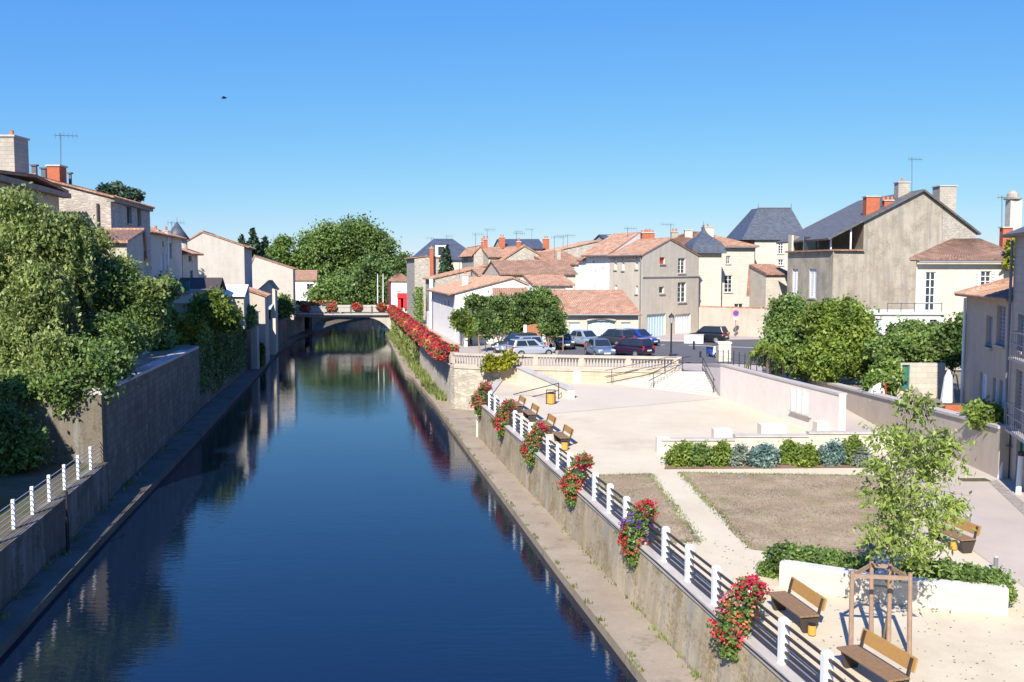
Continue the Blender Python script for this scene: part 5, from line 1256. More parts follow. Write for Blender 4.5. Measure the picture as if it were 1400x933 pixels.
tree('broadleaf_tree', 'dark green bushy tree leaning over the tall grey river wall', (-21.3, 49.5, 5), bl, 1050, 38, .6, .115, L_dark, .3)
bl = [pb(128, 335, 52, 20, 22), pb(160, 372, 51.5, 24, 20), pb(205, 398, 51, 20, 14), pb(112, 350, 51, 20, 24)]
tree('broadleaf_tree', 'pale green tree top catching the sun between the willow and rubble house', (-21.8, 52.5, 5), bl, 420, 26, .55, .115, L_willow, .2)
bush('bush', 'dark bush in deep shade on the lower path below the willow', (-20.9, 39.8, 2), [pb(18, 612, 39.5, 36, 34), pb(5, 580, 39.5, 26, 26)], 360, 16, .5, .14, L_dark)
bush('hedge', 'clipped yellow green hedge by the sunny garden on the left bank', (-23.6, 70, 5), [pb(244, 455, 70, 17, 22, 14), pb(262, 452, 71, 17, 20, 14), pb(240, 466, 69.5, 12, 14)], 700, 18, .3, .1, L_lime, 'hedge', inner=.7)
tree('fig_tree', 'rounded fig tree with large leaves over the ivy wall', (-23.6, 76, 5), [pb(287, 428, 76, 32, 24), pb(270, 440, 75, 20, 18), pb(310, 438, 77, 20, 20), pb(290, 410, 77, 20, 14)], 460, 20, .45, .2, L_bright, .14, aspect=1.3)
tree('broadleaf_tree', 'bright leafy tree beside the white terrace front on the left bank', (-25.5, 66, 5), [pb(222, 432, 66, 16, 30), pb(205, 470, 65, 30, 28), pb(228, 395, 67, 14, 16)], 380, 15, .5, .2, L_mid, .1)
bush('bush', 'garden bush hanging over the wall next to the pale lean-to', (-26.7, 92, 5), [pb(325, 440, 92, 13, 14), pb(338, 432, 94, 12, 16)], 150, 14, .5, .22, L_mid)
bush('bush', 'leafy green bush on the wall just before the bridge', (-30.5, 128, 4.3), [pb(385, 419, 128, 12, 13), pb(378, 426, 127, 9, 9), pb(393, 424, 129, 8, 9)], 240, 14, .7, .26, L_mid)
def ivy(label, p0, p1, zf, n, size, mat, thick=.25, name='ivy'):
    """ivy leaves spread over the upright wall p0->p1; zf(t)->(zlow,zhigh)"""
    p0, p1 = V2(p0), V2(p1); d = (p1 - p0).normalized(); nn = Vector((d.y, -d.x)); t_ = RNG.random(n); c = np.zeros((n, 3))
    for i, t in enumerate(t_):
        a, b = zf(t); q = lerp(p0, p1, t) + nn * (abs(RNG.normal()) * thick + .03); c[i] = (q.x, q.y, a + (b - a) * RNG.random() ** .85)
    r = thing(name, label, 'climbing plant', (p0.x, p0.y, zf(0)[0])); mb = MB()
    for k in range(5):
        t = .1 + .2 * k; q = lerp(p0, p1, t) + nn * .06; a, b = zf(t); mb.tube([(q.x, q.y, a), (q.x + .1, q.y + .2, (a + b) / 2), (q.x, q.y, b - .2)], [.04, .03, .01], 5)
    mb.build('stem', m_trunk, r); build_np('foliage', leafquads(c, size, 1.3, .4, .3), 4, mat, r); return r
wv = lambda t: .35 * math.sin(t * 9) + .2 * math.sin(t * 23)
ivy('thick green ivy curtain covering the shaded river wall', (-26.55, 95), (-22.55, 69), lambda t: (.6 + abs(wv(t)) * 1.2 + (.5 if t > .9 else 0), 5.6 + wv(t)), 9000, .17, L_ivy, .3)
ivy('dark narrow ivy strip hanging beside the pale wall pier', (-28.1, 101.5), (-27.2, 96.5), lambda t: (.8, 6.2 + wv(t)), 1300, .2, L_dark, .3)
ivy('bright creeper on the white quay house corner by the flowers', (-12.6, 128), (-11.1, 119.5), lambda t: (3.6, 7.8 + wv(t)), 1300, .22, L_mid, .35)
ivy('mixed ivy covering the lower front of the grey beige lean-to', XY(335, 99.7), XY(361, 99.7), lambda t: (.4, 3.4 + 1.2 * math.sin(t * 5) + wv(t)), 1500, .2, L_ivy, .2)
# cedar behind the rubble house
c = P(165, 262, 96); t = thing('cedar_tree', 'flat topped dark cedar showing above the rubble house roof', 'tree', (c.x, 96, 5))
limbs(t, (c.x, 96, 5), (c.x, 96, c.z), .35, [(c.x + dx, 96, c.z + .2) for dx in (-2, -1, 1, 2)])
crown(t, [pb(152, 262, 96, 17, 4), pb(172, 267, 96, 20, 4), pb(183, 271, 96, 10, 3), pb(160, 258, 96, 10, 3)], 200, 24, .5, .22, L_pine, 2.5)
# --- trees beyond the bridge
spec = [('broadleaf_tree', 'tallest round crowned tree in the middle behind the bridge', 490, 330, 222, [(488, 330, 34, 34), (470, 350, 34, 36), (512, 345, 26, 34), (495, 380, 40, 32)], 900, L_far),
        ('broadleaf_tree', 'broad tree left of the tallest one behind the bridge', 435, 350, 219, [(435, 350, 30, 32), (452, 328, 24, 24), (423, 362, 20, 28), (443, 385, 34, 26)], 800, L_mid),
        ('broadleaf_tree', 'lower bright tree in front of the tall trees at the bridge', 512, 385, 188, [(512, 385, 22, 34), (498, 398, 26, 22), (522, 402, 20, 20)], 520, L_bright if False else L_far),
        ('broadleaf_tree', 'small round tree left of the flagpoles near the bridge', 460, 402, 192, [(462, 398, 22, 20), (445, 405, 18, 15), (480, 405, 20, 16)], 360, L_mid),
        ('broadleaf_tree', 'open airy tree between the pines and the broad tree', 385, 340, 217, [(388, 332, 11, 7), (380, 345, 14, 8), (393, 356, 13, 10), (384, 368, 14, 10)], 170, L_mid),
        ('broadleaf_tree', 'dark distant tree right of the tall trees by the shop', 549, 365, 245, [(549, 366, 13, 18), (536, 380, 12, 14), (560, 375, 10, 12)], 240, L_dark),
        ('broadleaf_tree', 'tree mass low on the far river bend under the tall trees', 420, 404, 230, [(405, 400, 22, 20), (432, 408, 30, 14), (470, 412, 30, 12)], 320, L_dark)]
for (nm, lab, x, y, Y, bb, nc, mt) in spec:
    p = P(x, y, Y); tree(nm, lab, (p.x, Y, 3.3), [pb(a, b, Y, rx, rz) for (a, b, rx, rz) in bb], int(nc * .95), 46, 1.9 if nc > 200 else 1.1, .42, mt, .55, group='tall trees beyond the bridge', aspect=1.4)
def conifer(label, x, ytop, ybot, Y, wpx, mat, n=90, base_z=3.3, size=.3):
    p = P(x, ytop, Y); zb = P(x, ybot, Y).z; t = thing('conifer_tree', label, 'tree', (p.x, Y, base_z)); mb = MB(); mb.tube([(p.x, Y, base_z), (p.x, Y, p.z)], [.28, .03], 8); mb.build('trunk', m_trunk, t)
    W_ = wpx * Y / F; cs = []
    for k in range(n):
        f = RNG.random() ** .7; zz = lerp(p.z, zb, f); an = RNG.random() * 6.28; rr = W_ * (f * .92 + .08) * RNG.uniform(.8, 1.15); m = int(8 + 18 * f)
        s_ = RNG.random(m); cs.append(np.stack([p.x + math.cos(an) * rr * s_, Y + math.sin(an) * rr * s_, zz - .3 * rr * s_ ** 2 + RNG.normal(size=m) * .1], 1) + RNG.normal(size=(m, 3)) * .12)
    build_np('crown', leafquads(np.concatenate(cs), size, 2.2, .8, .2), 4, mat, t)
conifer('dark spruce standing between the rubble gable and the slate roof', 610, 338, 378, 126, 13, L_pine, 150)
conifer('dark pointed conifer left of the airy tree', 345, 312, 352, 232, 18, L_pine, 130, size=.45)
conifer('second dark conifer peeping over the pale gable roof', 362, 322, 356, 235, 14, L_pine, 90, size=.45)
conifer('low dark conifer just right of the plain beige gable', 330, 322, 345, 232, 14, L_pine, 70, size=.45)
# --- shrubs over the white garden wall by the car park
for (nm, lab, bb, Y, n, mt, sz) in (
    ('shrub', 'tall dark cypress like shrub nearest the white quay house', [(650, 424, 17, 24), (664, 432, 16, 26), (642, 440, 10, 12)], 88, 300, L_dark, .2),
    ('shrub', 'bright low shrub spilling over the white garden wall corner', [(631, 438, 14, 15), (645, 449, 12, 9)], 86.2, 220, L_bright, .18),
    ('shrub', 'mid green rounded shrub behind the first small staked tree', [(682, 424, 20, 22), (698, 436, 20, 22), (675, 444, 14, 12)], 88.5, 360, L_mid, .2),
    ('shrub', 'wide dark shrub beside the brown garden gate', [(712, 424, 22, 24), (728, 434, 18, 20), (702, 446, 14, 10)], 89, 360, L_dark, .2),
    ('shrub', 'highest bright shrub under the narrow orange roof', [(738, 410, 19, 17), (752, 422, 16, 20), (726, 416, 14, 14)], 90, 320, L_mid, .2)):
    b0 = pb(*bb[0][:2], Y, *bb[0][2:]); bush(nm, lab, (b0[0], b0[1], 3.5), [pb(a, b, Y, rx, rz) for (a, b, rx, rz) in bb], int(n * 1.4), 18, .42, sz * .75, mt, group='shrubs behind the white garden wall')
# small trees in wooden guards
def guard(p, label, w_=.62, h_=1.5):
    r = thing('tree_guard', label, 'tree guard', tuple(p), 'wooden tree guards in the car park'); z0 = p.z
    for sx in (-1, 1):
        for sy in (-1, 1): mb = MB(); mb.bar((p.x + sx * w_, p.y + sy * w_, z0), (p.x + sx * w_, p.y + sy * w_, z0 + h_), .07, .07); mb.build('stake', m_stake if True else m_white, r)
    mb = MB()
    for s_ in (-1, 1): mb.bar((p.x - w_, p.y + s_ * w_, z0 + h_ - .06), (p.x + w_, p.y + s_ * w_, z0 + h_ - .06), .05, .09); mb.bar((p.x + s_ * w_, p.y - w_, z0 + h_ - .06), (p.x + s_ * w_, p.y + w_, z0 + h_ - .06), .05, .09)
    mb.build('crossbar', m_stake, r)
for (x, yb, bb, lab) in ((665, 481, [(665, 440, 16, 19), (665, 450, 17, 12)], 'left'), (759, 483, [(757, 437, 18, 18), (756, 450, 20, 13)], 'right')):
    g = G(x, yb, 3.5); Y = g.y
    tree('street_tree', {'left': 'small clipped tree in a wooden guard before the white garden wall', 'right': 'small dense clipped tree in a wooden guard right of the silver cars'}[lab], (g.x, Y, 3.5), [pb(a, b, Y, rx, rz) for (a, b, rx, rz) in bb], 330, 13, .35, .13, L_mid, .05, group='small clipped trees in the car park')
    guard(Vector((g.x, Y, 3.5)), {'left': 'wooden guard frame round the small tree by the white wall', 'right': 'wooden guard frame round the small tree right of the silver cars'}[lab])
# --- right side greenery
tree('broadleaf_tree', 'leafy tree with reddish sprays left of the large garden tree', (21.5, 60, 3.5), [pb(1080, 445, 61, 32, 38), pb(1065, 480, 60, 26, 34), pb(1100, 480, 60, 34, 40), pb(1078, 425, 61, 24, 20)], 1100, 24, .45, .125, L_mid, .16)
tree('broadleaf_tree', 'large dense bright green garden tree behind the beige wall', (22.6, 57, 3.5), [pb(1150, 455, 58, 42, 44), pb(1130, 490, 57, 36, 34), pb(1178, 480, 57, 26, 40), pb(1150, 430, 58, 32, 20), pb(1120, 440, 58, 24, 28)], 1500, 24, .45, .13, L_bright, .2)
bush('hedge', 'leafy overgrown pergola stretching left of the taupe house', (25, 54, 3.5), [pb(1225, 478, 54, 36, 22), pb(1265, 470, 54, 34, 24), pb(1300, 466, 53.5, 26, 26), pb(1245, 455, 55, 30, 14), pb(1308, 484, 52.5, 14, 20), pb(1282, 487, 53, 20, 12), pb(1318, 445, 53, 10, 16)], 1000, 22, .42, .14, L_mid, 'hedge')
bush('hedge', 'dark clipped ivy hedge left of the green garden door', (23, 51.6, 3.5), [pb(1212, 512, 51.5, 17, 22), pb(1200, 525, 51, 14, 16)], 420, 15, .3, .14, L_ivy, 'hedge', inner=.75)
bush('bush', 'small round bush growing on the garden wall top by the lane house', (19.8, 38.9, 4.1), [pb(1340, 563, 40.5, 16, 12)], 150, 14, .3, .13, L_mid)
bush('bush', 'larger bright bush hanging over the garden wall beside the balcony house', (20.0, 38.2, 4.1), [pb(1358, 574, 38.8, 18, 15), pb(1345, 572, 39.3, 14, 12)], 260, 14, .3, .13, L_bright)
bush('climbing_plant', 'spiky creeper on the cream house edge under its roof', (36.0, 68.6, 3.5), [pb(1387, 340, 68.4, 7, 10), pb(1385, 360, 68.4, 6, 10)], 90, 12, .4, .25, L_lime, 'climbing plant', stem=False)
# palm
g = P(1050, 500, 58.5); r = thing('palm_tree', 'small palm with yellowing fronds at the bend of the lane', 'palm', (g.x, 58.5, 3.3)); mb = MB(); mb.tube([(g.x, 58.5, 3.3), (g.x, 58.5, 5.6)], [.16, .12], 8); mb.build('trunk', m_trunk, r)
cs = []
for k in range(18):
    an = k * 2.4; L = RNG.uniform(.8, 1.25); el = RNG.uniform(-.2, .9); s_ = np.linspace(.15, 1, 22)
    base = np.stack([g.x + math.cos(an) * L * s_, 58.5 + math.sin(an) * L * s_, 5.6 + L * (el * s_ - .9 * s_ ** 2)], 1); cs.append(np.repeat(base, 3, 0) + RNG.normal(size=(66, 3)) * .05)
build_np('crown', leafquads(np.concatenate(cs), .1, 4, .5, .5), 4, L_bright, r)
# --- shrubs of the bed in front of the stepped white wall
bed = [(932, 622, 20, 16, L_bright, 'round bright green'), (957, 624, 14, 15, L_mid, 'tall mid green'), (984, 622, 13, 17, L_bright, 'spiky bright green'), (1010, 625, 15, 13, L_grey, 'pale grey green'), (1045, 624, 21, 15, L_blue, 'wide blue grey'), (1078, 620, 9, 16, L_bright, 'narrow upright yellow green'), (1102, 624, 16, 15, L_bright, 'bushy bright green'), (1138, 621, 20, 16, L_blue, 'blue grey brown tipped'), (1165, 616, 13, 20, L_bright, 'tall light green'), (1176, 626, 14, 12, L_grey, 'low grey')]
for i, (x, y, rx, rz, mt, ad) in enumerate(bed):
    g = GT(x, y + rz - 2); Y = g.y
    near = ['the path end of the bed', 'the bed left of the reddish stake', 'the bed behind the lawn corner', 'the bed next to the wide blue grey one', 'the middle of the bed', 'the bed right of the wide blue grey one', 'the bed under the third wall step', 'the bed behind the sapling', 'the bed against the white wall', 'the far right end of the bed'][i]
    bush('shrub', f'{ad} shrub in {near}', tuple(g), [pb(x, y, Y, rx, rz, rx * .8), pb(x - rx * .3, y + rz * .35, Y - .1, rx * .8, rz * .7), pb(x + rx * .25, y - rz * .4, Y, rx * .5, rz * .7)], 200, 14, .22, .075, mt, group='shrubs in the bed before the stepped wall', aspect=2)
mb = MB(); mb.poly(*[(p.x, p.y, ZT(p.y) + .018) for p in (GT(908, 642), GT(1192, 640), GT(1192, 625), GT(915, 622))]); struct(mb.build('flower_bed', M_ground('bed_soil', (.2, .13, .09), (.3, .2, .14), .9, 9)), 'bare soil of the shrub bed')
# low hedge behind the near curved wall
for (lab, bb) in (('low dense green hedge behind the left half of the curved wall', [(1058, 785, 14, 14), (1082, 765, 26, 18), (1118, 772, 26, 17), (1150, 776, 24, 17), (1178, 782, 20, 16)]), ('low dense green hedge behind the right end of the curved wall', [(1262, 785, 26, 16), (1300, 790, 26, 18), (1335, 797, 26, 18), (1365, 803, 22, 18), (1382, 815, 12, 16)])):
    bl = [pb(x, y, 25.4 - (x - 1065) * .0075, rx, rz, rx * .8) for (x, y, rx, rz) in bb]; g = bl[2]
    bush('hedge', lab, (g[0], g[1] + .2, 2.0), [(b[0], b[1] + .35, min(b[2], 2.62), b[3], b[4], b[5]) for b in bl], 900, 18, .16, .065, L_mid, 'hedge', 'hedges behind the near curved wall')
# --- sapling with stakes
g = GT(1208, 874); t = thing('sapling', 'young slender tree with pale green leaves tied between wooden stakes', 'tree', tuple(g))
Y = g.y
bl = [pb(1252, 560, Y, 28, 34), pb(1232, 605, Y, 48, 36), pb(1268, 640, Y, 46, 44), pb(1225, 680, Y, 46, 40), pb(1268, 705, Y, 38, 40), pb(1215, 735, Y, 46, 34), pb(1252, 755, Y, 42, 30), pb(1292, 610, Y, 30, 28), pb(1205, 640, Y, 26, 24), pb(1302, 690, Y, 20, 14)]
limbs(t, g, Vector((bl[0][0], Y, bl[0][2] + .5)), .034, [tuple(np.array(b[:3]) + RNG.normal(size=3) * .25) for b in bl for _ in range(3)], m_trunkpale, bend=.05)
c0 = clumps(bl, 290, 12, .24, .3, .8); st = []
for b in bl:
    for k in range(15):
        d = RNG.normal(size=3); d /= np.linalg.norm(d); p = np.array(b[:3]); q = p + d * np.array(b[3:6]) * RNG.uniform(.9, 1.6); s_ = RNG.random(15)[:, None]; pts_ = p + (q - p) * s_; pts_[:, 2] -= .25 * s_[:, 0] ** 2; st.append(pts_ + RNG.normal(size=pts_.shape) * .035)
build_np('crown', leafquads(np.concatenate([c0] + st), .055, 2.9, .4, .35), 4, L_sap, t)
r = thing('tree_stakes', 'frame of four weathered wooden stakes round the sapling', 'tree stakes', tuple(g)); tops = []
for (x, y) in ((1163, 893), (1191, 873), (1215, 877), (1243, 896)):
    q = GT(x, y); tp = q + Vector((random.uniform(-.03, .06), random.uniform(0, .1), 1.85)); tops.append(tp); mb = MB(); mb.tube([q, tp], [.055, .05], 8); mb.build('stake', m_stake, r)
mb = MB()
for (a, b) in ((0, 1), (1, 2), (2, 3), (0, 3)): mb.bar(tops[a] - Vector((0, 0, .12 + .005 * a)), tops[b] - Vector((0, 0, .12 + .005 * a)), .04, .09)
mb.build('crossbar', m_stake, r); mb = MB(); mb.tube([tops[1] - Vector((0, 0, .6)), g + Vector((0, 0, 1.25)), tops[2] - Vector((0, 0, .65))], .02, 6); mb.build('tie', m_rubber, r)
# plant climbing over the balustrade
bush('climbing_plant', 'wild plant growing out of the bastion and over the balustrade', (-.9, 67.7, 3.3), [pb(672, 494, 67.3, 9, 9, 4), pb(696, 492, 67.2, 10, 10, 4), pb(682, 500, 67.1, 16, 6, 4), pb(668, 503, 67.2, 8, 4, 4)], 190, 11, .3, .14, L_lime, 'climbing plant')
# --- weeds
def tufts(label, spots, n, h, mat, name='weed'):
    vs = []
    for (x, y, z_, rad) in spots:
        for k in range(n):
            a = random.uniform(0, 6.28); rr = rad * random.random() ** .7; px, py = x + math.cos(a) * rr, y + math.sin(a) * rr; hh = h * random.uniform(.3, 1); b = random.uniform(0, 6.28); w_ = h * .07 + .01
            dx, dy = math.cos(b) * w_, math.sin(b) * w_; lx, ly = random.uniform(-.4, .4) * hh, random.uniform(-.4, .4) * hh
            vs += [(px - dx, py - dy, z_), (px + dx, py + dy, z_), (px + lx, py + ly, z_ + hh)]
    return tag(build_np(name, np.array(vs), 3, mat), label, 'weeds', kind='stuff')
def seg(path, y):
    for (a, b) in zip(path, path[1:]):
        if a[1] <= y <= b[1]: return lerp(V2(a), V2(b), (y - a[1]) / (b[1] - a[1]))
sp = []
for k in range(150):
    y = random.uniform(73, 149); p = seg(RB, y); sp.append((p.x - random.uniform(.05, .9), y, .3, .4))
tufts('tall grass along the foot of the sunny quay wall', sp, 26, .75, L_weed, 'grass')
sp = []
for k in range(90):
    y = random.uniform(20, 58); p = seg(RB, y); sp.append((p.x - random.uniform(.0, .08), y, .3, .16))
for (x, y) in ((775, 727), (805, 758), (670, 603), (690, 620), (730, 670), (815, 770)):
    g = G(x, y, .3); sp += [(g.x, g.y, .3, .3)] * 3
for k in range(70):
    y = random.uniform(22, 70); p = seg(RE, y); sp.append((p.x + random.uniform(.02, .12), y, .29, .1))
tufts('small weeds in the cracks of the sunny concrete ledge', sp, 9, .16, L_weed)
sp = [(*seg(LB, y), .3, .2) for y in [random.uniform(24, 60) for _ in range(40)]]
sp = [(a + random.uniform(.1, .3), b, c_, d_) for (a, b, c_, d_) in sp]
tufts('sparse weeds at the foot of the shaded left wall', sp, 10, .25, L_weed)
def wallplants():
    vs = []
    n = 1600; c = np.zeros((n, 3)); t_ = RNG.random(n)
    for i, t in enumerate(t_):
        y = 98 + 50 * t; p = seg(RB, y); c[i] = (p.x - .12 - abs(RNG.normal()) * .12, y, .5 + 2.9 * RNG.random() ** (1.6 - t))
    r = thing('wall_plant', 'straggling greenery hanging on the far sunny quay wall', 'climbing plant', (-10, 100, .5)); build_np('foliage', leafquads(c, .32, 2.2, .3, .8), 4, L_weed, r); mb = MB()
    for k in range(6): y = 99 + k * 8; p = seg(RB, y); mb.tube([(p.x - .05, y, .6), (p.x - .1, y + .5, 3)], [.03, .01], 5)
    mb.build('stem', m_trunk, r)
wallplants()
# ================================================================== OBJECTS
# ---- white post railing along the park edge
SP = 1.765; fd = Vector((-.2013, .9795)); F0 = Vector((5.84, 19.9))
def fpt(k): p = F0 + fd * (SP * k); return Vector((FX(p.y), p.y, ZT(p.y) + .1))
r = thing('railing', 'white post railing with dark rails along the park edge above the river', 'railing', tuple(fpt(8)))
pm = None
for k in range(-4, 22):
    p = fpt(k)
    if pm is None:
        mb = MB(); mb.prism([(-.1, -.085), (.1, -.085), (.1, .085), (-.1, .085)], -.16, .96); mb.prism([(-.075, -.06), (.075, -.06), (.075, .06), (-.075, .06)], .961, 1.0)
        o = mb.build('post', m_conc_post, None, bevel=.012); pm = o
    else: o = pm.copy(); col.objects.link(o)
    o.parent = r; o.location = p - WL[r.name]; o.rotation_euler = (0, 0, math.atan2(fd.y, fd.x) - math.pi / 2)
for h in (.1, .27, .45, .64, .86):
    mb = MB(); mb.bar(fpt(-4.4) + Vector((0, 0, h)), fpt(21) + Vector((0, 0, h)), .05, .055); mb.build('rail', m_rail, r)
mb = MB(); mb.tube([fpt(k) + Vector((-.285, 0, -.05 + .03 * math.sin(k * 5))) for k in range(-4, 22)], .014, 5); mb.build('cable', m_black, r)
# ---- the small railing of the shaded lower path
a, b = G(136.7, 631.7, 2.0), G(15, 725.4, 2.0)
r = thing('railing', 'small white post railing in the shade above the left ledge', 'railing', tuple(a))
d = (b - a); n = 6; pts = [a + d * (k / n) for k in range(n + 5)]
for p in pts: mb = MB(); mb.box((p.x + .1, p.y, 2.5), (.1, .1, 1.05), .17); mb.build('post', m_conc_post, r)
for h in (.2, .38, .56, .74, .92): mb = MB(); mb.bar(pts[0] + Vector((.1, 0, h)), pts[-1] + Vector((.1, 0, h)), .025, .025); mb.build('rail', m_railpale, r)
q = G(84, 690, 2.0); r = thing('drain_pipe', 'dark drain pipe running down the shaded left wall', 'pipe', (q.x + .25, q.y, .3)); mb = MB(); mb.tube([(q.x + .2, q.y, 2.5), (q.x + .2, q.y, .35)], .05, 6); mb.tube([(q.x + .3, q.y - .3, 1.6), (q.x + .3, q.y - .3, .35)], .05, 6); mb.build('pipe', m_black, r)
# ---- flower towers on the railing
def petals(c, size, mat, root, name):
    o = build_np(name, leafquads(c, size, 1.1, .4), 4, mat, root); o['kind'] = 'stuff'; return o
def basket(p, label, cols, group, s=1.0):
    """p: top of the curb at a post; leans outward (to the river)"""
    r = thing('flower_basket', label, 'flower basket', tuple(p), group); ox = -.16
    mb = MB(); mb.lathe([(.16, -.3), (.3, .1), (.32, .14)], (p.x + ox - .1, p.y, p.z + .1), 14); mb.lathe([(.14, .45), (.24, .72), (.26, .76)], (p.x + ox + .08, p.y, p.z), 14); mb.build('tub', m_teal, r)
    low = [(p.x + ox - .22, p.y, p.z + .12, .46 * s, .5 * s, .46 * s)]; mid = [(p.x + ox - .05, p.y, p.z + .55, .42 * s, .48 * s, .4 * s)]; top = [(p.x + ox + .2, p.y - .02, p.z + 1.02, .36 * s, .4 * s, .3 * s)]; bot = [(p.x + ox - .2, p.y, p.z - .4, .2 * s, .22 * s, .3 * s)]
    build_np('foliage', np.concatenate([leafquads(clumps(low + mid + top + bot, 250, 10, .14, .5), .06, 1.6, .4)]), 4, L_mid, r)
    build_np('trailing_stem', leafquads(clumps(bot, 40, 10, .14, .2), .05, 3, .2, .6), 4, L_dark, r)
    petals(clumps(top, 75, 8, .08, .7), .062, cols[0], r, 'top_flowers'); petals(clumps(mid, 55, 6, .08, .8), .055, cols[1], r, 'middle_flowers'); petals(clumps(low, 85, 7, .09, .85), .058, cols[2], r, 'lower_flowers')
    if len(cols) > 3: petals(clumps([(p.x + ox - .15, p.y + .1, p.z + .62, .42, .5, .25)], 26, 8, .08, .85), .055, cols[3], r, 'accent_flowers')
    return r
gl = 'tall flower baskets on the white park railing'
for (k, lab, cs) in ((1, 'nearest tall flower basket on the railing with crimson top and pink edge', (L_crimson, L_coral, L_red, L_pink)), (5, 'tall red flower basket on the railing with a purple band', (L_crimson, L_purple, L_red, L_purple)), (9, 'coral red flower basket on the railing beside the dry lawn corner', (L_crimson, L_coral, L_red)), (13, 'red flower basket on the railing beside the nearest of the four small benches', (L_crimson, L_coral, L_red, L_coral)), (17, 'red flower basket on the railing beside the farthest of the four small benches', (L_crimson, L_coral, L_red)), (21, 'farthest reddish flower basket at the far end of the white railing', (L_crimson, L_coral, L_crimson))):
    basket(fpt(k), lab, cs, gl, 1.05 if k < 20 else 1.1)
# ---- planters in a row on the quay railing
qa, qb = Vector((-5.0, 70.6)), Vector((-19.0, 149.5)); qd = (qb - qa).normalized(); QL = (qb - qa).length
r = thing('quay_railing', 'dark thin railing carrying the long row of red flower boxes', 'railing', (qa.x, qa.y, 3.4)); mb = MB()
for k in range(33): q = qa + qd * (QL * k / 32) + Vector((.1, 0)); mb.bar((q.x, q.y, 3.4), (q.x, q.y, 4.4), .06, .06)
mb.build('post', m_black, r)
for h in (.5, 1.0): mb = MB(); mb.bar((qa.x + .1, qa.y, 3.4 + h), (qb.x + .1, qb.y, 3.4 + h), .05, .05); mb.build('rail', m_black, r)
protos = []
for v in range(4):
    r = thing('flower_box', 'flower box overflowing with red blooms in the long row on the quay railing', 'flower box', (0, 0, 0), 'flower boxes on the quay railing')
    mb = MB(); mb.hexa([(-.18, -.8, .5), (.18, -.8, .5), (.18, .8, .5), (-.18, .8, .5), (-.22, -.82, .85), (.22, -.82, .85), (.22, .82, .85), (-.22, .82, .85)]); mb.build('trough', m_teal, r)
    bb = [(-.28, y, .72, .38, .5, .46) for y in (-.6, 0, .6)] + [(.05, y, 1.15, .35, .5, .32) for y in (-.6, 0, .6)]
    build_np('foliage', leafquads(clumps(bb, 90, 8, .2, .5), .13, 1.5, .4), 4, L_mid, r)
    build_np('flowers', leafquads(clumps(bb, 230, 8, .16, .78), .11, 1.15, .4), 4, [L_red, L_crimson, L_red, L_coral][v], r)
    build_np('flowers', leafquads(clumps(bb[3:], 60, 8, .16, .8), .11, 1.15, .4), 4, L_crimson, r)
    protos.append(r)
nbx = 46
for k in range(nbx):
    v = [0, 1, 2, 0, 3, 1, 0, 2][k % 8]; o = protos[v]
    used = o.get('used', 0)
    if used: o = copy_tree(o)
    protos[v]['used'] = 1
    q = qa + qd * (.9 + (QL - 1.8) * k / (nbx - 1)); o.location = (q.x - .05, q.y, 3.4); o.rotation_euler = (0, 0, math.atan2(qd.y, qd.x) - math.pi / 2 + (math.pi if False else 0)); s_ = random.uniform(.92, 1.12); o.scale = (s_, 1.05, s_)
for o in protos:
    if 'used' in o: del o['used']
for o in list(col.objects):
    if 'used' in o: del o['used']
p = (qa.x + .1, qa.y + .35); bush('flower_cluster', 'bright flower cluster with purple and red blooms ending the row at the bastion corner', (p[0], p[1], 3.5), [(p[0] - .1, p[1], 4.3, .5, .4, .5), (p[0] + .5, p[1] - .6, 4.6, .5, .35, .25)], 60, 9, .2, .13, L_mid, 'flower box'); rr = bpy.data.objects[[o.name for o in col.objects if o.name.startswith('flower_cluster')][0]]
petals(clumps([(p[0] - .1, p[1], 4.3, .52, .42, .5), (p[0] + .5, p[1] - .6, 4.6, .5, .35, .25)], 110, 8, .15, .8), .11, L_red, rr, 'flowers'); petals(clumps([(p[0] + .1, p[1] - .35, 4.5, .3, .2, .22)], 24, 8, .12, .8), .1, L_purple, rr, 'purple_flowers')
# ---- bridge baskets, cars, poles
for (x, y, lab) in ((417, 421, 'dark red flower basket in the shaded left part of the bridge'), (453, 421, 'red flower basket on the bridge parapet second from the left'), (488, 419.5, 'round red flower basket in the middle of the bridge parapet'), (521.5, 419.5, 'red flower basket nearest the red shop on the bridge parapet')):
    c = P(x, y, 149.0); r = thing('flower_basket', lab, 'flower basket', (c.x, c.y, c.z - .6), 'flower baskets on the bridge'); bb = [(c.x, 149.0, c.z, .72, .45, .55)]
    mb = MB(); mb.lathe([(.2, -.5), (.4, -.1)], (c.x, 149.05, c.z), 10); mb.build('tub', m_teal, r); build_np('foliage', leafquads(clumps(bb, 60, 8, .25, .5), .2, 1.5), 4, L_mid, r); build_np('flowers', leafquads(clumps(bb, 130, 7, .2, .75), .17, 1.2), 4, L_red, r)
for (x0, x1, lab) in ((402, 432, 'row of orange red flowers on the far bridge parapet left'), (434, 458, 'orange flower trough behind the dark car on the bridge')):
    a, b = P(x0, 411, 156), P(x1, 409, 156); r = thing('flower_trough', lab, 'flower box', ((a.x + b.x) / 2, 156, 4.5)); bb = [(lerp(a.x, b.x, t), 156.4, 4.95, .6, .4, .38) for t in (.1, .3, .5, .7, .9)]
    mb = MB(); mb.box(((a.x + b.x) / 2, 156.4, 4.72), (b.x - a.x, .4, .3)); mb.build('trough', m_teal, r); build_np('foliage', leafquads(clumps(bb, 60, 8, .25, .5), .2, 1.5), 4, L_mid, r); build_np('flowers', leafquads(clumps(bb, 90, 7, .2, .75), .17, 1.2), 4, L_coral, r)
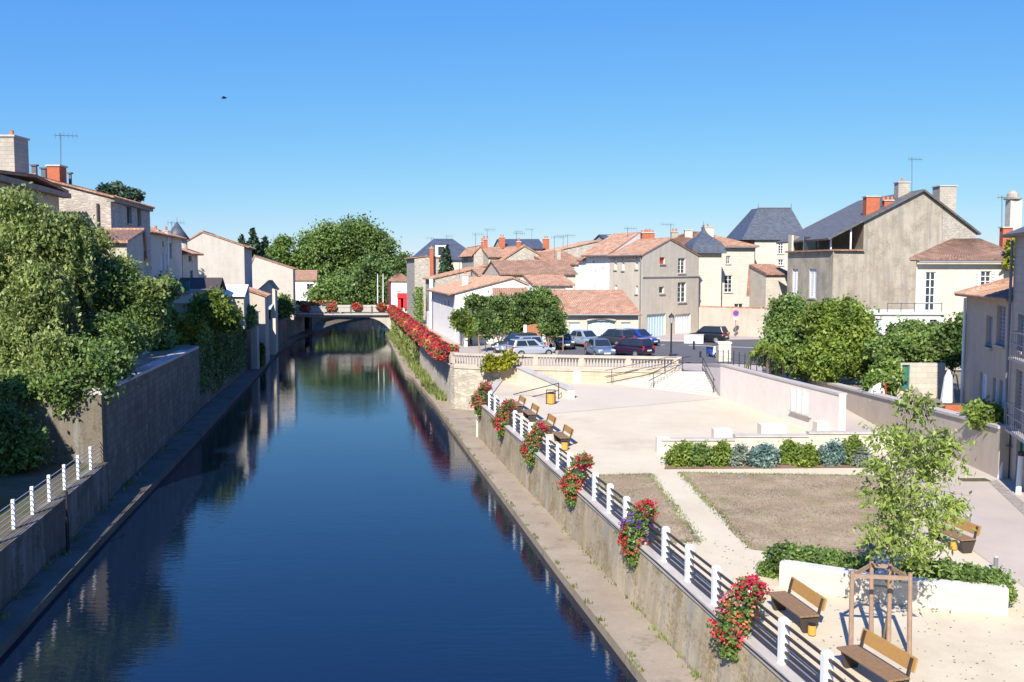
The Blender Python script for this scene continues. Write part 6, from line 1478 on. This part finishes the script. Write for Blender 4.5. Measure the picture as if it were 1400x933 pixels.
for (x, lab) in ((516.3, 'left thin flagpole standing before the bright trees'), (523.7, 'right thin flagpole nearer the white shop')):
    a, b = P(x, 418, 160), P(x, 376, 160); r = thing('flagpole', lab, 'flagpole', (a.x, 160, 3.3)); mb = MB(); mb.tube([(a.x, 160, 3.3), b], [.09, .06], 6); mb.build('pole', m_white, r); mb = MB(); mb.lathe([(.02, 0), (.1, .08), (.02, .16)], b, 8); mb.build('finial', m_white, r)
a, b = P(532.7, 419, 161), P(532.7, 385, 161); r = thing('banner', 'tall narrow dark red banner panel left of the white shop', 'banner', (a.x, 161, 3.3)); mb = MB(); mb.box((a.x, 161, (3.9 + b.z) / 2), (.42, .12, b.z - 3.9)); mb.build('panel', M_flat('dark_red_panel', (.1, .012, .016), .6), r); mb = MB(); mb.bar((a.x - .36, 161, 3.3), (a.x - .36, 161, b.z + .1), .1, .1); mb.build('pole', m_black, r)
# ---- benches and bins
def bench(loc, rz, label, group, s=1.0):
    r = thing('park_bench', label, 'bench', (0, 0, 0), group); L = 1.75 * s  # long axis local Y, seat looks to -X
    mb = MB()
    for k in range(4): mb.box((-.24 + k * .125, 0, .42), (.115, L, .045))
    mb.build('seat', m_wood, r, bevel=.008)
    mb = MB(); mb.hexa([(.27, -L / 2, .52), (.31, -L / 2, .52), (.31, L / 2, .52), (.27, L / 2, .52), (.35, -L / 2, .8), (.39, -L / 2, .8), (.39, L / 2, .8), (.35, L / 2, .8)]); mb.build('backrest', m_woodback, r, bevel=.008)
    for y in (-L / 2 + .12, L / 2 - .12):
        mb = MB(); mb.hexa([(-.16, y - .05, 0), (.12, y - .05, 0), (.12, y + .05, 0), (-.16, y + .05, 0), (-.24, y - .05, .395), (.26, y - .05, .395), (.26, y + .05, .395), (-.24, y + .05, .395)]); mb.build('leg', m_rail, r)
        mb = MB(); mb.bar((.22, y, .38), (.33, y, .78), .06, .05); mb.build('back_support', m_rail, r)
    r.location = loc; r.rotation_euler = (0, 0, rz); return r
gb = 'wooden benches along the park edge'
bench((6.86, 22.55, ZT(22.5)), .19, 'brown wooden bench facing the river in front of the low curved wall', gb, .98)
bench((7.52, 19.2, ZT(19.2)), .27, 'brown wooden bench nearest the viewer beside the stake frame', gb, 1.0)
bench((13.45, 28.6, ZT(28.6)), .2, 'wooden bench partly hidden behind the sapling leaves beside the lane', gb)
for (x, y, lab) in ((768, 607, 'nearest of the four small dark benches beside the railing'), (746, 590, 'small dark bench second nearest beside the railing'), (724, 574, 'small dark bench third in the row beside the railing'), (707, 562, 'farthest of the four small dark benches beside the railing')):
    g = GT(x, y); bench(tuple(g), .2, lab, gb, .95)
def bin_(g, label, w_, h, dark=True):
    r = thing('litter_bin', label, 'litter bin', tuple(g), 'orange wooden litter bins'); x, y, z_ = g
    mb = MB(); mb.lathe([(w_ * .42, h * .06), (w_ * .5, h * .12), (w_ * .5, h * .84), (w_ * .47, h * .86)], (x, y, z_), 14); mb.build('slatted_body', m_bin, r)
    mb = MB(); mb.lathe([(w_ * .4, 0), (w_ * .42, h * .06)], (x, y, z_), 14); mb.build('base', m_black, r)
    mb = MB(); mb.lathe([(w_ * .45, h * .86), (w_ * .52, h * .88), (w_ * .52, h * .94), (w_ * .2, h)], (x, y, z_), 14); mb.build('lid', m_black, r)
    if dark:
        mb = MB(); mb.bar((x - w_ * .56, y, z_), (x - w_ * .56, y, z_ + h * 1.15), .05, .05); mb.bar((x + w_ * .56, y, z_), (x + w_ * .56, y, z_ + h * 1.15), .05, .05); mb.bar((x - w_ * .56, y, z_ + h * 1.15), (x + w_ * .56, y, z_ + h * 1.15), .05, .05); mb.build('frame', m_black, r)
bin_(GT(753, 553), 'orange litter bin in a black frame at the pale ramp wall', .48, .75); bin_(GT(772, 616), 'small orange bin beside the nearest of the four small benches', .3, .45, False); bin_(GT(1110, 869), 'small orange bin at the near end of the bench by the curved wall', .19, .29, False); bin_(GT(1304, 752), 'small orange bin under the bench by the lane', .2, .3, False); bin_(GT(1272, 607), 'orange litter bin standing by the beige garden wall in the lane', .36, .68)
# ---- bollards, lamps, sign
for (x, y, h, lab, m, w_) in ((948.5, 481, .85, 'black bollard on the pavement left of the scooter', m_black, .1), (957.5, 490, .5, 'short black bollard at the top of the steps', m_black, .09)):
    g = G(x, y, 3.55); r = thing('bollard', lab, 'bollard', tuple(g)); mb = MB(); mb.lathe([(w_ * 1.2, -.1), (w_ * 1.2, .1), (w_ * .8, .12), (w_ * .8, h - .15), (w_ * 1.1, h - .12), (w_ * .9, h)], g, 10); mb.build('post', m, r); mb = MB(); mb.lathe([(w_ * .9, h + .001), (w_ * .6, h + .05), (.01, h + .08)], g, 10); mb.build('cap', m, r)
for (x, y, lab) in ((1324, 723, 'grey post bollard in the lane beyond the hidden bench'), (1361, 782, 'grey post bollard in the lane behind the hedge end')):
    g = GT(x, y); r = thing('bollard', lab, 'bollard', tuple(g)); mb = MB(); mb.lathe([(.06, 0), (.06, .42)], g, 10); mb.build('post', m_zinc, r); mb = MB(); mb.lathe([(.065, .421), (.05, .46)], g, 10); mb.build('cap', m_coping, r)
def lamp(p, h, label):
    r = thing('street_lamp', label, 'street lamp', tuple(p), 'lantern street lamps of the car park')
    mb = MB(); mb.lathe([(.16, 0), (.14, .5), (.07, .6), (.06, h - .85), (.1, h - .82), (.05, h - .78)], p, 10); mb.build('pole', m_black, r)
    mb = MB(); mb.lathe([(.1, h - .78), (.19, h - .32)], p, 6); mb.build('lantern', M_glass('lantern_glass', (.35, .36, .36)), r)
    mb = MB(); mb.lathe([(.25, h - .32), (.18, h - .2), (.06, h - .08), (.02, h)], p, 6); mb.build('lamp_cap', m_black, r)
q = XY(918.5, 72); lamp(Vector((q.x, 72, ZPK(q.x, 72))), 3.65, 'black lantern street lamp standing behind the balustrade near the steps')
g = G(643.5, 473, 3.5); lamp(g, 3.45, 'lantern street lamp before the shrubs at the white garden wall')
g = P(1005.5, 458, 92.5); z_ = ZPK(g.x, 92.5); r = thing('road_sign', 'round no parking sign on a thin pole before the garden wall', 'road sign', (g.x, 92.5, z_)); zs_ = P(1005.5, 428.5, 92.5).z
mb = MB(); mb.tube([(g.x, 92.5, z_), (g.x, 92.5, zs_ + .2)], .035, 6); mb.build('pole', m_zinc, r)
def disc(c, rad, dy, mat, nm):
    mb = MB(); n = 20; mb.add([(c[0] + rad * math.cos(6.2832 * k / n), c[1] - dy, c[2] + rad * math.sin(6.2832 * k / n)) for k in range(n)] + [(c[0] + rad * math.cos(6.2832 * k / n), c[1] - dy + .012, c[2] + rad * math.sin(6.2832 * k / n)) for k in range(n)], [tuple(range(n)), tuple(range(2 * n - 1, n - 1, -1))] + [(k, n + k, n + (k + 1) % n, (k + 1) % n) for k in range(n)]); return mb.build(nm, mat, r)
disc((g.x, 92.46, zs_), .3, .0, m_red, 'red_rim'); disc((g.x, 92.46, zs_), .22, .015, M_flat('sign_blue', (.03, .1, .45), .5), 'blue_face'); mb = MB(); mb.bar((g.x - .16, 92.44, zs_ + .16), (g.x + .16, 92.44, zs_ - .16), .01, .06, Vector((0, 1, 0))); mb.build('red_bar', m_red, r); mb = MB(); mb.box((g.x, 92.46, zs_ - .5), (.4, .02, .25)); mb.build('plate', m_white, r)
# stone pier and low white wall
g = G(991, 495, 3.55); mb = MB(); mb.box((g.x, g.y + .5, 4.15), (.95, .9, 1.5)); r = thing('stone_pier', 'square pale stone pier beside the scooter', 'pier', (g.x, g.y + .5, 3.4)); mb.build('shaft', W_stonew, r, bevel=.02); mb = MB(); mb.box((g.x, g.y + .5, 4.97), (1.05, 1.0, .14)); mb.build('cap', m_cream, r, bevel=.02)
g = G(949, 470, 3.8); mb = MB(); mb.box((g.x, g.y + .2, 4.15), (1.7, .35, .8), -.2); r = thing('low_wall', 'short low white wall in front of the black parked car', 'wall', (g.x, g.y + .2, 3.75)); mb.build('wall', W_white, r, bevel=.02); mb = MB(); mb.box((g.x, g.y + .2, 4.59), (1.8, .45, .08), -.2); mb.build('coping', m_coping, r)
# ---- cars
m_tail = M_flat('red_tail_lamp', (.45, .02, .02), .3, vary=.05); m_head = M_glass('head_lamp', (.55, .57, .6)); m_plate = M_flat('number_plate', (.7, .7, .6), .5, vary=.02)
wheel_me = {}
def car(loc, ang, label, paint, L=3.8, W=1.64, H=1.43, kind='hatch', group='cars parked in the car park'):
    r = thing('parked_car', label, 'car', (0, 0, 0), group); w_ = W / 2; belt = .86 * H / 1.43 + (.04 if kind == 'suv' else 0)
    if kind == 'sedan': st = [(-.5, .62, .8, .84), (-.485, .3, .86, .93), (-.3, .22, .92, .98), (-.05, .2, .93, 1), (.2, .2, .92, 1), (.4, .24, .8, .97), (.475, .3, .7, .88), (.5, .4, .58, .8)]; gh = (-.36, -.2, .08, .24)
    else: st = [(-.5, .42, .72, .86), (-.49, .28, .84, .93), (-.4, .22, .93, .98), (-.1, .2, .94, 1), (.18, .2, .92, 1), (.36, .24, .82, .97), (.47, .3, .7, .88), (.5, .4, .56, .8)]; gh = (-.485, -.41, .04, .23)
    vs = []; fs = []
    for (fx, zb, zt_, fw) in st:
        x = fx * L; zt_ = zt_ * belt / .93; ww = w_ * fw; zm = lerp(zb, zt_, .55)
        ring = [(ww * .9, zb), (ww, zb + .1), (ww * 1.0, zm), (ww * .95, lerp(zm, zt_, .75)), (ww * .82, zt_), (0, zt_ + .03)]
        full = [(y, z_) for (y, z_) in ring] + [(-y, z_) for (y, z_) in ring[-2::-1]]
        vs += [(x, y, z_) for (y, z_) in full]
    k = 11
    for i in range(len(st) - 1):
        for j in range(k - 1): fs.append((i * k + j, i * k + j + 1, (i + 1) * k + j + 1, (i + 1) * k + j))
        fs.append((i * k + k - 1, i * k, (i + 1) * k, (i + 1) * k + k - 1))
    fs.append(tuple(range(k))[::-1]); fs.append(tuple((len(st) - 1) * k + j for j in range(k)))
    mb = MB(); mb.add(vs, fs); body = mb.build('body', paint, r, True)
    m = body.modifiers.new('sub', 'SUBSURF'); m.levels = 1; m.render_levels = 2
    zb = belt - .03; x0, x1, x2, x3 = [g_ * L for g_ in gh]; yb, yt = w_ * .9, w_ * .7
    Bq = [Vector((x0, -yb, zb)), Vector((x3, -yb, zb)), Vector((x3, yb, zb)), Vector((x0, yb, zb))]; T = [Vector((x1, -yt, H)), Vector((x2, -yt, H)), Vector((x2, yt, H)), Vector((x1, yt, H))]
    if kind == 'convert': pass
    mb = MB(); mb.hexa(Bq + T); mb.build('cabin', paint, r, bevel=.07)
    def pane(a, b, c_, d_, u0, u1, v0, v1, nm):
        q = [lerp(lerp(a, b, u), lerp(d_, c_, u), v) for (u, v) in ((u0, v0), (u1, v0), (u1, v1), (u0, v1))]; n = (q[1] - q[0]).cross(q[3] - q[0]).normalized()
        if n.dot((q[0] + q[2]) / 2 - Vector((0, 0, 1))) < 0: n = -n
        mb = MB(); mb.hexa([p_ - n * .01 for p_ in q] + [p_ + n * .012 for p_ in q]); mb.build(nm, m_glassb, r)
    pane(Bq[1], Bq[2], T[2], T[1], .06, .94, .12, .9, 'windscreen'); pane(Bq[3], Bq[0], T[0], T[3], .08, .92, .2, .86, 'rear_window')
    for (a, b, c_, d_) in ((Bq[0], Bq[1], T[1], T[0]), (Bq[2], Bq[3], T[3], T[2])):
        f0, f1 = (.09, .47) if a is Bq[0] else (.15, .5); pane(a, b, c_, d_, f0, f1, .16, .86, 'side_window'); pane(a, b, c_, d_, f1 + .04, .86 if a is Bq[0] else .91, .16, .86, 'side_window')
    for sx in (-.31, .315):
        for sy in (-1, 1):
            x, y = sx * L, sy * (w_ - .1)
            def cyl(rad, y0, y1, mat, nm, par):
                mb = MB(); mb.tube([(x, y0, .29), (x, y1, .29)], rad, 16); return mb.build(nm, mat, par)
            ws = thing('wheel', '', '', (0, 0, 0)) if False else cyl(.3, y - sy * .1, y + sy * .105, m_rubber, 'wheel', r)
            cyl(.18, y + sy * .106, y + sy * .118, m_rim, 'rim', ws)
    for sy in (-1, 1):
        mb = MB(); mb.box((.463 * L, sy * w_ * .62, .64 * belt / .86), (.12, .34, .15), sy * -.25); mb.build('headlight', m_head, r, bevel=.02)
        mb = MB(); mb.box((-.487 * L, sy * w_ * .78, .76 * belt / .86), (.09, .17, .26)); mb.build('tail_light', m_tail, r, bevel=.02)
        mb = MB(); mb.box((.17 * L, sy * (w_ + .06), belt + .03), (.1, .14, .11)); mb.build('mirror', paint, r, bevel=.02)
    mb = MB(); mb.box((.5 * L + .012, 0, .43), (.02, .5, .11)); mb.build('number_plate', m_plate, r); mb = MB(); mb.box((-.5 * L - .012, 0, .56), (.02, .5, .11)); mb.build('number_plate', m_plate, r)
    mb = MB(); mb.box((.495 * L, 0, .3), (.05, W * .72, .12)); mb.build('bumper', m_rail, r); mb = MB(); mb.box((-.497 * L, 0, .36), (.05, W * .78, .14)); mb.build('bumper', m_rail, r)
    r.location = loc; r.rotation_euler = (0, 0, R(ang)); return r
P_sil = M_paint('silver_car_paint', (.42, .44, .47)); P_lb = M_paint('light_blue_silver_paint', (.3, .36, .45)); P_dk = M_paint('dark_grey_car_paint', (.045, .05, .06)); P_bl = M_paint('blue_car_paint', (.02, .06, .32)); P_bk = M_paint('black_car_paint', (.018, .018, .022)); P_mr = M_paint('maroon_car_paint', (.035, .016, .04)); P_gb = M_paint('grey_blue_car_paint', (.14, .19, .28))
def put(x, y, ang, label, paint, **kw):
    z_ = 3.55
    for _ in range(6): g = G(x, y, z_); z_ = ZPK(g.x, g.y) + .05
    car((g.x, g.y, z_), ang, label, paint, **kw)
put(726, 487.5, 22, 'silver hatchback seen side on just behind the balustrade', P_sil, L=3.72, H=1.4)
put(711, 483.5, 205, 'pale silver car facing left behind the silver hatchback', P_lb, L=4.0)
put(705, 480, 205, 'dark car mostly hidden at the back of the silver pair', P_dk, L=4.1, H=1.5)
put(768, 476, -80, 'dark car in the shade behind the second small tree', P_dk, L=3.9)
put(799, 474, -55, 'light blue silver saloon parked before the orange roofed garage', P_lb, L=4.2, kind='sedan')
put(839, 472.5, 128, 'dark grey hatchback seen from behind before the garage door', P_dk, L=3.9, H=1.48)
put(874, 472, -48, 'bright blue hatchback parked at the pale blue garage door', P_bl, L=3.75, H=1.43)
put(820, 488, -78, 'grey blue car facing the balustrade', P_gb, L=3.9, kind='sedan')
put(861, 487, 133, 'dark maroon car seen from behind at the balustrade', P_mr, L=3.95, H=1.45)
put(967, 468, 146, 'black compact car parked alone at the high stone garden wall', P_bk, L=3.7, H=1.5, kind='suv')
g = P(455, 415, 153); car((g.x, 153, 3.31), 0, 'dark car crossing the bridge behind the red flowers', P_dk, L=4.3, H=1.5, group='cars on the bridge')
# ---- scooter
g = G(974, 489, 3.6); r = thing('motor_scooter', 'blue and white motor scooter parked against the stone pier', 'scooter', (0, 0, 0))
for x in (-.55, .6): mb = MB(); mb.tube([(x, -.06, .24), (x, .06, .24)], .24, 14); w0 = mb.build('wheel', m_rubber, r); mb = MB(); mb.tube([(x, -.065, .24), (x, .065, .24)], .12, 10); mb.build('rim', m_rim, w0)
mb = MB(); mb.hexa([(-.75, -.14, .35), (-.1, -.16, .25), (-.1, .16, .25), (-.75, .14, .35), (-.8, -.12, .72), (-.15, -.15, .72), (-.15, .15, .72), (-.8, .12, .72)]); mb.box((.12, 0, .26), (.5, .3, .08)); mb.build('body', P_bl, r, bevel=.04)
mb = MB(); mb.hexa([(.28, -.18, .28), (.36, -.18, .28), (.36, .18, .28), (.28, .18, .28), (.4, -.17, .95), (.5, -.15, .95), (.5, .15, .95), (.4, .17, .95)]); mb.build('front_shield', m_white, r, bevel=.03)
mb = MB(); mb.box((-.42, 0, .77), (.65, .26, .1)); mb.build('seat', m_black, r, bevel=.03); mb = MB(); mb.tube([(.42, -.3, 1.02), (.46, 0, 1.04), (.42, .3, 1.02)], .025, 6); mb.tube([(.6, 0, .3), (.45, 0, 1.0)], .03, 6); mb.build('handlebar', m_black, r)
r.location = (g.x, g.y, ZPK(g.x, g.y)); r.rotation_euler = (0, 0, R(-70))
# ---- terrace things behind the beige wall
A, B = XY(1231, 51.3), XY(1296, 51.3); h = House('garden_wall', 'old stone garden wall with a green door under the pergola', 'wall', rect(A, B, (0, 1), .4), 3.4); h.opening(0, 1233, 499, 1243.5, 533, 'door', mat=m_teal, depth=.15); h.box_walls(P(1260, 497, 51.3).z); h.mb.poly(*[(p.x, p.y, P(1260, 497, 51.3).z) for p in h.p]); h.finish(W_stone)
g = P(1297, 548, 47); r = thing('parasol', 'closed white cantilever parasol on the garden terrace', 'parasol', (g.x, 47, 3.5)); zt_ = P(1299, 507, 47).z
mb = MB(); mb.lathe([(.05, .15), (.3, .25), (.34, .4), (.2, zt_ - 3.9), (.04, zt_ - 3.5)], (g.x - .05, 47, 3.55), 9); mb.build('folded_canopy', m_white, r); mb = MB(); mb.tube([(g.x + .42, 47, 3.5), (g.x + .5, 47, 4.4), (g.x + .35, 47, zt_ - .25), (g.x - .05, 47, zt_ + .05)], .035, 6); mb.build('curved_pole', m_zinc, r); mb = MB(); mb.box((g.x + .42, 47, 3.55), (.7, .7, .1)); mb.build('base', m_iron, r)
g = P(1198, 538, 50.6); r = thing('covered_table', 'garden item draped in white cloth behind the beige wall', 'garden furniture', (g.x, 50.6, 3.5)); mb = MB(); mb.hexa([(g.x - .45, 50.3, 3.5), (g.x + .35, 50.3, 3.5), (g.x + .4, 51, 3.5), (g.x - .4, 51, 3.5), (g.x - .3, 50.4, 4.2), (g.x + .3, 50.35, 4.6), (g.x + .3, 50.9, 4.5), (g.x - .3, 50.9, 4.1)]); mb.build('cloth_cover', m_white, r); mb = MB(); mb.tube([(g.x + .42, 50.3, 3.5), (g.x + .36, 50.3, 4.5)], .03, 5); mb.build('frame', m_red, r)
g = P(1308, 556, 44); r = thing('planter', 'low brick planter by the closed white parasol', 'planter', (g.x, 44, 3.5)); mb = MB(); mb.box((g.x, 44, 3.85), (1.3, .5, .7)); mb.build('brick_box', m_brickred, r); mb = MB(); mb.box((g.x, 44, 4.22), (1.15, .36, .04)); mb.build('soil', M_flat('soil', (.1, .07, .05), .9), r)
# ---- bird
c = P(306.5, 134.5, 60); r = thing('bird', 'small dark bird flying high in the blue sky', 'bird', tuple(c))
mb = MB(); mb.tube([c + Vector((-.2, 0, 0)), c + Vector((-.12, 0, .01)), c + Vector((0, 0, .02)), c + Vector((.12, 0, .03)), c + Vector((.17, 0, .035))], [.015, .045, .06, .04, .01], 8)
for s_ in (-1, 1):
    pa = [c + Vector((.07, s_ * .03, .03)), c + Vector((.08, s_ * .22, .07)), c + Vector((-.02, s_ * .42, .02)), c + Vector((-.06, s_ * .22, .06)), c + Vector((-.05, s_ * .03, .03))]; mb.add(pa + [p + Vector((0, 0, .012)) for p in pa], [tuple(range(5)), tuple(range(9, 4, -1))] + [(i, (i + 1) % 5, 5 + (i + 1) % 5, 5 + i) for i in range(5)])
mb.build('body', m_black, r, True)

for o in col.objects:
    if o.type == 'MESH' and o.parent is not None and o.name.split('.')[0] in ('flowers', 'trailing_stem', 'foliage'): o['kind'] = 'stuff'
